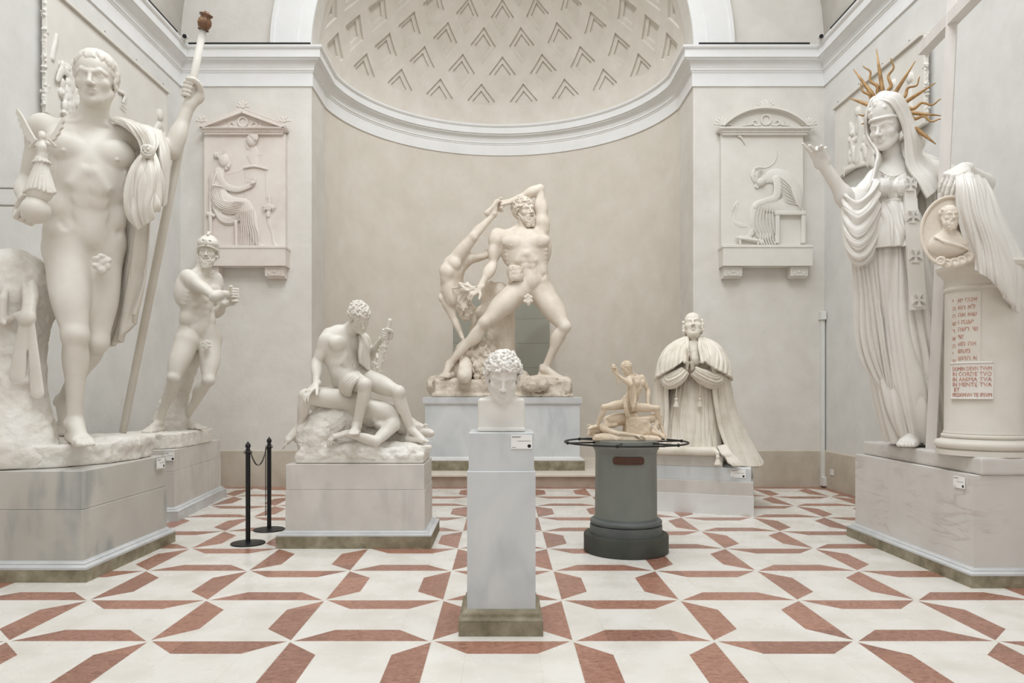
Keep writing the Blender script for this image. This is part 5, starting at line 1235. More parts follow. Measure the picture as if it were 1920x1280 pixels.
def build_youth():
    t = thing('seated_youth_statue_group', 'white plaster group of a seated nude youth on a fallen horned man-beast', 'statue', (-1.4, 7.3, 0.793))
    s = 1.18; p = px; up = A(0, 0, 1)
    J = dict(pel=p(651, 700, 7.34), che=p(641, 655, 7.26), nek=p(658, 617, 7.24), hea=p(674, 596, 7.12),
             hfwd=A(0.42, -0.68, -0.60), hup=A(0.15, -0.60, 0.78), cup=A(0.10, -0.18, 1), pup=A(-0.10, 0.02, 1),
             shR=p(612, 637, 7.14), elR=p(594, 678, 7.14), wrR=p(592, 722, 7.00),
             shL=p(680, 636, 7.46), elL=p(694, 668, 7.54), wrL=p(716, 636, 7.38),
             hiR=p(652, 712, 7.26), knR=p(684, 721, 6.92), anR=p(668, 798, 7.02),
             hiL=p(678, 706, 7.40), knL=p(747, 735, 7.12), anL=p(772, 806, 7.22),
             frontR=A(0.35, -0.8, 0.5), frontL=A(0.6, -0.45, 0.6))
    S = Sculpt(0.0055); body(S, J, s, 1.0, rel=0.35)
    foot(S, J['anL'], None, p(806, 830, 7.10), unit(A(-0.05, 0, 1)), s, side=1)
    foot(S, J['anR'], None, p(662, 816, 6.80), up, s, side=1)
    hand(S, J['wrR'], unit(A(-0.35, -0.55, -0.45)), unit(A(-0.3, -0.3, 0.9)), s*1.05, side=-1, curl=(0.25, 0.35, 0.3), spread=0.06, thumb=(0.2, 0.2), td=A(0.25, -0.75, -0.5))
    c0, c1 = p(731, 601, 7.26), p(706, 700, 7.34); ax = unit(c0-c1); gc = lerp(c0, c1, 0.26)
    grip(S, gc, ax, A(0.15, 0.9, 0), s, 0.026, side=1, wr=J['wrL'])
    S.build('youth_body', 'plaster', t)
    S = Sculpt(0.005); fr = hframe(J['hfwd'], J['hup']); curls(S, J['hea'], fr, s, n=330, r=0.0115, seed=5); S.build('youth_hair', 'plaster', t)
    S = Sculpt(0.0055); S.chain([c0, gc, lerp(c0, c1, 0.6), c1], [0.024, 0.025, 0.032, 0.040], 0.01)
    rs = np.random.RandomState(2)
    for i in range(46):
        q = 0.36+0.62*rs.rand(); a = rs.rand()*2*PI; S.ell(lerp(c0, c1, q)+A(0.034*math.cos(a), 0.034*math.sin(a), 0.01*rs.randn())*(0.8+0.5*q), 0.010+0.008*rs.rand(), None, 0.006)
    S.build('club', 'plaster', t)
    # drapery over shoulder and lap
    def gl(*q): return [p(*a) for a in q]
    cloth('shoulder_drapery', [gl((671, 620, 7.30), (674, 640, 7.12), (673, 662, 7.10), (674, 680, 7.14)), gl((677, 621, 7.34), (680, 642, 7.18), (681, 662, 7.16), (682, 686, 7.20)), gl((682, 625, 7.42), (687, 645, 7.28), (688, 665, 7.28), (691, 694, 7.30)), gl((686, 632, 7.50), (692, 652, 7.38), (692, 672, 7.38), (694, 690, 7.40))],
          'plaster', t, nu=60, nv=70, folds=3, amp=0.030, thick=0.02, seed=3, facing=A(0, -1, 0.1))
    cloth('lap_drapery', [gl((672, 696, 7.16), (652, 700, 7.02), (640, 712, 7.02), (636, 724, 7.06), (640, 734, 7.10)), gl((676, 700, 7.10), (660, 702, 6.98), (646, 714, 6.96), (643, 728, 7.00), (646, 740, 7.05)),
                          gl((678, 704, 7.02), (668, 706, 6.93), (655, 718, 6.92), (652, 731, 6.95), (654, 742, 7.02)), gl((680, 708, 6.96), (674, 711, 6.90), (664, 722, 6.89), (660, 733, 6.92), (660, 740, 6.98))],
          'plaster', t, nu=70, nv=90, folds=5, amp=0.026, thick=0.02, seed=6, facing=A(-0.3, -1, 0.2))
    # the fallen man-beast
    B = dict(pel=p(672, 768, 7.38), che=p(709, 776, 7.30), nek=p(757, 796, 7.36), hea=p(786, 806, 7.42),
             hfwd=A(0.45, -0.45, 0.75), hup=A(0.85, 0.0, -0.45),
             shR=p(738, 795, 7.16), elR=p(705, 827, 6.98), wrR=p(648, 812, 6.99),
             shL=p(757, 800, 7.52), hiR=p(664, 752, 7.20), hiL=p(668, 750, 7.42), knR=p(573, 742, 7.06), anR=p(562, 802, 7.14),
             knL=p(590, 738, 7.36), anL=p(600, 790, 7.45), frontR=A(-0.8, -0.2, 0.6), frontL=A(-0.8, -0.2, 0.6))
    sb = 1.20; x_ = unit(A(-0.05, 1, 0)); u_ = unit(B['nek']-B['pel']); B['cfr'] = np.array([x_, np.cross(x_, u_), u_]); B['pfr'] = B['cfr']
    S = Sculpt(0.006); B['hfr'] = hframe(B['hfwd'], B['hup']); torso(S, B, sb, 1.0, 0.02, rel=0.7)
    fw = B['cfr'][1]
    arm(S, B['shR'], B['elR'], B['wrR'], sb, fw, 0.95)
    leg(S, B['hiR'], B['knR'], B['anR'], sb, fw, 1.0, B['frontR'], A(0, 1, 0)); leg(S, B['hiL'], B['knL'], B['anL'], sb, fw, 1.0, B['frontL'], A(0, -1, 0))
    foot(S, B['anR'], None, p(531, 842, 7.10), unit(A(-0.7, -0.1, 0.72)), sb, side=1)
    hand(S, B['wrR'], unit(A(-0.95, -0.2, -0.25)), unit(A(-0.2, -0.3, 0.95)), sb*1.05, side=1, curl=(0.5, 0.5, 0.4), spread=0.08)
    # bull head lying back
    h = p(783, 808, 7.42)
    S.cone(B['nek'], h, 0.095, 0.080, 0.05); S.ell(p(785, 808, 7.42), A(0.085, 0.08, 0.075), None, 0.03)
    S.cone(p(786, 808, 7.42), p(806, 812, 7.36), 0.066, 0.044, 0.03); S.ell(p(809, 812, 7.34), A(0.032, 0.036, 0.030), None, 0.015)
    for y_, d_ in ((798, 7.36), (799, 7.50)): S.chain([p(790, 801, d_), p(797, 796, d_), p(803, 797, d_)], [0.018, 0.012, 0.006], 0.006)
    rs = np.random.RandomState(8)
    for i in range(50): S.ell(p(772+rs.rand()*18, 797+rs.rand()*14, 7.36-0.02*rs.rand()), 0.010+0.008*rs.rand(), None, 0.008)
    S.build('fallen_body', 'plaster', t)
    # rocky ground and the plain plinth below
    S = Sculpt(0.008)
    S.box(A(-1.385, 7.30, 0.895), A(0.615, 0.30, 0.055), None, 0.05, 0)
    S.box(A(-1.385, 7.30, 0.860), A(0.625, 0.31, 0.03), None, 0.02, 0.02)
    S.chain([p(592, 815, 7.16), p(606, 800, 7.22), p(635, 790, 7.28), p(668, 790, 7.38)], [0.15, 0.15, 0.16, 0.13], 0.08, sub=3)
    S.cone(p(575, 812, 7.2), p(600, 815, 7.15), 0.13, 0.14, 0.08); S.cone(p(620, 832, 7.15), p(780, 840, 7.2), 0.07, 0.06, 0.06)
    S.cone(p(700, 815, 7.42), p(770, 825, 7.45), 0.11, 0.09, 0.06); S.cone(p(640, 765, 7.5), p(680, 750, 7.52), 0.12, 0.10, 0.06)
    S.cone(p(770, 842, 7.08), p(806, 838, 7.04), 0.06, 0.022, 0.04); S.cone(p(575, 838, 7.08), p(700, 842, 7.04), 0.06, 0.06, 0.05)
    S.noise(A(-2.3, 6.8, 0.86), A(-0.6, 7.8, 1.35), 0.016, 15, 3, 9)
    S.box(A(-1.385, 7.30, 0.825), A(0.622, 0.305, 0.030), None, 0.01, 0.004)
    S.build('rock_base', 'plaster_rough', t)
if want('youth'): build_youth()
def build_wrestler():
    t = thing('wrestling_statue_group', 'weathered plaster group of a bearded giant swinging a youth by the foot', 'statue', (0, 12.3, 1.392))
    s = 1.84; up = A(0, 0, 1); D = 12.2
    p = lambda x, y, d=0.0: px(780+x/2.909, 320+y/2.909, D+d)
    J = dict(pel=p(622, 615, 0.0), che=p(600, 435, -0.06), nek=p(590, 318, 0.0), hea=p(590, 222, -0.04),
             hfwd=A(0.55, -0.82, 0.05), hup=A(-0.18, -0.05, 1), cup=A(-0.02, -0.05, 1),
             shR=p(444, 352, 0.05), elR=p(418, 515, 0.0), wrR=p(345, 640, -0.22),
             shL=p(688, 325, 0.02), elL=p(676, 98, 0.02), wrL=p(516, 168, -0.02),
             hiR=p(560, 655, -0.02), knR=p(372, 830, -0.35), anR=p(182, 1058, -0.24),
             hiL=p(690, 672, 0.05), knL=p(812, 850, -0.25), anL=p(700, 1082, -0.04),
             frontR=A(-0.3, -0.85, 0.5), frontL=A(0.7, -0.7, 0.3))
    S = Sculpt(0.0095); body(S, J, s, 1.34, rel=1.3, headkw=dict(brow=1.4, ears=False, mouth_open=0.006), hs=1.02)
    foot(S, J['anR'], None, p(150, 1130, -0.42), up, s*1.05, side=1)
    foot(S, J['anL'], None, p(818, 1142, -0.32), up, s*1.05, side=-1)
    hand(S, J['wrR'], unit(A(-0.65, -0.2, -0.5)), unit(A(-0.3, -0.8, 0.4)), s*1.05, side=-1, curl=(0.6, 0.8, 0.5), thumb=(0.6, 0.4), td=A(0.2, -0.6, -0.5))
    hand(S, J['wrL'], unit(A(-0.95, -0.1, -0.22)), unit(A(0.0, -0.6, 0.8)), s*1.05, side=1, curl=(0.9, 1.0, 0.7), thumb=(0.6, 0.4), td=A(-0.5, -0.5, -0.6))
    S.build('giant_body', 'plaster_warm', t)
    fr = hframe(J['hfwd'], J['hup']); S = Sculpt(0.0085); beard(S, J['hea'], fr, s*1.02, n=80, long=0.016, seed=5); S.build('beard', 'plaster_warm', t)
    S = Sculpt(0.0085); curls(S, J['hea'], fr, s*1.02, n=240, r=0.0125, seed=7); S.build('giant_hair', 'plaster_warm', t)
    leaf('fig_leaf', p(612, 702, -0.30), A(0, -1, 0), up, s*1.1, 'plaster_warm', t, 3)
    # bandage roll of cloth at the side of the waist
    S = Sculpt(0.009); rs = np.random.RandomState(4)
    for i in range(7): S.chain([p(502+3*i, 548+9*i, -0.14), p(520, 528+11*i, -0.25+0.02*rs.rand()), p(560, 528+10*i, -0.27), p(584, 545+9*i, -0.17)], [0.030, 0.040, 0.036, 0.026], 0.012, sub=3)
    S.noise(p(480, 640, 0.2)-A(0, 1, 0), p(620, 480, 0.2)+A(0, 0.2, 0), 0.010, 18, 2, 3)
    S.build('cloth_roll', 'plaster_warm', t)
    # the youth held upside down
    v = 1.50
    B = dict(pel=p(200, 540, 0.10), che=p(196, 655, 0.20), nek=p(222, 735, 0.16), hea=p(282, 768, 0.06),
             hfwd=A(0.25, -0.80, -0.5), hup=A(0.35, 0.05, 0.9),
             shR=p(168, 725, 0.14), elR=p(215, 820, 0.10), wrR=p(250, 905, 0.05),
             shL=p(262, 712, 0.30), elL=p(330, 790, 0.32), wrL=p(300, 880, 0.30),
             hiR=p(196, 505, 0.08), hiL=p(225, 520, 0.26), knR=p(312, 362, -0.06), anR=p(428, 236, -0.05),
             knL=p(296, 478, 0.10), anL=p(388, 462, 0.22), frontR=A(0.5, -0.6, -0.5), frontL=A(0, -1, 0.2))
    x_ = unit(B['shL']-B['shR']); u_ = unit(B['nek']-B['pel']); fwd = A(-0.5, 0.8, 0); 
    xx = unit(A(0.55, 0.80, 0.05)-u_*np.dot(A(0.55, 0.80, 0.05), u_)); B['cfr'] = np.array([xx, np.cross(xx, u_), u_]); B['pfr'] = B['cfr']
    S = Sculpt(0.009); B['hfr'] = hframe(B['hfwd'], B['hup']); torso(S, B, v, 0.95, rel=0.7)
    arm(S, B['shR'], B['elR'], B['wrR'], v, B['cfr'][1], 0.9); arm(S, B['shL'], B['elL'], B['wrL'], v, B['cfr'][1], 0.9)
    leg(S, B['hiR'], B['knR'], B['anR'], v, B['cfr'][1], 0.92, B['frontR'], A(0, 1, 0)); leg(S, B['hiL'], B['knL'], B['anL'], v, B['cfr'][1], 0.85, B['frontL'], A(0, -1, 0))
    foot(S, B['anR'], None, p(470, 150, -0.08), unit(A(-0.75, -0.2, 0.55)), v, side=1)
    foot(S, B['anL'], None, p(395, 440, 0.30), unit(A(-0.8, 0.2, 0.1)), v*0.9, side=1)
    hand(S, B['wrR'], unit(A(0.3, -0.1, -0.9)), A(-0.9, -0.2, 0), v, side=1, curl=(0.4, 0.5, 0.3))
    head(S, B['hea'], B['hfwd'], -B['hup'], v*1.0, mouth_open=0.010, fat=0.95)
    S.build('swung_youth_body', 'plaster_warm', t)
    S = Sculpt(0.008); hc = B['hea']; rs = np.random.RandomState(3)
    for i in range(30):
        a = rs.rand()*2*PI; x0, y0 = 262+46*math.cos(a)*rs.rand(), 745+40*math.sin(a)*rs.rand()
        S.chain([p(x0, y0, 0.02-0.16*rs.rand()), p(262+34*rs.randn()*0.6, 690+14*rs.randn(), -0.10), p(288+12*rs.randn(), 650+10*rs.randn(), -0.20)], [0.024, 0.026, 0.018], 0.016, sub=2)
    for i in range(16): S.chain([p(250+18*rs.randn(), 640+8*rs.randn(), -0.08), p(262+20*rs.randn(), 632+10*rs.randn(), -0.22), p(290+22*rs.randn(), 640+8*rs.randn(), -0.26)], [0.018, 0.024, 0.016], 0.02, sub=2)
    S.build('streaming_hair', 'plaster_warm', t)
    # altar trunk, lion skin and club
    S = Sculpt(0.013)
    S.chain([p(455, 1120, 0.45), p(462, 900, 0.45), p(460, 720, 0.42), p(448, 665, 0.42)], [0.27, 0.235, 0.215, 0.18], 0.06, sub=3)
    S.chain([p(395, 720, 0.35), p(392, 660, 0.30), p(405, 620, 0.28)], [0.12, 0.10, 0.07], 0.06, sub=2)
    S.cone(p(360, 780, 0.3), p(420, 760, 0.35), 0.14, 0.16, 0.08)
    S.noise(p(300, 1150, 0.9)-A(0, 1.2, 0), p(560, 600, 0.9)+A(0, 0.2, 0), 0.016, 9, 3, 6)
    S.build('tree_trunk', 'plaster_warm', t)
    S = Sculpt(0.011); rs = np.random.RandomState(12)
    S.chain([p(225, 1095, -0.05), p(262, 985, -0.05), p(320, 955, 0.0), p(385, 985, 0.05), p(400, 1080, 0.0)], [0.14, 0.13, 0.14, 0.16, 0.20], 0.07, sub=3)
    S.cone(p(330, 1000, -0.02), p(400, 1110, -0.05), 0.22, 0.26, 0.08)
    for i in range(60):
        x, y = 240+170*rs.rand(), 950+120*rs.rand(); S.chain([p(x, y, -0.22), p(x+8*rs.randn(), y+28, -0.27+0.04*rs.rand()), p(x+14*rs.randn()+6, y+60, -0.12)], [0.022, 0.030, 0.020], 0.03, sub=2)
    for i in range(40):
        x, y = 330+80*rs.rand(), 1030+90*rs.rand(); S.chain([p(x, y, -0.26), p(x+10*rs.randn(), y+20, -0.33), p(x-14*rs.rand(), y+52, -0.18)], [0.022, 0.030, 0.020], 0.03, sub=2)
    S.noise(p(200, 1170, 0.5)-A(0, 1.2, 0), p(440, 920, 0.5)+A(0, 0.2, 0), 0.012, 16, 3, 2)
    S.build('animal_skin', 'plaster_warm_rough', t)
    S = Sculpt(0.010); S.chain([p(276, 1020, -0.10), p(268, 1075, -0.34), p(264, 1122, -0.52)], [0.080, 0.105, 0.112], 0.03, sub=4); S.noise(p(200, 1200, 0)-A(0, 1, 0), p(330, 1000, 0)+A(0, 0.5, 0), 0.008, 14, 2, 3)
    S.build('club', 'plaster_warm', t)
    S = Sculpt(0.013)
    S.box(A(0.0, 12.42, 1.545), A(1.13, 0.60, 0.150), None, 0.06, 0)
    S.cone(p(120, 1175, 0.1), p(350, 1170, 0.1), 0.20, 0.22, 0.08); S.cone(p(560, 1165, -0.15), p(790, 1185, -0.1), 0.17, 0.17, 0.10)
    S.cone(p(400, 1120, 0.3), p(560, 1150, 0.3), 0.22, 0.20, 0.15); S.ell(p(650, 1170, -0.45), A(0.22, 0.12, 0.10), None, 0.08)
    S.box(A(0.02, 12.40, 1.41), A(1.16, 0.62, 0.05), None, 0.03, 0.02)
    S.noise(A(-1.5, 11.6, 1.38), A(1.5, 13.2, 2.2), 0.030, 7, 4, 4)
    def flat(X, Y, Z): return Z-1.394
    S._op(flat, A(-1.6, 11.5, 1.2), A(1.6, 13.3, 1.394), 0, 's')
    S.build('rock_base', 'plaster_warm_rough', t)
if want('wrestler'): build_wrestler()
def build_bust():
    d0 = 4.68; z0 = 1.239; x0 = (940-VX)*d0/FPX
    t = thing('curly_haired_bust', 'white plaster bust of a curly haired youth looking down', 'bust', (x0, d0, z0))
    s = 1.26; c = A((943-VX)*4.62/FPX, 4.60, CAM_H+(VY-709)*4.60/FPX); fw = A(0.02, -0.95, -0.27); up = A(0.05, -0.27, 0.95)
    S = Sculpt(0.0036)
    head(S, c, fw, up, s, fat=0.98, brow=1.0)
    fr = hframe(fw, up)
    S.cone(A(x0, 4.70, 1.30), loc(c, fr, s, 0, -0.02, -0.06), 0.086, 0.067, 0.03)
    for q in (-1, 1): S.cone(A(x0+q*0.012, 4.60, 1.34), loc(c, fr, s, q*0.050, -0.01, -0.045), 0.018, 0.020, 0.03)
    S.cone(A(x0-0.07, 4.70, 1.40), A(x0+0.07, 4.70, 1.40), 0.060, 0.060, 0.04)
    # squared herm chest
    S.box(A(x0, 4.69, 1.348), A(0.149, 0.120, 0.104), None, 0.022, 0.030)
    S.ell(A(x0, 4.62, 1.345), A(0.11, 0.065, 0.085), None, 0.03)
    for q in (-1, 1): S.cone(A(x0+q*0.02, 4.585, 1.405), A(x0+q*0.125, 4.66, 1.425), 0.013, 0.013, 0.025)
    lo, hi = A(x0-0.3, 4.3, 1.2), A(x0+0.3, 5.1, 1.262)
    S.box(A(x0, 4.69, 1.2530), A(0.150, 0.124, 0.011), None, 0.002, 0.002)
    S.build('head_and_chest', 'plaster_bright', t)
    S = Sculpt(0.0032); curls(S, c, fr, s, n=1000, r=0.0086, seed=11, line=0.052, rad=(0.087, 0.109, 0.098), back=-0.055, jitter=0.7); S.build('hair', 'plaster_bright', t)
if want('bust'): build_bust()
def build_clay():
    t = thing('small_clay_group', 'small yellowish clay group of a seated youth on a fallen man-beast', 'statue', (1.15, 6.79, 1.04))
    s = 0.50; up = A(0, 0, 1)
    p = lambda x, y, d=0.0: px(1080+x/2.56, 560+y/2.56, 6.78+d)
    J = dict(pel=p(255, 492, 0.04), che=p(288, 420, 0.03), nek=p(272, 362, 0.0), hea=p(243, 335, -0.03),
             hfwd=A(-0.75, -0.45, -0.42), hup=A(-0.3, -0.1, 0.9), cup=A(0.1, -0.1, 1), pup=A(0.25, 0.0, 1),
             shR=p(255, 385, -0.09), elR=p(262, 412, -0.22), wrR=p(196, 362, -0.20),
             shL=p(315, 378, 0.08), elL=p(345, 440, 0.10), wrL=p(345, 500, 0.02),
             hiR=p(240, 505, -0.04), knR=p(135, 520, -0.12), anR=p(98, 615, -0.06),
             hiL=p(268, 520, 0.02), knL=p(388, 526, -0.04), anL=p(412, 618, -0.02),
             frontR=A(-0.6, -0.4, 0.7), frontL=A(0.6, -0.4, 0.7))
    S = Sculpt(0.0034); body(S, J, s, 1.05, rel=0.8, hs=1.05)
    foot(S, J['anR'], None, p(60, 625, -0.14), unit(A(-0.1, 0, 1)), s, side=1); foot(S, J['anL'], None, p(438, 672, -0.06), unit(A(0.5, 0, 0.85)), s, side=-1)
    cc = p(182, 342, -0.20); grip(S, cc, A(-0.15, 0, 1), A(0.6, 0.3, 0), s, 0.013, side=1, wr=J['wrR'])
    hand(S, J['wrL'], unit(A(0.1, -0.2, -0.9)), A(0.8, 0.3, 0), s, curl=(0.2, 0.3, 0.3))
    S.build('youth_body', 'clay', t)
    S = Sculpt(0.003); fr = hframe(J['hfwd'], J['hup']); curls(S, J['hea'], fr, s*1.05, n=140, r=0.0135, seed=15); S.build('youth_hair', 'clay', t)
    S = Sculpt(0.0035); S.chain([p(180, 322, -0.20), cc, p(206, 408, -0.20)], [0.016, 0.012, 0.010], 0.005); S.ell(p(180, 324, -0.2), 0.019, None, 0.006); S.build('club', 'clay', t)
    S = Sculpt(0.0035)
    for i in range(7): S.chain([p(262+4*i, 392+1.5*i, -0.10+0.010*i), p(258+4.6*i, 455, -0.125+0.012*i), p(262+4*i, 530-10*abs(i-3)+6*(i % 2), -0.11)], [0.007, 0.0085, 0.006], 0.003, sub=3)
    for i in range(4): S.chain([p(228+4*i, 470, -0.10), p(232+4*i, 520, -0.12), p(240+6*i, 560+6*(i % 2), -0.10)], [0.006, 0.009, 0.006], 0.003, sub=3)
    S.build('hanging_drapery', 'clay', t)
    B = dict(pel=p(258, 572, 0.06), che=p(188, 582, 0.02), nek=p(132, 620, 0.0), hea=p(98, 632, -0.02), hfwd=A(-0.3, -0.5, 0.6), hup=A(-0.9, 0, -0.3),
             shR=p(150, 598, 0.12), shL=p(128, 622, -0.08), elL=p(205, 648, -0.16), wrL=p(290, 655, -0.17), hiR=p(300, 585, 0.10), hiL=p(300, 590, -0.0),
             knR=p(392, 560, 0.06), anR=p(372, 640, 0.02), knL=p(400, 565, 0.0), anL=p(370, 640, -0.06), frontR=A(0.8, 0, 0.6), frontL=A(0.8, 0, 0.6))
    sb = 0.52; x_ = unit(A(-0.05, -1, 0)); u_ = unit(B['nek']-B['pel']); x_ = unit(x_-u_*np.dot(x_, u_)); B['cfr'] = np.array([x_, np.cross(x_, u_), u_]); B['pfr'] = B['cfr']
    S = Sculpt(0.0034); B['hfr'] = hframe(B['hfwd'], B['hup']); torso(S, B, sb, 1.05, 0.01, rel=0.7)
    arm(S, B['shL'], B['elL'], B['wrL'], sb, B['cfr'][1]); hand(S, B['wrL'], unit(A(0.95, -0.1, -0.05)), A(0, -0.3, 1), sb, side=1, curl=(0.4, 0.5, 0.4))
    leg(S, B['hiL'], B['knL'], B['anL'], sb, B['cfr'][1], 0.9, B['frontL'], A(0, 1, 0)); foot(S, B['anL'], None, p(432, 682, -0.12), unit(A(0.7, 0, 0.7)), sb)
    h = p(88, 630, -0.03); S.cone(B['nek'], h, 0.040, 0.036, 0.02); S.ell(p(80, 625, -0.04), A(0.042, 0.035, 0.030), None, 0.015); S.cone(p(74, 628, -0.05), p(62, 652, -0.06), 0.026, 0.018, 0.012)
    for x_e in (-0.09, 0.01): S.chain([p(76, 612, x_e), p(62, 606, x_e), p(50, 610, x_e)], [0.010, 0.007, 0.003], 0.004)
    S.chain([p(82, 640, -0.04), p(84, 672, -0.06)], [0.022, 0.012], 0.01)
    S.build('fallen_body', 'clay', t)
    S = Sculpt(0.0045)
    S.box(p(240, 672, 0.0), A(0.26, 0.15, 0.028), None, 0.02, 0); S.box(p(290, 608, 0.03), A(0.118, 0.10, 0.085), None, 0.018, 0.02)
    S.chain([p(100, 668, -0.10), p(200, 672, -0.13), p(300, 678, -0.14), p(390, 676, -0.10)], [0.040, 0.045, 0.034, 0.036], 0.03, sub=3)
    S.cone(p(370, 640, 0.0), p(385, 665, -0.02), 0.05, 0.05, 0.03)
    S.noise(A(0.7, 6.4, 1.0), A(1.7, 7.1, 1.4), 0.006, 24, 3, 9)
    def flat(X, Y, Z): return Z-1.0405
    S._op(flat, A(0.6, 6.3, 0.9), A(1.8, 7.2, 1.0405), 0, 's')
    S.build('ground_block', 'clay', t)
def build_kneeler():
    t = thing('kneeling_robed_man_statue', 'cream plaster statue of a kneeling robed man praying with face raised', 'statue', (2.45, 9.3, 0.706))
    s = 1.36; p = px; up = A(0, 0, 1); fw = unit(A(-0.30, -0.95, 0))
    hc = p(1299, 610, 9.16); hf = unit(A(-0.24, -0.92, 0.30)); hu = unit(A(0.02, 0.30, 0.95))
    S = Sculpt(0.0060); head(S, hc, hf, hu, s*1.07, mouth_open=0.005, fat=1.08, brow=1.1)
    S.cone(p(1300, 640, 9.28), loc(hc, hframe(hf, hu), s, 0, -0.01, -0.05), 0.095, 0.078, 0.03)
    S.ell(loc(hc, hframe(hf, hu), s, 0, 0.03, -0.115), A(0.05, 0.05, 0.03)*s, hframe(hf, hu), 0.03)
    # shoulders and trunk under the robes
    S.cone(p(1268, 664, 9.28), p(1334, 664, 9.28), 0.105, 0.105, 0.05); S.ell(p(1301, 690, 9.32), A(0.24, 0.17, 0.26), None, 0.05)
    S.cone(p(1300, 648, 9.12), p(1300, 676, 9.0), 0.085, 0.09, 0.04); S.cone(p(1278, 686, 9.10), p(1322, 686, 9.10), 0.10, 0.10, 0.04)
    for i in range(9): S.chain([p(1300+2.2*(i-4), 640, 9.06), p(1300+3.2*(i-4), 680, 8.93)], [0.009, 0.011], 0.004)
    for q, wx in ((-1, 1285), (1, 1298)):
        w_ = p(wx, 694, 8.93); tip = p(1291+q*1.5, 651, 8.80); d = unit(tip-w_)
        hand(S, w_, d, A(q*1.0, -0.1, 0), s*1.12, side=1 if q > 0 else -1, curl=(0.04, 0.05, 0.05), spread=0.0, thumb=(0.1, 0.1), td=A(-q*0.2, -0.5, 0.8)*1.0)
    S.build('body', 'cream', t)
    fr = hframe(hf, hu); S = Sculpt(0.0055); rs = np.random.RandomState(3)
    for q in (-1, 1):
        for i in range(22):
            a = rs.rand(); S.torus(loc(hc, fr, s, q*(0.074+0.010*rs.rand()), 0.005-0.06*a, 0.050-0.105*rs.rand()), unit(rs.randn(3)), 0.0115*s, 0.009*s, 0.004)
    for i in range(26):
        a = PI*(0.15+0.7*rs.rand()); S.torus(loc(hc, fr, s, 0.085*math.cos(a), -0.075*math.sin(a)-0.02, 0.02-0.09*rs.rand()), unit(rs.randn(3)), 0.0125*s, 0.009*s, 0.004)
    S.build('side_curls', 'cream', t)
    # wide sleeves
    for q, pts in ((-1, [p(1268, 660, 9.22), p(1254, 696, 9.06), p(1256, 712, 8.95), p(1272, 706, 8.88), p(1284, 695, 8.88)]), (1, [p(1333, 660, 9.22), p(1342, 696, 9.06), p(1338, 712, 8.95), p(1318, 706, 8.88), p(1300, 695, 8.88)])):
        P_, R_ = smooth_line(pts, [0.08, 0.105, 0.105, 0.085, 0.052], 4); P_ = np.array(P_); T_ = np.gradient(P_, axis=0); T_ /= np.linalg.norm(T_, axis=1)[:, None]
        gs = [[] for _ in range(12)]
        for c_, r_, t_ in zip(P_, R_, T_):
            u_ = unit(np.cross(t_, A(0, 1, 0.2))); v_ = np.cross(t_, u_)
            for n_ in range(12): a_ = 2*PI*n_/12; gs[n_].append(c_+r_*(math.cos(a_)*u_+math.sin(a_)*v_))
        cloth('sleeve', gs, 'cream', t, nu=80, nv=260, folds=13, amp=0.026, thick=0.015, seed=30+q, closed=True, wobble=0.8, merge=0.5, taper=(0.6, 1.0))
    def ring(cx, y, d, rx, ry): 
        c = p(cx, y, d); return [c+A(rx*math.cos(a), ry*math.sin(a), 0) for a in np.linspace(0, 2*PI, 13)[:-1]]
    R = [ring(1301, 692, 9.30, 0.20, 0.20), ring(1298, 725, 9.27, 0.27, 0.25), ring(1295, 770, 9.25, 0.33, 0.30), ring(1293, 815, 9.22, 0.37, 0.33), ring(1292, 838, 9.20, 0.385, 0.35)]
    cloth('alb', [[r[i] for r in R] for i in range(12)], 'cream', t, nu=110, nv=420, folds=22, amp=0.040, thick=0.02, seed=4, closed=True, facing=None, wobble=0.9, merge=0.45, taper=(0.5, 1.0))
    def gl(*q): return [p(*a) for a in q]
    cloth('mantle', [gl((1287, 634, 9.12), (1270, 656, 8.98), (1249, 690, 8.96), (1246, 730, 9.05), (1247, 775, 9.05), (1243, 838, 8.98)),
                     gl((1284, 631, 9.24), (1256, 649, 9.08), (1236, 690, 9.08), (1233, 740, 9.14), (1232, 790, 9.15), (1229, 842, 9.12)),
                     gl((1290, 630, 9.42), (1260, 648, 9.46), (1240, 700, 9.55), (1230, 780, 9.62), (1226, 842, 9.70)),
                     gl((1301, 629, 9.46), (1300, 650, 9.66), (1305, 720, 9.85), (1315, 800, 10.0), (1330, 842, 10.1)),
                     gl((1314, 630, 9.42), (1342, 650, 9.46), (1356, 700, 9.55), (1376, 790, 9.68), (1412, 856, 9.70)),
                     gl((1318, 631, 9.24), (1352, 652, 9.08), (1364, 700, 9.05), (1375, 760, 9.10), (1400, 820, 9.10), (1428, 874, 9.02)),
                     gl((1313, 634, 9.12), (1324, 658, 8.96), (1343, 690, 8.94), (1344, 735, 9.0), (1354, 795, 8.98), (1368, 838, 8.92), (1382, 873, 8.84))],
          'cream', t, nu=150, nv=420, folds=17, amp=0.030, thick=0.035, seed=9, facing=fw, wobble=0.9, merge=0.55, taper=(0.25, 1.0))
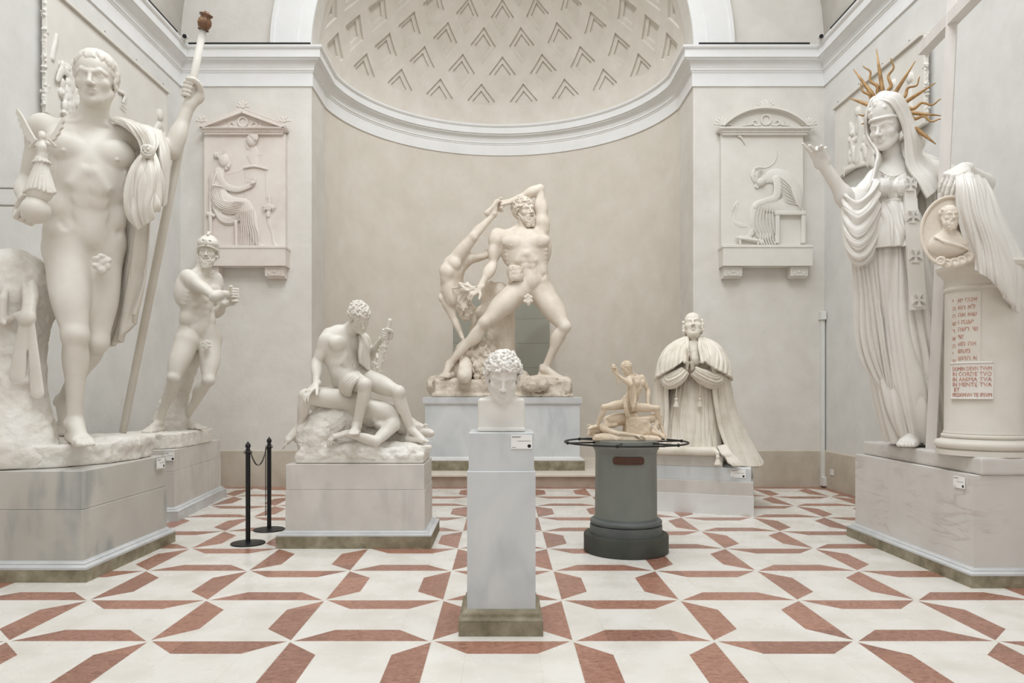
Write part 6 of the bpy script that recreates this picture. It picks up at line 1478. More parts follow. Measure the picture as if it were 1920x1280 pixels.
    for q in (-1, 1):
        X = lambda x: 1300.5+q*(x-1300.5) if q > 0 else x
        m = (lambda x: x) if q < 0 else (lambda x: 2*1300.5-x)
        cloth('shoulder_cape', [gl((m(1286), 632, 9.10), (m(1286), 650, 8.94), (m(1284), 664, 8.88), (m(1282), 676, 8.84)), gl((m(1284), 630, 9.16), (m(1272), 648, 8.98), (m(1265), 672, 8.86), (m(1262), 690, 8.82)),
                           gl((m(1284), 630, 9.22), (m(1260), 646, 9.06), (m(1247), 674, 8.92), (m(1244), 699, 8.86)), gl((m(1285), 630, 9.30), (m(1253), 649, 9.20), (m(1236), 680, 9.06), (m(1231), 708, 8.98)),
                           gl((m(1288), 630, 9.38), (m(1252), 650, 9.38), (m(1234), 684, 9.34), (m(1229), 714, 9.30))],
              'cream', t, nu=90, nv=170, folds=7, amp=0.028, thick=0.03, seed=20+q, facing=fw, wobble=0.9, merge=0.5, taper=(0.2, 1.0))
        S = Sculpt(0.006); G = resample(np.array(gl((m(1288), 633, 9.10), (m(1289), 650, 8.92), (m(1286), 666, 8.86), (m(1284), 678, 8.82))), 24)
        for i in range(23): S.cone(G[i], G[i+1], 0.024, None, 0.004, flat=(A(0, 1, 0), 0.6))
        S.build('collar_band', 'cream', t)
    # embroidered band along the two front edges
    for q, g in ((0, gl((1288, 636, 9.06), (1272, 657, 8.93), (1252, 690, 8.91), (1249, 730, 9.0), (1250, 775, 9.0), (1246, 836, 8.93))), (1, gl((1312, 636, 9.06), (1321, 658, 8.91), (1338, 690, 8.89), (1340, 735, 8.95), (1350, 795, 8.93), (1364, 838, 8.87), (1377, 871, 8.79)))):
        S = Sculpt(0.0065); G = resample(np.array(g), 60); rs = np.random.RandomState(q)
        for i in range(59): S.cone(G[i], G[i+1], 0.030, None, 0.004, flat=(A(0, 1, 0), 0.5))
        for i in range(60):
            S.torus(G[i]+A(0.014*(-1)**i, -0.010, 0), A(0, 1, 0), 0.010, 0.004, 0.006)
        b_ = S.build('embroidered_band', 'cream', t)
    # cord tassels, hanging on the alb
    for x in (1268, 1312):
        S = Sculpt(0.005); S.chain([p(x+2, 705, 8.93), p(x, 743, 8.91)], [0.008, 0.008], 0.002); S.ell(p(x, 748, 8.90), A(0.022, 0.022, 0.022), None, 0.004)
        for i in range(10): a = 2*PI*i/10; S.cone(p(x, 749, 8.90), p(x, 762, 8.90)+A(0.028*math.cos(a), 0.02*math.sin(a), 0), 0.009, 0.009, 0.003)
        S.build('tassel', 'cream', t)
    # stole end hanging over the step
    cloth('stole_end', [gl((1345, 836, 8.86), (1352, 850, 8.72), (1360, 858, 8.70), (1366, 868, 8.66), (1374, 873, 8.66)), gl((1362, 832, 8.86), (1370, 846, 8.74), (1380, 856, 8.70), (1388, 866, 8.66), (1386, 874, 8.64))], 'cream', t, nu=50, nv=40, folds=2, amp=0.015, thick=0.025, seed=2, facing=A(0, -1, 0.3))
    k = thing('tasselled_cushion', 'flat cream plaster cushion with a corner tassel under the kneeling man', 'cushion', (2.35, 9.3, 0.706))
    c0 = (p(1225, 848, 9.0)+p(1352, 850, 8.80))/2; S = Sculpt(0.008); an = math.atan2(-0.38, 1.09); fx = A(math.cos(an), math.sin(an), 0); fy = A(-math.sin(an), math.cos(an), 0); fr = np.array([fx, fy, up])
    cc = A(2.28, 9.25, 0.760); S.box(cc, A(0.47, 0.42, 0.050), fr, 0.045, 0)
    for a in (-1, 1):
        for b_ in (-1, 1): S.ell(cc+fx*a*0.455+fy*b_*0.405, 0.030, None, 0.03)
    S.build('pillow', 'cream', k)
    S = Sculpt(0.0055); q = cc+fx*0.47-fy*0.44+A(0, 0, -0.01); S.ell(q, 0.028, None, 0)
    S.cone(q, q+A(0.0, -0.02, -0.05), 0.018, 0.022, 0.01)
    for i in range(12): a = 2*PI*i/12; S.cone(q+A(0, -0.02, -0.05), q+A(0.034*math.cos(a), -0.02+0.028*math.sin(a), -0.135), 0.011, 0.011, 0.003)
    S.build('corner_tassel', 'cream', k)
if want('clay'): build_clay()
if want('kneeler'): build_kneeler()
def wrap_text(name, lines, mat, parent, C, R, th0, z0, size, lh, align='LEFT', extr=0.0012, width=None):
    """letters laid on the drum: th0 is where a line starts, z0 the first base line"""
    out = []
    for i, ln in enumerate(lines):
        cu = bpy.data.curves.new('t', 'FONT'); cu.body = ln; cu.size = size; cu.extrude = extr; cu.resolution_u = 2; cu.align_x = align
        ob = bpy.data.objects.new('t', cu); me = bpy.data.meshes.new_from_object(ob)
        V = np.array([v.co[:] for v in me.vertices]); F = [list(p_.vertices) for p_ in me.polygons]
        bpy.data.objects.remove(ob); bpy.data.curves.remove(cu); bpy.data.meshes.remove(me)
        if not len(V): continue
        if width: V[:, 0] *= width/max(V[:, 0].max(), 1e-6) if V[:, 0].max() > width else 1
        th = th0+V[:, 0]/R; r = R+V[:, 2]+extr
        P = np.stack([C[0]+r*np.cos(th), C[1]+r*np.sin(th), z0-i*lh+V[:, 1]], 1); out.append((P, F))
    b = MB()
    for P, F in out: b.add(P, F)
    return b.build(name, mat, parent)
def build_rayed():
    t = thing('rayed_robed_statue', 'colossal white robed woman with a crown of golden rays, raised hand and tall cross', 'statue', (4.0, 6.5, 0.85))
    p = px; up = A(0, 0, 1); D = 6.6; s = 1.66
    hc = p(1663, 241, 6.56); hf = unit(A(-0.80, -0.58, -0.20)); hu = unit(A(-0.10, -0.12, 1)); fr = hframe(hf, hu)
    H = lambda x, f, u: loc(hc, fr, s, x, f, u)
    S = Sculpt(0.0065)
    head(S, hc, hf, hu, s*1.02, fat=0.95, brow=0.85, ears=False)
    S.cone(p(1676, 322, 6.64), H(0, -0.02, -0.06), 0.095, 0.078, 0.03)
    S.cone(p(1645, 335, 6.62), p(1728, 322, 6.78), 0.10, 0.10, 0.05)
    S.ell(p(1676, 352, 6.62), A(0.215, 0.165, 0.26), None, 0.05)
    # raised right arm
    sh, el, wr = p(1638, 345, 6.60), p(1594, 385, 6.52), p(1546, 312, 6.46)
    S.cone(sh, el, 0.098, 0.078, 0.03); S.cone(el, wr, 0.076, 0.046, 0.03); S.ell(lerp(el, wr, 0.25), A(0.075, 0.072, 0.09), None, 0.04)
    hd = unit(p(1530, 280, 6.40)-wr)
    fcs = ((0.05, 0.15, 0.1), (0.40, 0.5, 0.3), (0.65, 0.7, 0.4), (0.5, 0.5, 0.3))
    hand(S, wr, hd, unit(A(0.5, 0.75, 0.2)), s*0.98, side=1, fc=fcs, spread=0.12, thumb=(0.3, 0.3), td=A(0.2, -0.5, 0.9))
    # left arm resting on the drum
    e2, w2 = p(1842, 345, 6.0), p(1806, 318, 5.66); S.cone(p(1738, 318, 6.75), e2, 0.10, 0.085, 0.04); S.cone(e2, w2, 0.085, 0.055, 0.03)
    d2 = unit(p(1772, 336, 5.56)-w2); hand(S, w2, d2, unit(A(-0.3, -0.55, 0.8)), s*1.08, side=-1, fc=((0.7, 0.35, 0.2), (0.85, 0.3, 0.2), (0.95, 0.3, 0.2), (0.9, 0.3, 0.2)), spread=0.10, thumb=(0.3, 0.2), td=A(-0.1, -0.7, -0.7))
    # foot peeping from the hem
    foot(S, p(1716, 812, 6.62), None, p(1695, 838, 6.40), up, s*1.05, side=1)
    S.chain([p(1678, 400, 6.64), p(1690, 600, 6.66), p(1716, 812, 6.64)], [0.14, 0.10, 0.06], 0.05)
    S.build('body', 'plaster_bright', t)
    def gl(*q): return [p(*a) for a in q]
    # head band and veil
    S = Sculpt(0.006)
    S.ell(H(0, 0.002, 0.075), A(0.074, 0.094, 0.115)*s, fr, 0); S.plane_cut(H(0, 0.08, 0.045), unit(-fr[2]+fr[1]*0.15), hc-0.5, hc+0.5, 0.005)
    S.chain([H(-0.078, 0.02, 0.048), H(-0.05, 0.078, 0.050), H(0, 0.100, 0.050), H(0.05, 0.078, 0.050), H(0.078, 0.02, 0.048)], 0.008*s, 0.004, sub=4)
    rs = np.random.RandomState(1)
    for i in range(26): a = (rs.rand()-0.5)*2.4; u = 0.07+0.10*rs.rand(); w = 1-((u-0.075)/0.115)**2; w = math.sqrt(max(w, 0.02)); S.ell(H(0.074*math.sin(a)*w, 0.094*math.cos(a)*w, u), A(0.012, 0.008, 0.012)*s, fr, 0.006)
    S.build('head_band', 'plaster_bright', t)
    for q, G in ((1, [(H(-0.055, 0.035, 0.165), H(-0.080, 0.055, 0.080), H(-0.088, 0.040, -0.01), p(1644, 288, 6.50), p(1636, 330, 6.46), p(1630, 352, 6.44)), (H(-0.045, 0.0, 0.185), H(-0.092, 0.0, 0.08), H(-0.100, -0.01, -0.03), p(1650, 292, 6.58), p(1640, 335, 6.54), p(1634, 360, 6.5)), (H(0, -0.03, 0.19), H(-0.085, -0.06, 0.07), H(-0.09, -0.06, -0.05), p(1662, 300, 6.72), p(1652, 340, 6.7), p(1648, 360, 6.68))]),
                 (2, [(H(-0.02, 0.075, 0.155), H(0.055, 0.075, 0.12), H(0.088, 0.040, 0.03), H(0.096, 0.02, -0.06), p(1700, 310, 6.42), p(1722, 345, 6.36), p(1738, 372, 6.34)),
                      (H(-0.02, 0.045, 0.185), H(0.070, 0.045, 0.145), H(0.104, 0.0, 0.03), H(0.115, -0.01, -0.07), p(1714, 306, 6.46), p(1738, 335, 6.40), p(1752, 360, 6.38)),
                      (H(-0.01, 0.0, 0.20), H(0.075, -0.01, 0.155), H(0.108, -0.05, 0.03), H(0.13, -0.06, -0.08), p(1722, 296, 6.58), p(1752, 318, 6.54), p(1768, 340, 6.52)),
                      (H(0, -0.05, 0.195), H(0.055, -0.08, 0.13), H(0.08, -0.10, 0.0), H(0.13, -0.12, -0.10), p(1724, 286, 6.74), p(1756, 300, 6.74), p(1772, 325, 6.74)),
                      (H(0, -0.09, 0.165), H(0.01, -0.12, 0.10), H(0.02, -0.13, 0.0), H(0.05, -0.16, -0.12), p(1716, 282, 6.9), p(1745, 300, 6.95), p(1760, 325, 6.95))])):
        cloth('veil', [list(g) for g in G], 'plaster_bright', t, nu=110, nv=60 if q == 1 else 170, folds=3 if q == 1 else 6, amp=0.026 if q == 1 else 0.032, thick=0.02, seed=q, facing=None if q == 1 else A(-0.2, -0.9, 0.3), wobble=0.5, taper=(0.15, 1.0), merge=0.4)
    # dress
    def ring(cx, y, d, rx, ry, n=12): c = p(cx, y, d); return [c+A(rx*math.cos(a), ry*math.sin(a), 0) for a in np.linspace(0, 2*PI, n+1)[:-1]]
    R = [ring(1668, 386, 6.60, 0.185, 0.155), ring(1672, 430, 6.60, 0.235, 0.19), ring(1680, 520, 6.62, 0.275, 0.22), ring(1692, 640, 6.64, 0.275, 0.23), ring(1706, 750, 6.66, 0.265, 0.24), ring(1722, 826, 6.74, 0.26, 0.22)]
    cloth('skirt', [[r[i] for r in R] for i in range(12)], 'plaster_bright', t, nu=200, nv=420, folds=14, amp=0.095, thick=0.02, seed=3, closed=True, wobble=1.0, merge=0.40, taper=(0.35, 1.0), sharp=0.55)
    R = [ring(1668, 383, 6.60, 0.180, 0.155), ring(1667, 400, 6.59, 0.225, 0.19), ring(1667, 440, 6.59, 0.285, 0.225), ring(1668, 472, 6.59, 0.300, 0.24)]
    cloth('overfold', [[r[i] for r in R] for i in range(12)], 'plaster_bright', t, nu=80, nv=420, folds=15, amp=0.050, thick=0.02, seed=6, closed=True, wobble=0.9, merge=0.5, taper=(0.5, 1.0))
    R = [ring(1677, 322, 6.64, 0.115, 0.10), ring(1676, 338, 6.62, 0.215, 0.165), ring(1672, 356, 6.60, 0.235, 0.195), ring(1668, 374, 6.60, 0.200, 0.170), ring(1668, 385, 6.60, 0.175, 0.150)]
    cloth('bodice', [[r[i] for r in R] for i in range(12)], 'plaster_bright', t, nu=70, nv=360, folds=17, amp=0.026, thick=0.02, seed=8, closed=True, wobble=1.1, merge=0.5, taper=(0.8, 1.0))
    S = Sculpt(0.0065)
    for q, c in ((-1, p(1653, 352, 6.46)), (1, p(1690, 352, 6.44))):
        S.ell(c, 0.082, None, 0.02)
        for i in range(7): a = (i-3)*0.30; S.chain([c+A(0.06*math.sin(a), -0.05, 0.085), c+A(0.078*math.sin(a), -0.078*math.cos(a), 0.0), c+A(0.05*math.sin(a), -0.05, -0.085)], [0.004, 0.007, 0.004], 0.004, sub=3)
    for i in range(4): S.chain([p(1648+3*i, 318+5*i, 6.50), p(1673, 331+8*i, 6.43), p(1704-3*i, 318+5*i, 6.50)], [0.006, 0.008, 0.006], 0.006, sub=4)
    S.build('bodice_folds', 'plaster_bright', t)
    b = MB().tube([p(1668, 384, 6.6)+A(0.19*math.cos(a), 0.165*math.sin(a), 0) for a in np.linspace(0, 2*PI, 49)[:-1]], 0.020, 10, closed=True).build('belt', 'plaster_bright', t, smooth=True)
    # long flat band down the front with raised crosses
    G0 = resample(np.array(gl((1694, 335, 6.38), (1697, 372, 6.37), (1700, 410, 6.33), (1702, 470, 6.30), (1706, 530, 6.30), (1709, 581, 6.30))), 60)
    G1 = resample(np.array(gl((1716, 333, 6.36), (1719, 372, 6.37), (1724, 410, 6.33), (1730, 470, 6.30), (1735, 530, 6.30), (1738, 579, 6.30))), 60)
    V = []; F = []
    for a, b_ in zip(G0, G1): V += [a, b_, b_+A(0, 0.03, 0), a+A(0, 0.03, 0)]
    for i in range(59): k = 4*i; F += [(k, k+4, k+5, k+1), (k+1, k+5, k+6, k+2), (k+2, k+6, k+7, k+3), (k+3, k+7, k+4, k)]
    F += [(0, 1, 2, 3), (4*59+3, 4*59+2, 4*59+1, 4*59)]
    st = mesh('stole', V, F, 'plaster_bright', t)
    bm = bmesh.new(); bm.from_mesh(st.data); bmesh.ops.recalc_face_normals(bm, faces=bm.faces); bm.to_mesh(st.data); bm.free()
    for x, y, d in ((1706, 346, 6.37), (1711, 407, 6.33), (1716, 480, 6.30), (1722, 563, 6.30)):
        c = p(x, y, d)+A(0, 0.012, 0); b = MB(); r = 0.056; q_ = []
        for k in range(4):
            ca, sa = math.cos(k*PI/2), math.sin(k*PI/2)
            for a, b2 in ((0.012, -0.012), (r*0.55, -0.015), (r, -0.034), (r, 0.034), (r*0.55, 0.015)): q_.append((a*ca-b2*sa, a*sa+b2*ca))
        V = [c+A(a, 0, b2) for a, b2 in q_]; V = V+[v+A(0, -0.026, 0) for v in V]+[c+A(0, -0.026, 0)]; n = 20
        b.add(V, [(i_, n+i_, n+(i_+1) % n, (i_+1) % n) for i_ in range(n)]+[(n+i_, 2*n, n+(i_+1) % n) for i_ in range(n)])
        b.build('raised_cross', 'plaster_bright', st)
    # cloak: hanging sleeve swag at the left, its long fall, and the part behind the cross
    cl = A(-0.5, -0.86, 0.1)
    cloth('cloak_swag', [gl((1584, 350, 6.56), (1590, 366, 6.40), (1606, 378, 6.34), (1626, 362, 6.36), (1642, 334, 6.42)), gl((1580, 376, 6.54), (1588, 400, 6.36), (1606, 418, 6.30), (1628, 400, 6.32), (1644, 366, 6.42)),
                         gl((1580, 404, 6.54), (1588, 434, 6.36), (1607, 456, 6.30), (1628, 434, 6.34), (1645, 396, 6.44)), gl((1583, 432, 6.54), (1592, 464, 6.38), (1611, 484, 6.33), (1629, 462, 6.38), (1645, 424, 6.48)),
                         gl((1592, 462, 6.54), (1600, 484, 6.44), (1614, 496, 6.40), (1628, 482, 6.44), (1642, 450, 6.52))],
          'plaster_bright', t, nu=120, nv=170, folds=6, amp=0.060, thick=0.03, seed=12, facing=cl, wobble=0.5, merge=0.25, taper=(0.5, 1.0))
    S = Sculpt(0.009); S.chain([p(1600, 372, 6.56), p(1612, 420, 6.52), p(1620, 470, 6.52)], [0.10, 0.13, 0.08], 0.05, sub=3); S.cone(p(1612, 380, 6.56), p(1650, 360, 6.60), 0.10, 0.12, 0.05); S.build('sleeve_fill', 'plaster_bright', t)
    cloth('cloak_fall', [gl((1596, 455, 6.52), (1602, 540, 6.56), (1605, 620, 6.60), (1622, 685, 6.62), (1671, 738, 6.60)), gl((1608, 470, 6.48), (1618, 550, 6.50), (1624, 640, 6.54), (1644, 700, 6.56), (1673, 738, 6.58)),
                         gl((1622, 470, 6.48), (1635, 560, 6.48), (1646, 640, 6.50), (1660, 700, 6.52), (1676, 740, 6.55)), gl((1636, 460, 6.50), (1650, 560, 6.46), (1662, 650, 6.46), (1672, 710, 6.48), (1680, 745, 6.52))],
          'plaster_bright', t, nu=150, nv=140, folds=5, amp=0.055, thick=0.03, seed=14, facing=cl, wobble=0.5, merge=0.3)
    cloth('cloak_back', [gl((1722, 330, 6.66), (1728, 440, 6.58), (1738, 560, 6.58), (1744, 700, 6.60), (1752, 832, 6.60)), gl((1740, 330, 6.56), (1750, 440, 6.46), (1758, 560, 6.46), (1762, 700, 6.48), (1768, 834, 6.50)),
                         gl((1760, 330, 6.60), (1770, 440, 6.55), (1776, 560, 6.55), (1780, 700, 6.55), (1786, 832, 6.55)), gl((1790, 330, 6.8), (1800, 440, 6.8), (1806, 560, 6.8), (1810, 700, 6.8), (1816, 830, 6.8))],
          'plaster_bright', t, nu=180, nv=170, folds=6, amp=0.085, thick=0.03, seed=15, facing=A(0, -1, 0), wobble=0.9, merge=0.35)
    cloth('arm_drapery', [gl((1790, 322, 5.60), (1792, 350, 5.50), (1796, 400, 5.50), (1812, 450, 5.50), (1832, 486, 5.50), (1830, 506, 5.50)), gl((1802, 318, 5.62), (1812, 345, 5.46), (1822, 400, 5.42), (1842, 460, 5.42), (1850, 500, 5.42), (1852, 520, 5.44)),
                          gl((1820, 318, 5.72), (1836, 350, 5.52), (1850, 410, 5.44), (1868, 470, 5.44), (1880, 530, 5.46), (1888, 560, 5.50)), gl((1840, 326, 5.90), (1862, 370, 5.72), (1880, 420, 5.62), (1902, 475, 5.60), (1918, 520, 5.62), (1912, 590, 5.66)),
                          gl((1848, 335, 6.10), (1872, 385, 6.05), (1892, 440, 6.0), (1918, 490, 6.0), (1930, 540, 6.0), (1924, 585, 6.0))],
          'plaster_bright', t, nu=150, nv=220, folds=7, amp=0.040, thick=0.03, seed=18, facing=A(-0.3, -0.9, 0.3), wobble=0.9, merge=0.5, taper=(0.35, 1.0))
    # golden rays round the head
    h = unit(A(0.67, -0.74, 0))
    def rp(X, Y):
        q = p(1480+X/2.666, 60+Y/2.666, 6.56); dx = (q[0]-hc[0]); k = dx*0.62; d = 6.62-k
        return p(1480+X/2.666, 60+Y/2.666, d)
    for (a, b_) in (((465, 290), (435, 85)), ((410, 305), (320, 185)), ((525, 310), (630, 145)), ((572, 355), (730, 255)), ((408, 368), (300, 330)), ((600, 403), (757, 418)), ((635, 485), (732, 560)), ((408, 447), (360, 460))):
        A0, A1 = rp(*a), rp(*b_); ins = A0+(hc+A(0, 0, 0.1)-A0)*0.25; MB().tube([ins, A0, lerp(A0, A1, 0.5), A1], [0.020, 0.021, 0.0145, 0.004], 8).build('straight_ray', 'gold', t, smooth=True)
    for (a, b_) in (((440, 295), (378, 165)), ((410, 335), (348, 262)), ((495, 290), (518, 132)), ((555, 330), (660, 230)), ((595, 378), (760, 345)), ((607, 420), (755, 445)), ((405, 405), (347, 418))):
        a = np.array(a, float); b_ = np.array(b_, float); dd = b_-a; L = np.linalg.norm(dd); nn = np.array((-dd[1], dd[0]))/L; pts = []; rad = []
        wv = 1.75 if L > 100 else 1.25
        for q in np.linspace(0, 1, 28):
            c = a+dd*q+nn*math.sin(q*2*PI*wv)*min(10, L*0.075); pts.append(rp(*c)); rad.append(0.0175*(1-q*0.72))
        pts = [pts[0]+(hc+A(0, 0, 0.1)-pts[0])*0.25]+pts; rad = [0.017]+rad
        MB().tube(pts, rad, 8).build('wavy_ray', 'gold', t, smooth=True)
    # tall plain cross
    cb, ct = p(1746, 842, 6.36), p(1790, -70, 6.14); xa = unit(A(0.98, -0.12, 0)); ya = A(-0.13, -0.99, 0)
    b = MB(); ax = ct-cb; b.prism([(-0.040, -0.040), (0.040, -0.040), (0.040, 0.040), (-0.040, 0.040)], cb, unit(A(0.8, -0.6, 0)), unit(A(0.6, 0.8, 0)), ax); b.build('cross_post', 'paint_white', t)
    cc = lerp(cb, ct, (842-42)/912.0); b = MB(); b.prism([(-0.045, -0.01), (0.045, -0.01), (0.045, 0.09), (-0.045, 0.09)], cc-ya*0.55, xa, up, ya*1.12); b.build('cross_bar', 'paint_white', t)
    # drum with its tablets
    C = A(3.905, 5.865, 0); pil = MB()
    prof = [(0, 0.985), (0.340, 0.985), (0.340, 1.02)]+[(0.318+0.034*math.cos(a), 1.068+0.034*math.sin(a)) for a in np.linspace(-PI/2, PI/2, 9)]+[(0.305, 1.105), (0.300, 1.115)]+[(0.284+0.018*math.cos(a), 1.134+0.018*math.sin(a)) for a in np.linspace(-PI/2, PI/2, 7)]+[(0.288, 1.158), (0.279, 1.18), (0.277, 1.6), (0.272, 2.30), (0.280, 2.305), (0.284, 2.318), (0.280, 2.33), (0.274, 2.335), (0.276, 2.40), (0.300, 2.44), (0.330, 2.47), (0.338, 2.50), (0.330, 2.52), (0, 2.52)]
    drum = pil.lathe(prof, C, 96).build('column_drum', 'plaster', t, smooth=True, sharp=30)
    def th(x): return math.atan2(-1, 0)  # facing the hall
    def ang(x):                           # angle on the drum under pixel column x
        lo, hi = -PI*0.98, -PI*0.05
        best = min((abs(VX+FPX*(C[0]+0.277*math.cos(a))/(C[1]+0.277*math.sin(a))-x), a) for a in np.linspace(lo, hi, 900)); return best[1]
    def panel(name, x0, x1, z0, z1, r, mat, rim=0):
        a0, a1 = ang(x0), ang(x1); n = 24; V = []; F = []
        for i in range(n+1):
            a = a0+(a1-a0)*i/n
            for rr, z in ((0.270, z0), (r, z0), (r, z1), (0.270, z1)): V.append((C[0]+rr*math.cos(a), C[1]+rr*math.sin(a), z))
        for i in range(n):
            for q in range(4): F.append((4*i+q, 4*i+4+q, 4*i+4+(q+1) % 4, 4*i+(q+1) % 4))
        F += [(3, 2, 1, 0), (4*n, 4*n+1, 4*n+2, 4*n+3)]; o = mesh(name, V, F, mat, drum)
        bm = bmesh.new(); bm.from_mesh(o.data); bmesh.ops.recalc_face_normals(bm, faces=bm.faces); bm.to_mesh(o.data); bm.free()
        if rim:
            for z in (z0, z1): MB().tube([(C[0]+r*math.cos(a0+(a1-a0)*i/n), C[1]+r*math.sin(a0+(a1-a0)*i/n), z) for i in range(n+1)], rim, 8).build('rolled_edge', mat, drum, smooth=True)
        return a0, a1
    zz = lambda y, d=5.60: CAM_H+(VY-y)*d/FPX
    a0, a1 = panel('upper_tablet', 1786, 1839, zz(690), zz(543), 0.281, 'plaster')
    hb = ['\u05d0\u05e0\u05db\u05d9 \u05d9\u05d0', '\u05dc\u05d0 \u05d4\u05d0', '\u05e9\u05d0 \u05d0\u05d4', '\u05d9\u05e2\u05e0\u05d4 \u05d5', '\u05e9\u05d9 \u05e8\u05e9\u05d4', '\u05e9\u05d9', '\u05d0\u05d4 \u05de\u05d0', '\u05de\u05e2\u05e9', '\u05d0 \u05d4\u05d4\u05e9', '\u05d0\u05e9\u05e8 . \u05e8\u05e2']
    ln = [x_[::-1] for x_ in hb]
    o = wrap_text('hebrew_lettering', ln, 'red_ink', drum, C, 0.2815, a0+0.20, zz(562), 0.050, 0.0575, width=0.150); o['label'] = 'rust-red painted Hebrew letters'
    o = wrap_text('hebrew_lettering', ['\u05d9', '\u05d4', '\u05d4', '\u05e9', '\u05e8', '\u05d0', '\u05d4', '\u05d9', '\u05e2', '\u05dd'], 'red_ink', drum, C, 0.2815, a0+0.02, zz(562), 0.050, 0.0600, width=0.05); o['label'] = 'rust-red painted Hebrew letters'
    a0, a1 = panel('lower_tablet', 1785, 1862, zz(747), zz(679), 0.290, 'plaster_bright', 0.008)
    o = wrap_text('latin_lettering', ['DOMIN DEVM TVVM', 'IN CORDE TVO', 'IN ANIMA TVA', 'IN MENTE TVA', ' ET', 'PROXIMVM TE IPSVM'], 'red_ink', drum, C, 0.2905, a0+0.08, zz(694), 0.046, 0.0415, width=0.285); o['label'] = 'rust-red painted Latin capitals'
    # oval portrait medallion leaning on the drum
    m = p(1779, 434, 5.58); fw = unit(A(-0.45, -0.89, 0.0)); rt = unit(np.cross(fw, up))*-1; rt = unit(A(0.89, -0.45, 0)); frm = np.array([rt, -fw, up])
    S = Sculpt(0.0055); RX, RZ = 0.185, 0.262
    S.ell(m, A(RX, 0.030, RZ), frm, 0); S.box(m+fw*0.055, A(0.4, 0.035, 0.4), frm, 0.0, 0.004, 's')
    for i in range(72):
        a = 2*PI*i/72; b2 = 2*PI*(i+1)/72; S.cone(m+rt*RX*math.cos(a)+up*RZ*math.sin(a)+fw*0.016, m+rt*RX*math.cos(b2)+up*RZ*math.sin(b2)+fw*0.016, 0.014, None, 0.002)
    S.build('medallion', 'plaster_warm', t)
    S = Sculpt(0.005); mh = m+up*0.105+rt*0.0+fw*0.045; hv = unit(fw-A(-0.3, 0.1, 0)*0.0+A(0.25, 0, 0)); sm = 0.74
    head(S, mh, unit(A(-0.15, -0.98, 0.0)), up, sm, ears=True, brow=1.3)
    fh = hframe(unit(A(-0.15, -0.98, 0.0)), up); beard(S, mh, fh, sm, n=50, long=0.012)
    for i in range(60):
        a = PI*(0.0+1.0*i/59); r_ = np.random.RandomState(i); S.torus(loc(mh, fh, sm, 0.078*math.cos(a)+0.006*r_.randn(), -0.02+0.03*r_.rand(), 0.03+0.075*math.sin(a)), unit(r_.randn(3)), 0.011*sm, 0.008*sm, 0.003)
    S.cone(mh-up*0.06, m-up*0.03, 0.042, 0.05, 0.03); S.ell(m-up*0.10+fw*0.015, A(0.145, 0.060, 0.105), frm, 0.04)
    for i in range(6): a = i/5; S.chain([m+rt*(-0.12+0.10*a)+up*(-0.03-0.03*a)+fw*0.055, m+rt*(-0.04+0.13*a)-up*(0.09+0.05*a)+fw*0.078, m+rt*(0.02+0.12*a)-up*(0.15+0.02*a)+fw*0.045], [0.004, 0.007, 0.004], 0.004, sub=3)
    S.build('portrait_bust', 'plaster_warm', t)
    S = Sculpt(0.0055); rs = np.random.RandomState(7)
    for i, (x, y) in enumerate(((1764, 489), (1776, 494), (1790, 492), (1803, 488), (1815, 482), (1822, 476))):
        c = p(x, y, 5.50); S.torus(c, fw, 0.026, 0.011, 0.006); S.ell(c, 0.012, None, 0.004)
    S.chain([p(1760, 492, 5.52), p(1790, 498, 5.50), p(1826, 484, 5.50)], [0.016, 0.020, 0.014], 0.01, sub=3); S.build('scroll_foot', 'plaster_warm', t)
    # base slab
    out = [(3.655, 5.52), (4.93, 5.52), (4.93, 7.40), (3.68, 7.40)]
    slab('plaster_base', out, 0.851, 0.984, 'painted_stone', t, 0.012, 0.003, 3)
if want('rayed'): build_rayed()
def rl(S, P, pts, w, dep, k=0.012, sub=3, flat=None):
    """a raised limb or fold on a relief: widths w in pixels of the panel drawing"""
    if flat is None: flat = 0.30 if k > 0.006 else 0.85
    if k <= 0.006 and dep > 0.025: dep += 0.008
    if k > 0.006: dep -= 0.018
    P_ = [P(x, y, d) for x, y, d in [(q+(dep,))[:3] for q in pts]]
    R = [w]*len(P_) if np.isscalar(w) else list(w)
    R = [r*P.m for r in R]
    if sub: P_, R = smooth_line(P_, R, sub)
    for i in range(len(P_)-1): S.cone(P_[i], P_[i+1], R[i], R[i+1], k, flat=(P.n, flat))
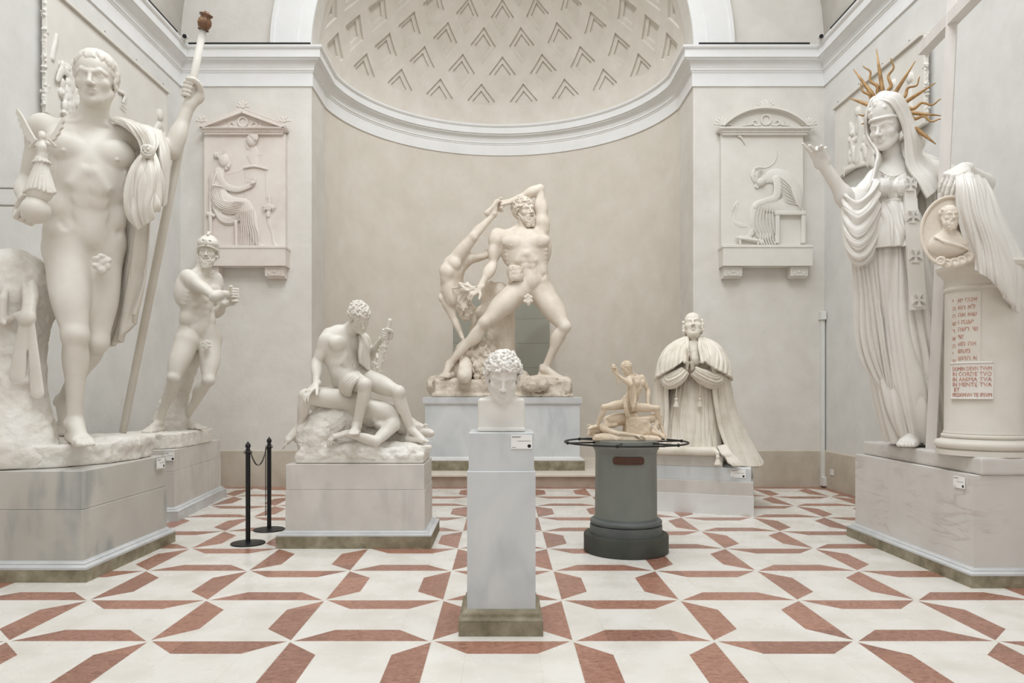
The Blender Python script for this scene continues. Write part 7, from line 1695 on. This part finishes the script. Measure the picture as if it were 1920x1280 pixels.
def build_end_reliefs():
    class Map:
        def __init__(s, ox, oy, sc, d, y0): s.ox, s.oy, s.sc, s.d, s.y0 = ox, oy, sc, d, y0; s.m = d/FPX/sc; s.n = A(0, 1, 0)
        def __call__(s, x, y, dep=0.0): q = px(s.ox+x/s.sc, s.oy+y/s.sc, s.d); return A(q[0], s.y0-dep, q[2])
    for side in (0, 1):
        Y = YB-0.10
        if side == 0:
            P = Map(360, 180, 3.555, Y, Y); mat = 'pink_relief'
            t = thing('wall_relief', 'pinkish wall relief of a seated woman writing before a bust, under a pointed pediment', 'relief', P(340, 1000)*A(1, 0, 1)+A(0, YB-0.05, 0), 'reliefs on the end wall')
            xs = (80, 622); ytop, ybot = 262, 1008; led = (60, 640); brk = ((118, 190), (495, 622))
        else:
            P = Map(1320, 180, 3.555, Y, Y); mat = 'grey_relief'
            t = thing('wall_relief', 'pale wall relief of a seated woman bowed in grief, under a curved pediment', 'relief', P(400, 1000)*A(1, 0, 1)+A(0, YB-0.05, 0), 'reliefs on the end wall')
            xs = (115, 662); ytop, ybot = 265, 995; led = (110, 700); brk = ((125, 245), (565, 680))
        a, b_ = P(xs[0], ybot), P(xs[1], ytop)
        bevel(MB().box(a[0], b_[0], Y, YB-0.002, a[2]-0.02, b_[2]+0.03).build('panel', mat, t), 0.006)
        # ledge and brackets
        la, lb = P(led[0], 1140), P(led[1], 1005 if side == 0 else 1000)
        o = ring_box(MB(), la[0], lb[0], Y-0.13, YB-0.002, [(0, la[2]), (0, la[2]+0.02), (0.0, lb[2]-0.05), (0.012, lb[2]-0.045), (0.012, lb[2]-0.015), (0.004, lb[2]-0.008), (-0.02, lb[2])]).build('ledge', mat if side else 'pink_relief', t)
        for x0, x1 in brk:
            qa, qb = P(x0, 1215), P(x1, 1142); br = MB(); 
            br.prism([(0, 0), (0.10, 0), (0.16, 0.03), (0.17, qb[2]-qa[2]+0.002), (0, qb[2]-qa[2]+0.002)], (qa[0], YB-0.002, qa[2]), (0, -1, 0), (0, 0, 1), (qb[0]-qa[0], 0, 0)); bo = br.build('bracket', mat, t)
            S = Sculpt(0.0055); cx_ = (qa[0]+qb[0])/2; cz = (qa[2]+qb[2])/2; W = (qb[0]-qa[0])/2
            for q in (-1, 1):
                S.torus(A(cx_+q*W*0.48, YB-0.166, cz+0.015), A(0, 1, 0.1), W*0.24, 0.010, 0.003); S.chain([A(cx_, YB-0.165, cz-0.04), A(cx_+q*W*0.4, YB-0.163, cz-0.045), A(cx_+q*W*0.72, YB-0.165, cz-0.015)], [0.010, 0.010, 0.006], 0.004, sub=3)
            S.ell(A(cx_, YB-0.165, cz+0.01), A(0.022, 0.018, 0.03), None, 0.003); S.build('rosette', mat, bo)
        # pediment: stepped cornice, tympanum and raking or curved moulding
        za = P(0, 262 if side == 0 else 265)[2]; zb = P(0, 222 if side == 0 else 220)[2]
        x0, x1 = P(62 if side == 0 else 92, 0)[0], P(636 if side == 0 else 705, 0)[0]
        ring_box(MB(), x0, x1, Y-0.11, YB-0.002, [(-0.06, za), (-0.06, za+0.03), (-0.045, za+0.035), (-0.045, za+0.055), (-0.02, za+0.065), (0.0, za+0.08), (0.0, zb), (-0.01, zb+0.004)]).build('cornice', mat, t)
        dn = MB(); nd = 46
        for i in range(nd): xx = x0+0.06+(x1-x0-0.12)*(i+0.5)/nd; dn.box(xx-0.008, xx+0.008, Y-0.075, Y-0.03, za+0.034, za+0.056)
        o = dn.build('dentil_row', mat, t); o['kind'] = 'stuff'
        if side == 0:
            ap = P(347, 118); L, R_ = P(70, 222), P(628, 222)
            MB().prism([(L[0], L[2]), (R_[0], R_[2]), (ap[0], ap[2]-0.02)], (0, Y-0.03, 0), (1, 0, 0), (0, 0, 1), (0, 0.10, 0)).build('tympanum', mat, t)
            for (s0, s1) in ((L, ap), (ap, R_)):
                d_ = unit(s1-s0); n_ = unit(A(-d_[2], 0, d_[0])); b = MB(); b.prism([(0, -0.02), (np.linalg.norm(s1-s0), -0.02), (np.linalg.norm(s1-s0), 0.030), (0, 0.030)], s0+A(0, -0.11, 0), d_, n_*(1 if n_[2] > 0 else -1), (0, 0.20, 0)); b.build('raking_moulding', mat, t)
            S = Sculpt(0.006)
            for k in range(24):
                f_ = k/23; s0 = lerp(L, ap, f_*0.9+0.05) if k < 24 else 0; S.ell(s0+A(0, -0.07, 0.047), A(0.012, 0.03, 0.017), None, 0); s0 = lerp(R_, ap, f_*0.9+0.05); S.ell(s0+A(0, -0.07, 0.047), A(0.012, 0.03, 0.017), None, 0)
            o = S.build('antefix_row', mat, t); o['kind'] = 'stuff'
            orn = [(347, 85, 5, 34), (75, 180, 4, 30), (622, 180, 4, 30)]; wr = (345, 178, 30)
        else:
            c0, c1 = P(120, 218), P(672, 218); ap = P(400, 100); hw = (c1[0]-c0[0])/2; hh = ap[2]-c0[2]; Rr = (hw*hw+hh*hh)/(2*hh); cx_ = (c0[0]+c1[0])/2; cz = ap[2]-Rr; a_ = math.asin(hw/Rr)
            arc = [(cx_+Rr*math.sin(q), cz+Rr*math.cos(q)) for q in np.linspace(a_, -a_, 31)]
            MB().prism([(c0[0], c0[2])]+arc[::-1][0:0]+arc+[], (0, Y-0.03, 0), (1, 0, 0), (0, 0, 1), (0, 0.10, 0)).build('tympanum', mat, t)
            b = MB()
            for r0, r1, yy in ((Rr-0.005, Rr+0.045, -0.10), (Rr+0.0, Rr+0.028, -0.125)):
                for i in range(30):
                    q0, q1 = -a_+2*a_*i/30, -a_+2*a_*(i+1)/30; b.prism([(cx_+r0*math.sin(q0), cz+r0*math.cos(q0)), (cx_+r1*math.sin(q0), cz+r1*math.cos(q0)), (cx_+r1*math.sin(q1), cz+r1*math.cos(q1)), (cx_+r0*math.sin(q1), cz+r0*math.cos(q1))], (0, Y+yy, 0), (1, 0, 0), (0, 0, 1), (0, -yy+0.08, 0))
            b.build('curved_moulding', mat, t)
            orn = [(402, 92, 9, 46), (118, 205, 7, 44), (690, 205, 7, 40)]; wr = (407, 165, 32)
        for (x, y, n, w) in orn:
            S = Sculpt(0.0055); c = P(x, y, 0.05)
            for k in range(n):
                an = PI*(0.06+0.88*k/(n-1)); e = c+A(math.cos(an), 0, math.sin(an))*w*P.m*(1.15 if side == 0 else 1.2); S.chain([c, lerp(c, e, 0.6)+A(0, -0.012, 0), e], [0.010, 0.014, 0.017], 0.003, sub=2)
            S.ell(c, A(0.028, 0.022, 0.020), None, 0.005); S.build('palmette', mat, t)
        S = Sculpt(0.0055); wx, wy, wr_ = wr; c = P(wx, wy, 0.045)
        for k in range(26): q = 2*PI*k/26; S.ell(c+A(math.cos(q), 0, math.sin(q))*wr_*P.m, A(0.018, 0.014, 0.018), None, 0.003)
        for q in (-1, 1):
            rl(S, P, [(wx+q*38, wy+34), (wx+q*70, wy+38), (wx+q*92, wy+18), (wx+q*70, wy+4), (wx+q*60, wy+20)], [5, 6, 6, 4, 3], 0.04, 0.004); rl(S, P, [(wx+q*95, wy+30), (wx+q*125, wy+34), (wx+q*160, wy+40)], [6, 7, 3], 0.035, 0.004); rl(S, P, [(wx+q*110, wy+28), (wx+q*122, wy+12)], [5, 3], 0.035, 0.004)
        S.build('wreath_ornament', mat, t)
        S = Sculpt(0.0060)
        if side == 0:
            # woman
            S.ell(P(218, 430, 0.03), A(0.085, 0.05, 0.105), None, 0.02); rl(S, P, [(238, 435), (245, 465), (232, 488)], [16, 13, 11], 0.045, 0.02); rl(S, P, [(248, 432), (259, 456)], [5, 6], 0.045, 0.008); rl(S, P, [(246, 470), (251, 478)], [5, 5], 0.045, 0.006)
            rl(S, P, [(200, 470), (185, 510)], [22, 28], 0.02, 0.02); rl(S, P, [(175, 520), (160, 560), (165, 610)], [42, 46, 40], 0.02, 0.03)
            rl(S, P, [(178, 505), (196, 560), (230, 605), (300, 625), (360, 612), (402, 592)], [26, 24, 22, 19, 16, 13], 0.05, 0.02); rl(S, P, [(398, 598), (418, 570), (425, 555)], [15, 13, 7], 0.05, 0.01)
            for y in (578, 585, 592): rl(S, P, [(404, y), (428, y-6)], [5, 4], 0.06, 0.004)
            rl(S, P, [(372, 552), (430, 560)], [4, 4], 0.06, 0.003); rl(S, P, [(235, 518), (300, 502), (352, 480)], [14, 12, 10], 0.012, 0.012); rl(S, P, [(350, 480), (420, 470), (505, 490)], [8, 8, 6], 0.02, 0.006)
            rl(S, P, [(165, 610), (190, 690), (260, 730), (350, 735)], [46, 62, 56, 46], 0.03, 0.04); rl(S, P, [(352, 735), (390, 800), (410, 880), (430, 960)], [46, 40, 32, 24], 0.03, 0.03)
            rl(S, P, [(430, 975), (455, 995), (482, 1000)], [15, 13, 8], 0.03, 0.01)
            for i in range(7):
                f_ = i/6; rl(S, P, [(138+56*f_, 615), (138+82*f_, 680+22*f_), (195+92*f_, 752-42*f_), (305+60*f_, 775-62*f_)], [2.6, 3.6, 3.6, 2.2], 0.052, 0.001, flat=1.0)
            rl(S, P, [(150, 750), (200, 815), (262, 835), (325, 805)], [14, 26, 26, 20], 0.03, 0.02)
            for i in range(5):
                f_ = i/4; rl(S, P, [(142+14*f_, 735+20*f_), (188+14*f_, 812-22*f_+14), (256, 850-34*f_), (332, 826-40*f_)], [2.6, 4, 4, 3], 0.03, 0.001, flat=1.0)
            rl(S, P, [(345, 800), (352, 900), (358, 985)], [22, 26, 30], 0.03, 0.02)
            for i in range(8):
                f_ = i/7; rl(S, P, [(332+84*f_, 768-10*f_), (334+92*f_, 860), (338+108*f_, 920), (332+120*f_, 994)], [2.6, 4, 4, 3.2], 0.034+0.016*math.sin(PI*f_), 0.001, flat=1.0)
            rl(S, P, [(170, 520), (150, 580), (148, 612)], [8, 8, 6], 0.05, 0.006); rl(S, P, [(150, 603), (215, 612)], [5, 5], 0.06, 0.004)
            for i in range(7): rl(S, P, [(232-2*i, 372+7*i), (206-2*i, 376+8*i), (178, 392+3*i)], [2.6, 3.4, 2.6], 0.058, 0.001, flat=1.0)
            S.ell(P(170, 398, 0.03), A(0.05, 0.035, 0.045), None, 0.01)
            # chair
            rl(S, P, [(122, 650), (128, 790)], [9, 9], 0.02, 0.003, sub=0); rl(S, P, [(128, 790), (130, 925)], [13, 10], 0.03, 0.003, sub=0); rl(S, P, [(298, 845), (302, 1000)], [12, 9], 0.03, 0.003, sub=0); rl(S, P, [(112, 790), (150, 800)], [14, 12], 0.03, 0.003, sub=0)
            # bust on its pillar
            S.ell(P(402, 296, 0.02), A(0.085, 0.05, 0.10), None, 0.01); rl(S, P, [(375, 290), (362, 310), (372, 345)], [12, 8, 14], 0.02, 0.012); rl(S, P, [(410, 345), (412, 385)], [22, 30], 0.015, 0.02); rl(S, P, [(375, 400), (470, 385)], [18, 14], 0.010, 0.02); rl(S, P, [(400, 400), (415, 450)], [38, 30], 0.008, 0.02)
            for i in range(10): rl(S, P, [(398+5*i, 268+(i % 3)*5), (420+3*i, 285+6*(i % 4))], [6, 5], 0.06, 0.004)
            rl(S, P, [(358, 490), (358, 720)], [5, 5], 0.0, 0.003, sub=0); rl(S, P, [(495, 495), (497, 680)], [5, 5], 0.0, 0.003, sub=0)
            # flowering stem
            rl(S, P, [(510, 800), (515, 850), (535, 910), (542, 970), (560, 1000)], [20, 12, 9, 9, 14], 0.02, 0.01)
            rs = np.random.RandomState(4)
            for i in range(34):
                q = rs.rand()*2*PI; r_ = 20+36*rs.rand(); rl(S, P, [(520+8*rs.randn(), 745+8*rs.randn()), (520+r_*math.cos(q), 742+r_*0.7*math.sin(q))], [7, 3], 0.035, 0.004, sub=0)
            rl(S, P, [(517, 730), (520, 670)], [10, 8], 0.02, 0.004); rl(S, P, [(518, 750), (510, 800)], [12, 14], 0.02, 0.006)
        else:
            rl(S, P, [(350, 500), (345, 530), (356, 560)], [24, 34, 30], 0.03, 0.02); S.ell(P(372, 575, 0.03), A(0.075, 0.05, 0.07), None, 0.02); rl(S, P, [(350, 585), (340, 606)], [12, 8], 0.045, 0.012); rl(S, P, [(362, 596), (352, 614)], [9, 7], 0.045, 0.012)
            for i in range(7): rl(S, P, [(372-2*i, 500+9*i), (350-3*i, 508+10*i), (330+3*i, 530+9*i)], [2.6, 3.6, 2.6], 0.052, 0.001, flat=1.0)
            rl(S, P, [(395, 560), (440, 545), (470, 540)], [26, 30, 34], 0.03, 0.03); rl(S, P, [(460, 530), (530, 560), (580, 640), (600, 720)], [40, 58, 62, 54], 0.02, 0.05)
            rl(S, P, [(478, 560), (486, 620), (470, 680), (410, 700), (350, 726)], [26, 25, 22, 18, 14], 0.06, 0.02); rl(S, P, [(350, 722), (335, 745)], [14, 9], 0.06, 0.008)
            rl(S, P, [(600, 740), (500, 735), (400, 730), (350, 745)], [44, 44, 40, 32], 0.03, 0.04); rl(S, P, [(360, 745), (355, 820), (385, 900), (420, 915)], [40, 44, 52, 44], 0.02, 0.04)
            for i in range(7): f_ = i/6; rl(S, P, [(345+105*f_, 735+20*f_), (325+122*f_, 810), (322+132*f_, 880-10*f_), (340+122*f_, 918)], [2.6, 4.2, 4, 3], 0.050, 0.001, flat=1.0)
            for i in range(7): f_ = i/6; rl(S, P, [(500+16*f_, 550+24*i), (556+6*f_, 598+20*i), (598+10*f_, 668+10*i), (622, 742)], [2.6, 3.8, 3.8, 2.6], 0.056, 0.001, flat=1.0)
            for i in range(7): f_ = i/6; rl(S, P, [(375+95*f_, 922), (370+100*f_, 960), (378+110*f_, 990)], [4, 5, 5], 0.03, 0.002, flat=1.0)
            rl(S, P, [(320, 905), (290, 940), (250, 950)], [20, 16, 9], 0.04, 0.01); rl(S, P, [(240, 945), (380, 975)], [16, 16], 0.02, 0.006)
            rl(S, P, [(210, 950), (350, 968)], [8, 8], 0.05, 0.002, sub=0); rl(S, P, [(232, 955), (236, 990)], [10, 7], 0.04, 0.002, sub=0); rl(S, P, [(352, 968), (352, 992)], [10, 7], 0.04, 0.002, sub=0)
            a_, b2 = P(463, 800, 0.075), P(668, 772, 0); S.box((a_+b2)/2*A(1, 0, 1)+A(0, Y-0.035, 0), A((b2[0]-a_[0])/2, 0.045, 0.030), None, 0.006, 0.002)
            for xa_, xb_ in ((468, 494), (640, 666)):
                a_, b2 = P(xa_, 985, 0), P(xb_, 800, 0); S.box(A((a_[0]+b2[0])/2, Y-0.03, (a_[2]+b2[2])/2), A((b2[0]-a_[0])/2, 0.04, (b2[2]-a_[2])/2), None, 0.006, 0.002)
            for i in range(5): rl(S, P, [(330+9*i, 492-2*i), (345+8*i, 480), (372+4*i, 490)], [5, 5, 4], 0.06, 0.004)
            rl(S, P, [(190, 752), (208, 720), (222, 708), (224, 730), (205, 790), (205, 835), (250, 862), (290, 868)], [4, 8, 12, 9, 8, 14, 18, 8], 0.015, 0.008); rl(S, P, [(180, 768), (206, 724)], [3, 5], 0.03, 0.003)
            rl(S, P, [(232, 270), (250, 285), (272, 325)], [11, 6, 3], 0.02, 0.005)
            b_ = [(390+95*math.cos(q), 385+95*math.sin(q)) for q in np.linspace(-0.2, PI*0.62, 24)]; rl(S, P, b_, [4]*24, 0.004, 0.003, sub=0)
        S.build('relief_figures', mat, t)
def build_side_reliefs():
    for side in (-1, 1):
        X = side*XW
        if side < 0: y0, y1, z0, z1 = 7.82, 10.66, 4.50, 5.87; lab = 'large pale rectangular relief high on the left wall behind the colossal nude'
        else: y0, y1, z0, z1 = 8.45, 10.74, 4.62, 5.66; lab = 'large pale rectangular relief high on the right wall behind the rayed statue'
        th = 0.055
        t = thing('wall_relief', lab, 'relief', (X-side*0.03, (y0+y1)/2, z0), 'rectangular reliefs on the side walls')
        S = Sculpt(0.009); S.box(A(X-side*(0.045+th/2), (y0+y1)/2, (z0+z1)/2), A(th/2, (y1-y0)/2, (z1-z0)/2), None, 0.004, 0)
        rs = np.random.RandomState(5)
        for i in range(70):                                            # ragged near end
            z = z0+(z1-z0)*rs.rand(); S.ell(A(X-side*(0.045+th*rs.rand()), y0+0.02*rs.randn(), z), 0.007+0.012*rs.rand(), None, 0.01)
        MB().box(min(X, X-side*0.05), max(X, X-side*0.05), y0+0.10, y1-0.02, z0+0.06, z1-0.06).build('shadow_gap_filler', 'dark_gap', t)  # dark filler standing in for the shadow between panel and wall
        x_a, x_b = sorted((X-side*0.005, X-side*(0.045+th+0.035)))
        MB().box(x_a, x_b, y0+0.02, y1, z1, z1+0.045).build('top_moulding', 'grey_relief', t)
        for i in range(4):
            yy = y0+(y1-y0)*(0.12+0.27*i); b = MB().tube([A(X-side*0.12, yy, z1+0.03), A(X-side*0.128, yy, z1+0.055), A(X-side*0.12, yy+0.005, z1+0.07), A(X-side*0.113, yy+0.005, z1+0.062)], 0.0035, 6).build('hook', 'black', t); b['label'] = 'tiny black hook'
        sf = X-side*(0.045+th)
        def W(x, y, off=0.0):
            k = abs(x-VX); d = abs(sf)*FPX/k; return A(sf-side*off, d, CAM_H+(VY-y)*d/FPX)
        def lb(pts, r, off=0.0, k=0.015):
            Q = [W(x, y, off) for x, y in pts]; R = [r]*len(Q) if np.isscalar(r) else list(r); Q, R = smooth_line(Q, R, 3)
            for i in range(len(Q)-1): S.cone(Q[i], Q[i+1], R[i]*0.62, R[i+1]*0.62, k*0.6, flat=(A(1, 0, 0), 0.40))
        rs = np.random.RandomState(9 if side < 0 else 19)
        if side < 0:
            lb([(103, 150), (112, 132), (124, 140), (130, 158), (122, 176)], [0.05, 0.075, 0.08, 0.09, 0.07], 0.03)      # turned figure and lion mask
            lb([(124, 150), (134, 170), (136, 190)], [0.07, 0.11, 0.10], 0.02); lb([(128, 180), (132, 205), (140, 218)], [0.09, 0.10, 0.05], 0.02)
            lb([(98, 110), (100, 95), (104, 80), (106, 66)], [0.05, 0.04, 0.04, 0.03], 0.01); lb([(112, 120), (126, 124), (140, 132), (150, 128)], 0.035, 0.01)
            for i in range(60): x, y = 112+38*rs.rand(), 118+112*rs.rand(); q = W(x, y, 0.015+0.02*rs.rand()); S.ell(q, A(0.025, 0.02+0.05*rs.rand(), 0.02+0.05*rs.rand()), None, 0.008)
            lb([(220, 170), (232, 178), (228, 192)], [0.035, 0.05, 0.04], 0.02); lb([(224, 196), (234, 205)], [0.03, 0.02], 0.03)
            S.ell(W(298, 216, 0.02), A(0.04, 0.065, 0.085), None, 0.01); lb([(290, 246), (300, 234), (308, 248), (304, 268)], [0.06, 0.09, 0.08, 0.10], 0.01)
            lb([(278, 250), (266, 246), (256, 252)], 0.04, 0.0)
            for i in range(26): x, y = 232+70*rs.rand(), 235+34*rs.rand(); q = W(x, y, 0.006); S.ell(q, A(0.018, 0.03+0.06*rs.rand(), 0.02+0.03*rs.rand()), None, 0.006)
        else:
            for (x, y, r) in ((1610, 209, 0.055), (1708, 146, 0.055), (1676, 158, 0.05), (1596, 262, 0.04), (1600, 250, 0.035)): S.ell(W(x, y, 0.015), A(0.035, r*0.9, r*1.2), None, 0.01)
            lb([(1610, 216), (1614, 250), (1608, 300)], [0.07, 0.11, 0.12], 0.0); lb([(1622, 225), (1636, 262), (1628, 305)], [0.05, 0.09, 0.10], 0.0); lb([(1596, 262), (1600, 280), (1602, 300)], [0.04, 0.06, 0.06], 0.01)
            lb([(1586, 318), (1604, 312), (1626, 306)], 0.05, 0.0); lb([(1584, 330), (1584, 316)], 0.03, 0.01); lb([(1706, 156), (1704, 190), (1708, 240)], [0.07, 0.11, 0.12], 0.0); lb([(1676, 166), (1680, 200)], [0.05, 0.09], 0.0)
            for i in range(46): x, y = 1592+46*rs.rand(), 235+70*rs.rand(); q = W(x, y, 0.004); S.ell(q, A(0.016, 0.02+0.04*rs.rand(), 0.03+0.07*rs.rand()), None, 0.006)
        S.build('carved_panel', 'grey_relief', t)
if want('reliefs'): build_end_reliefs(); build_side_reliefs()
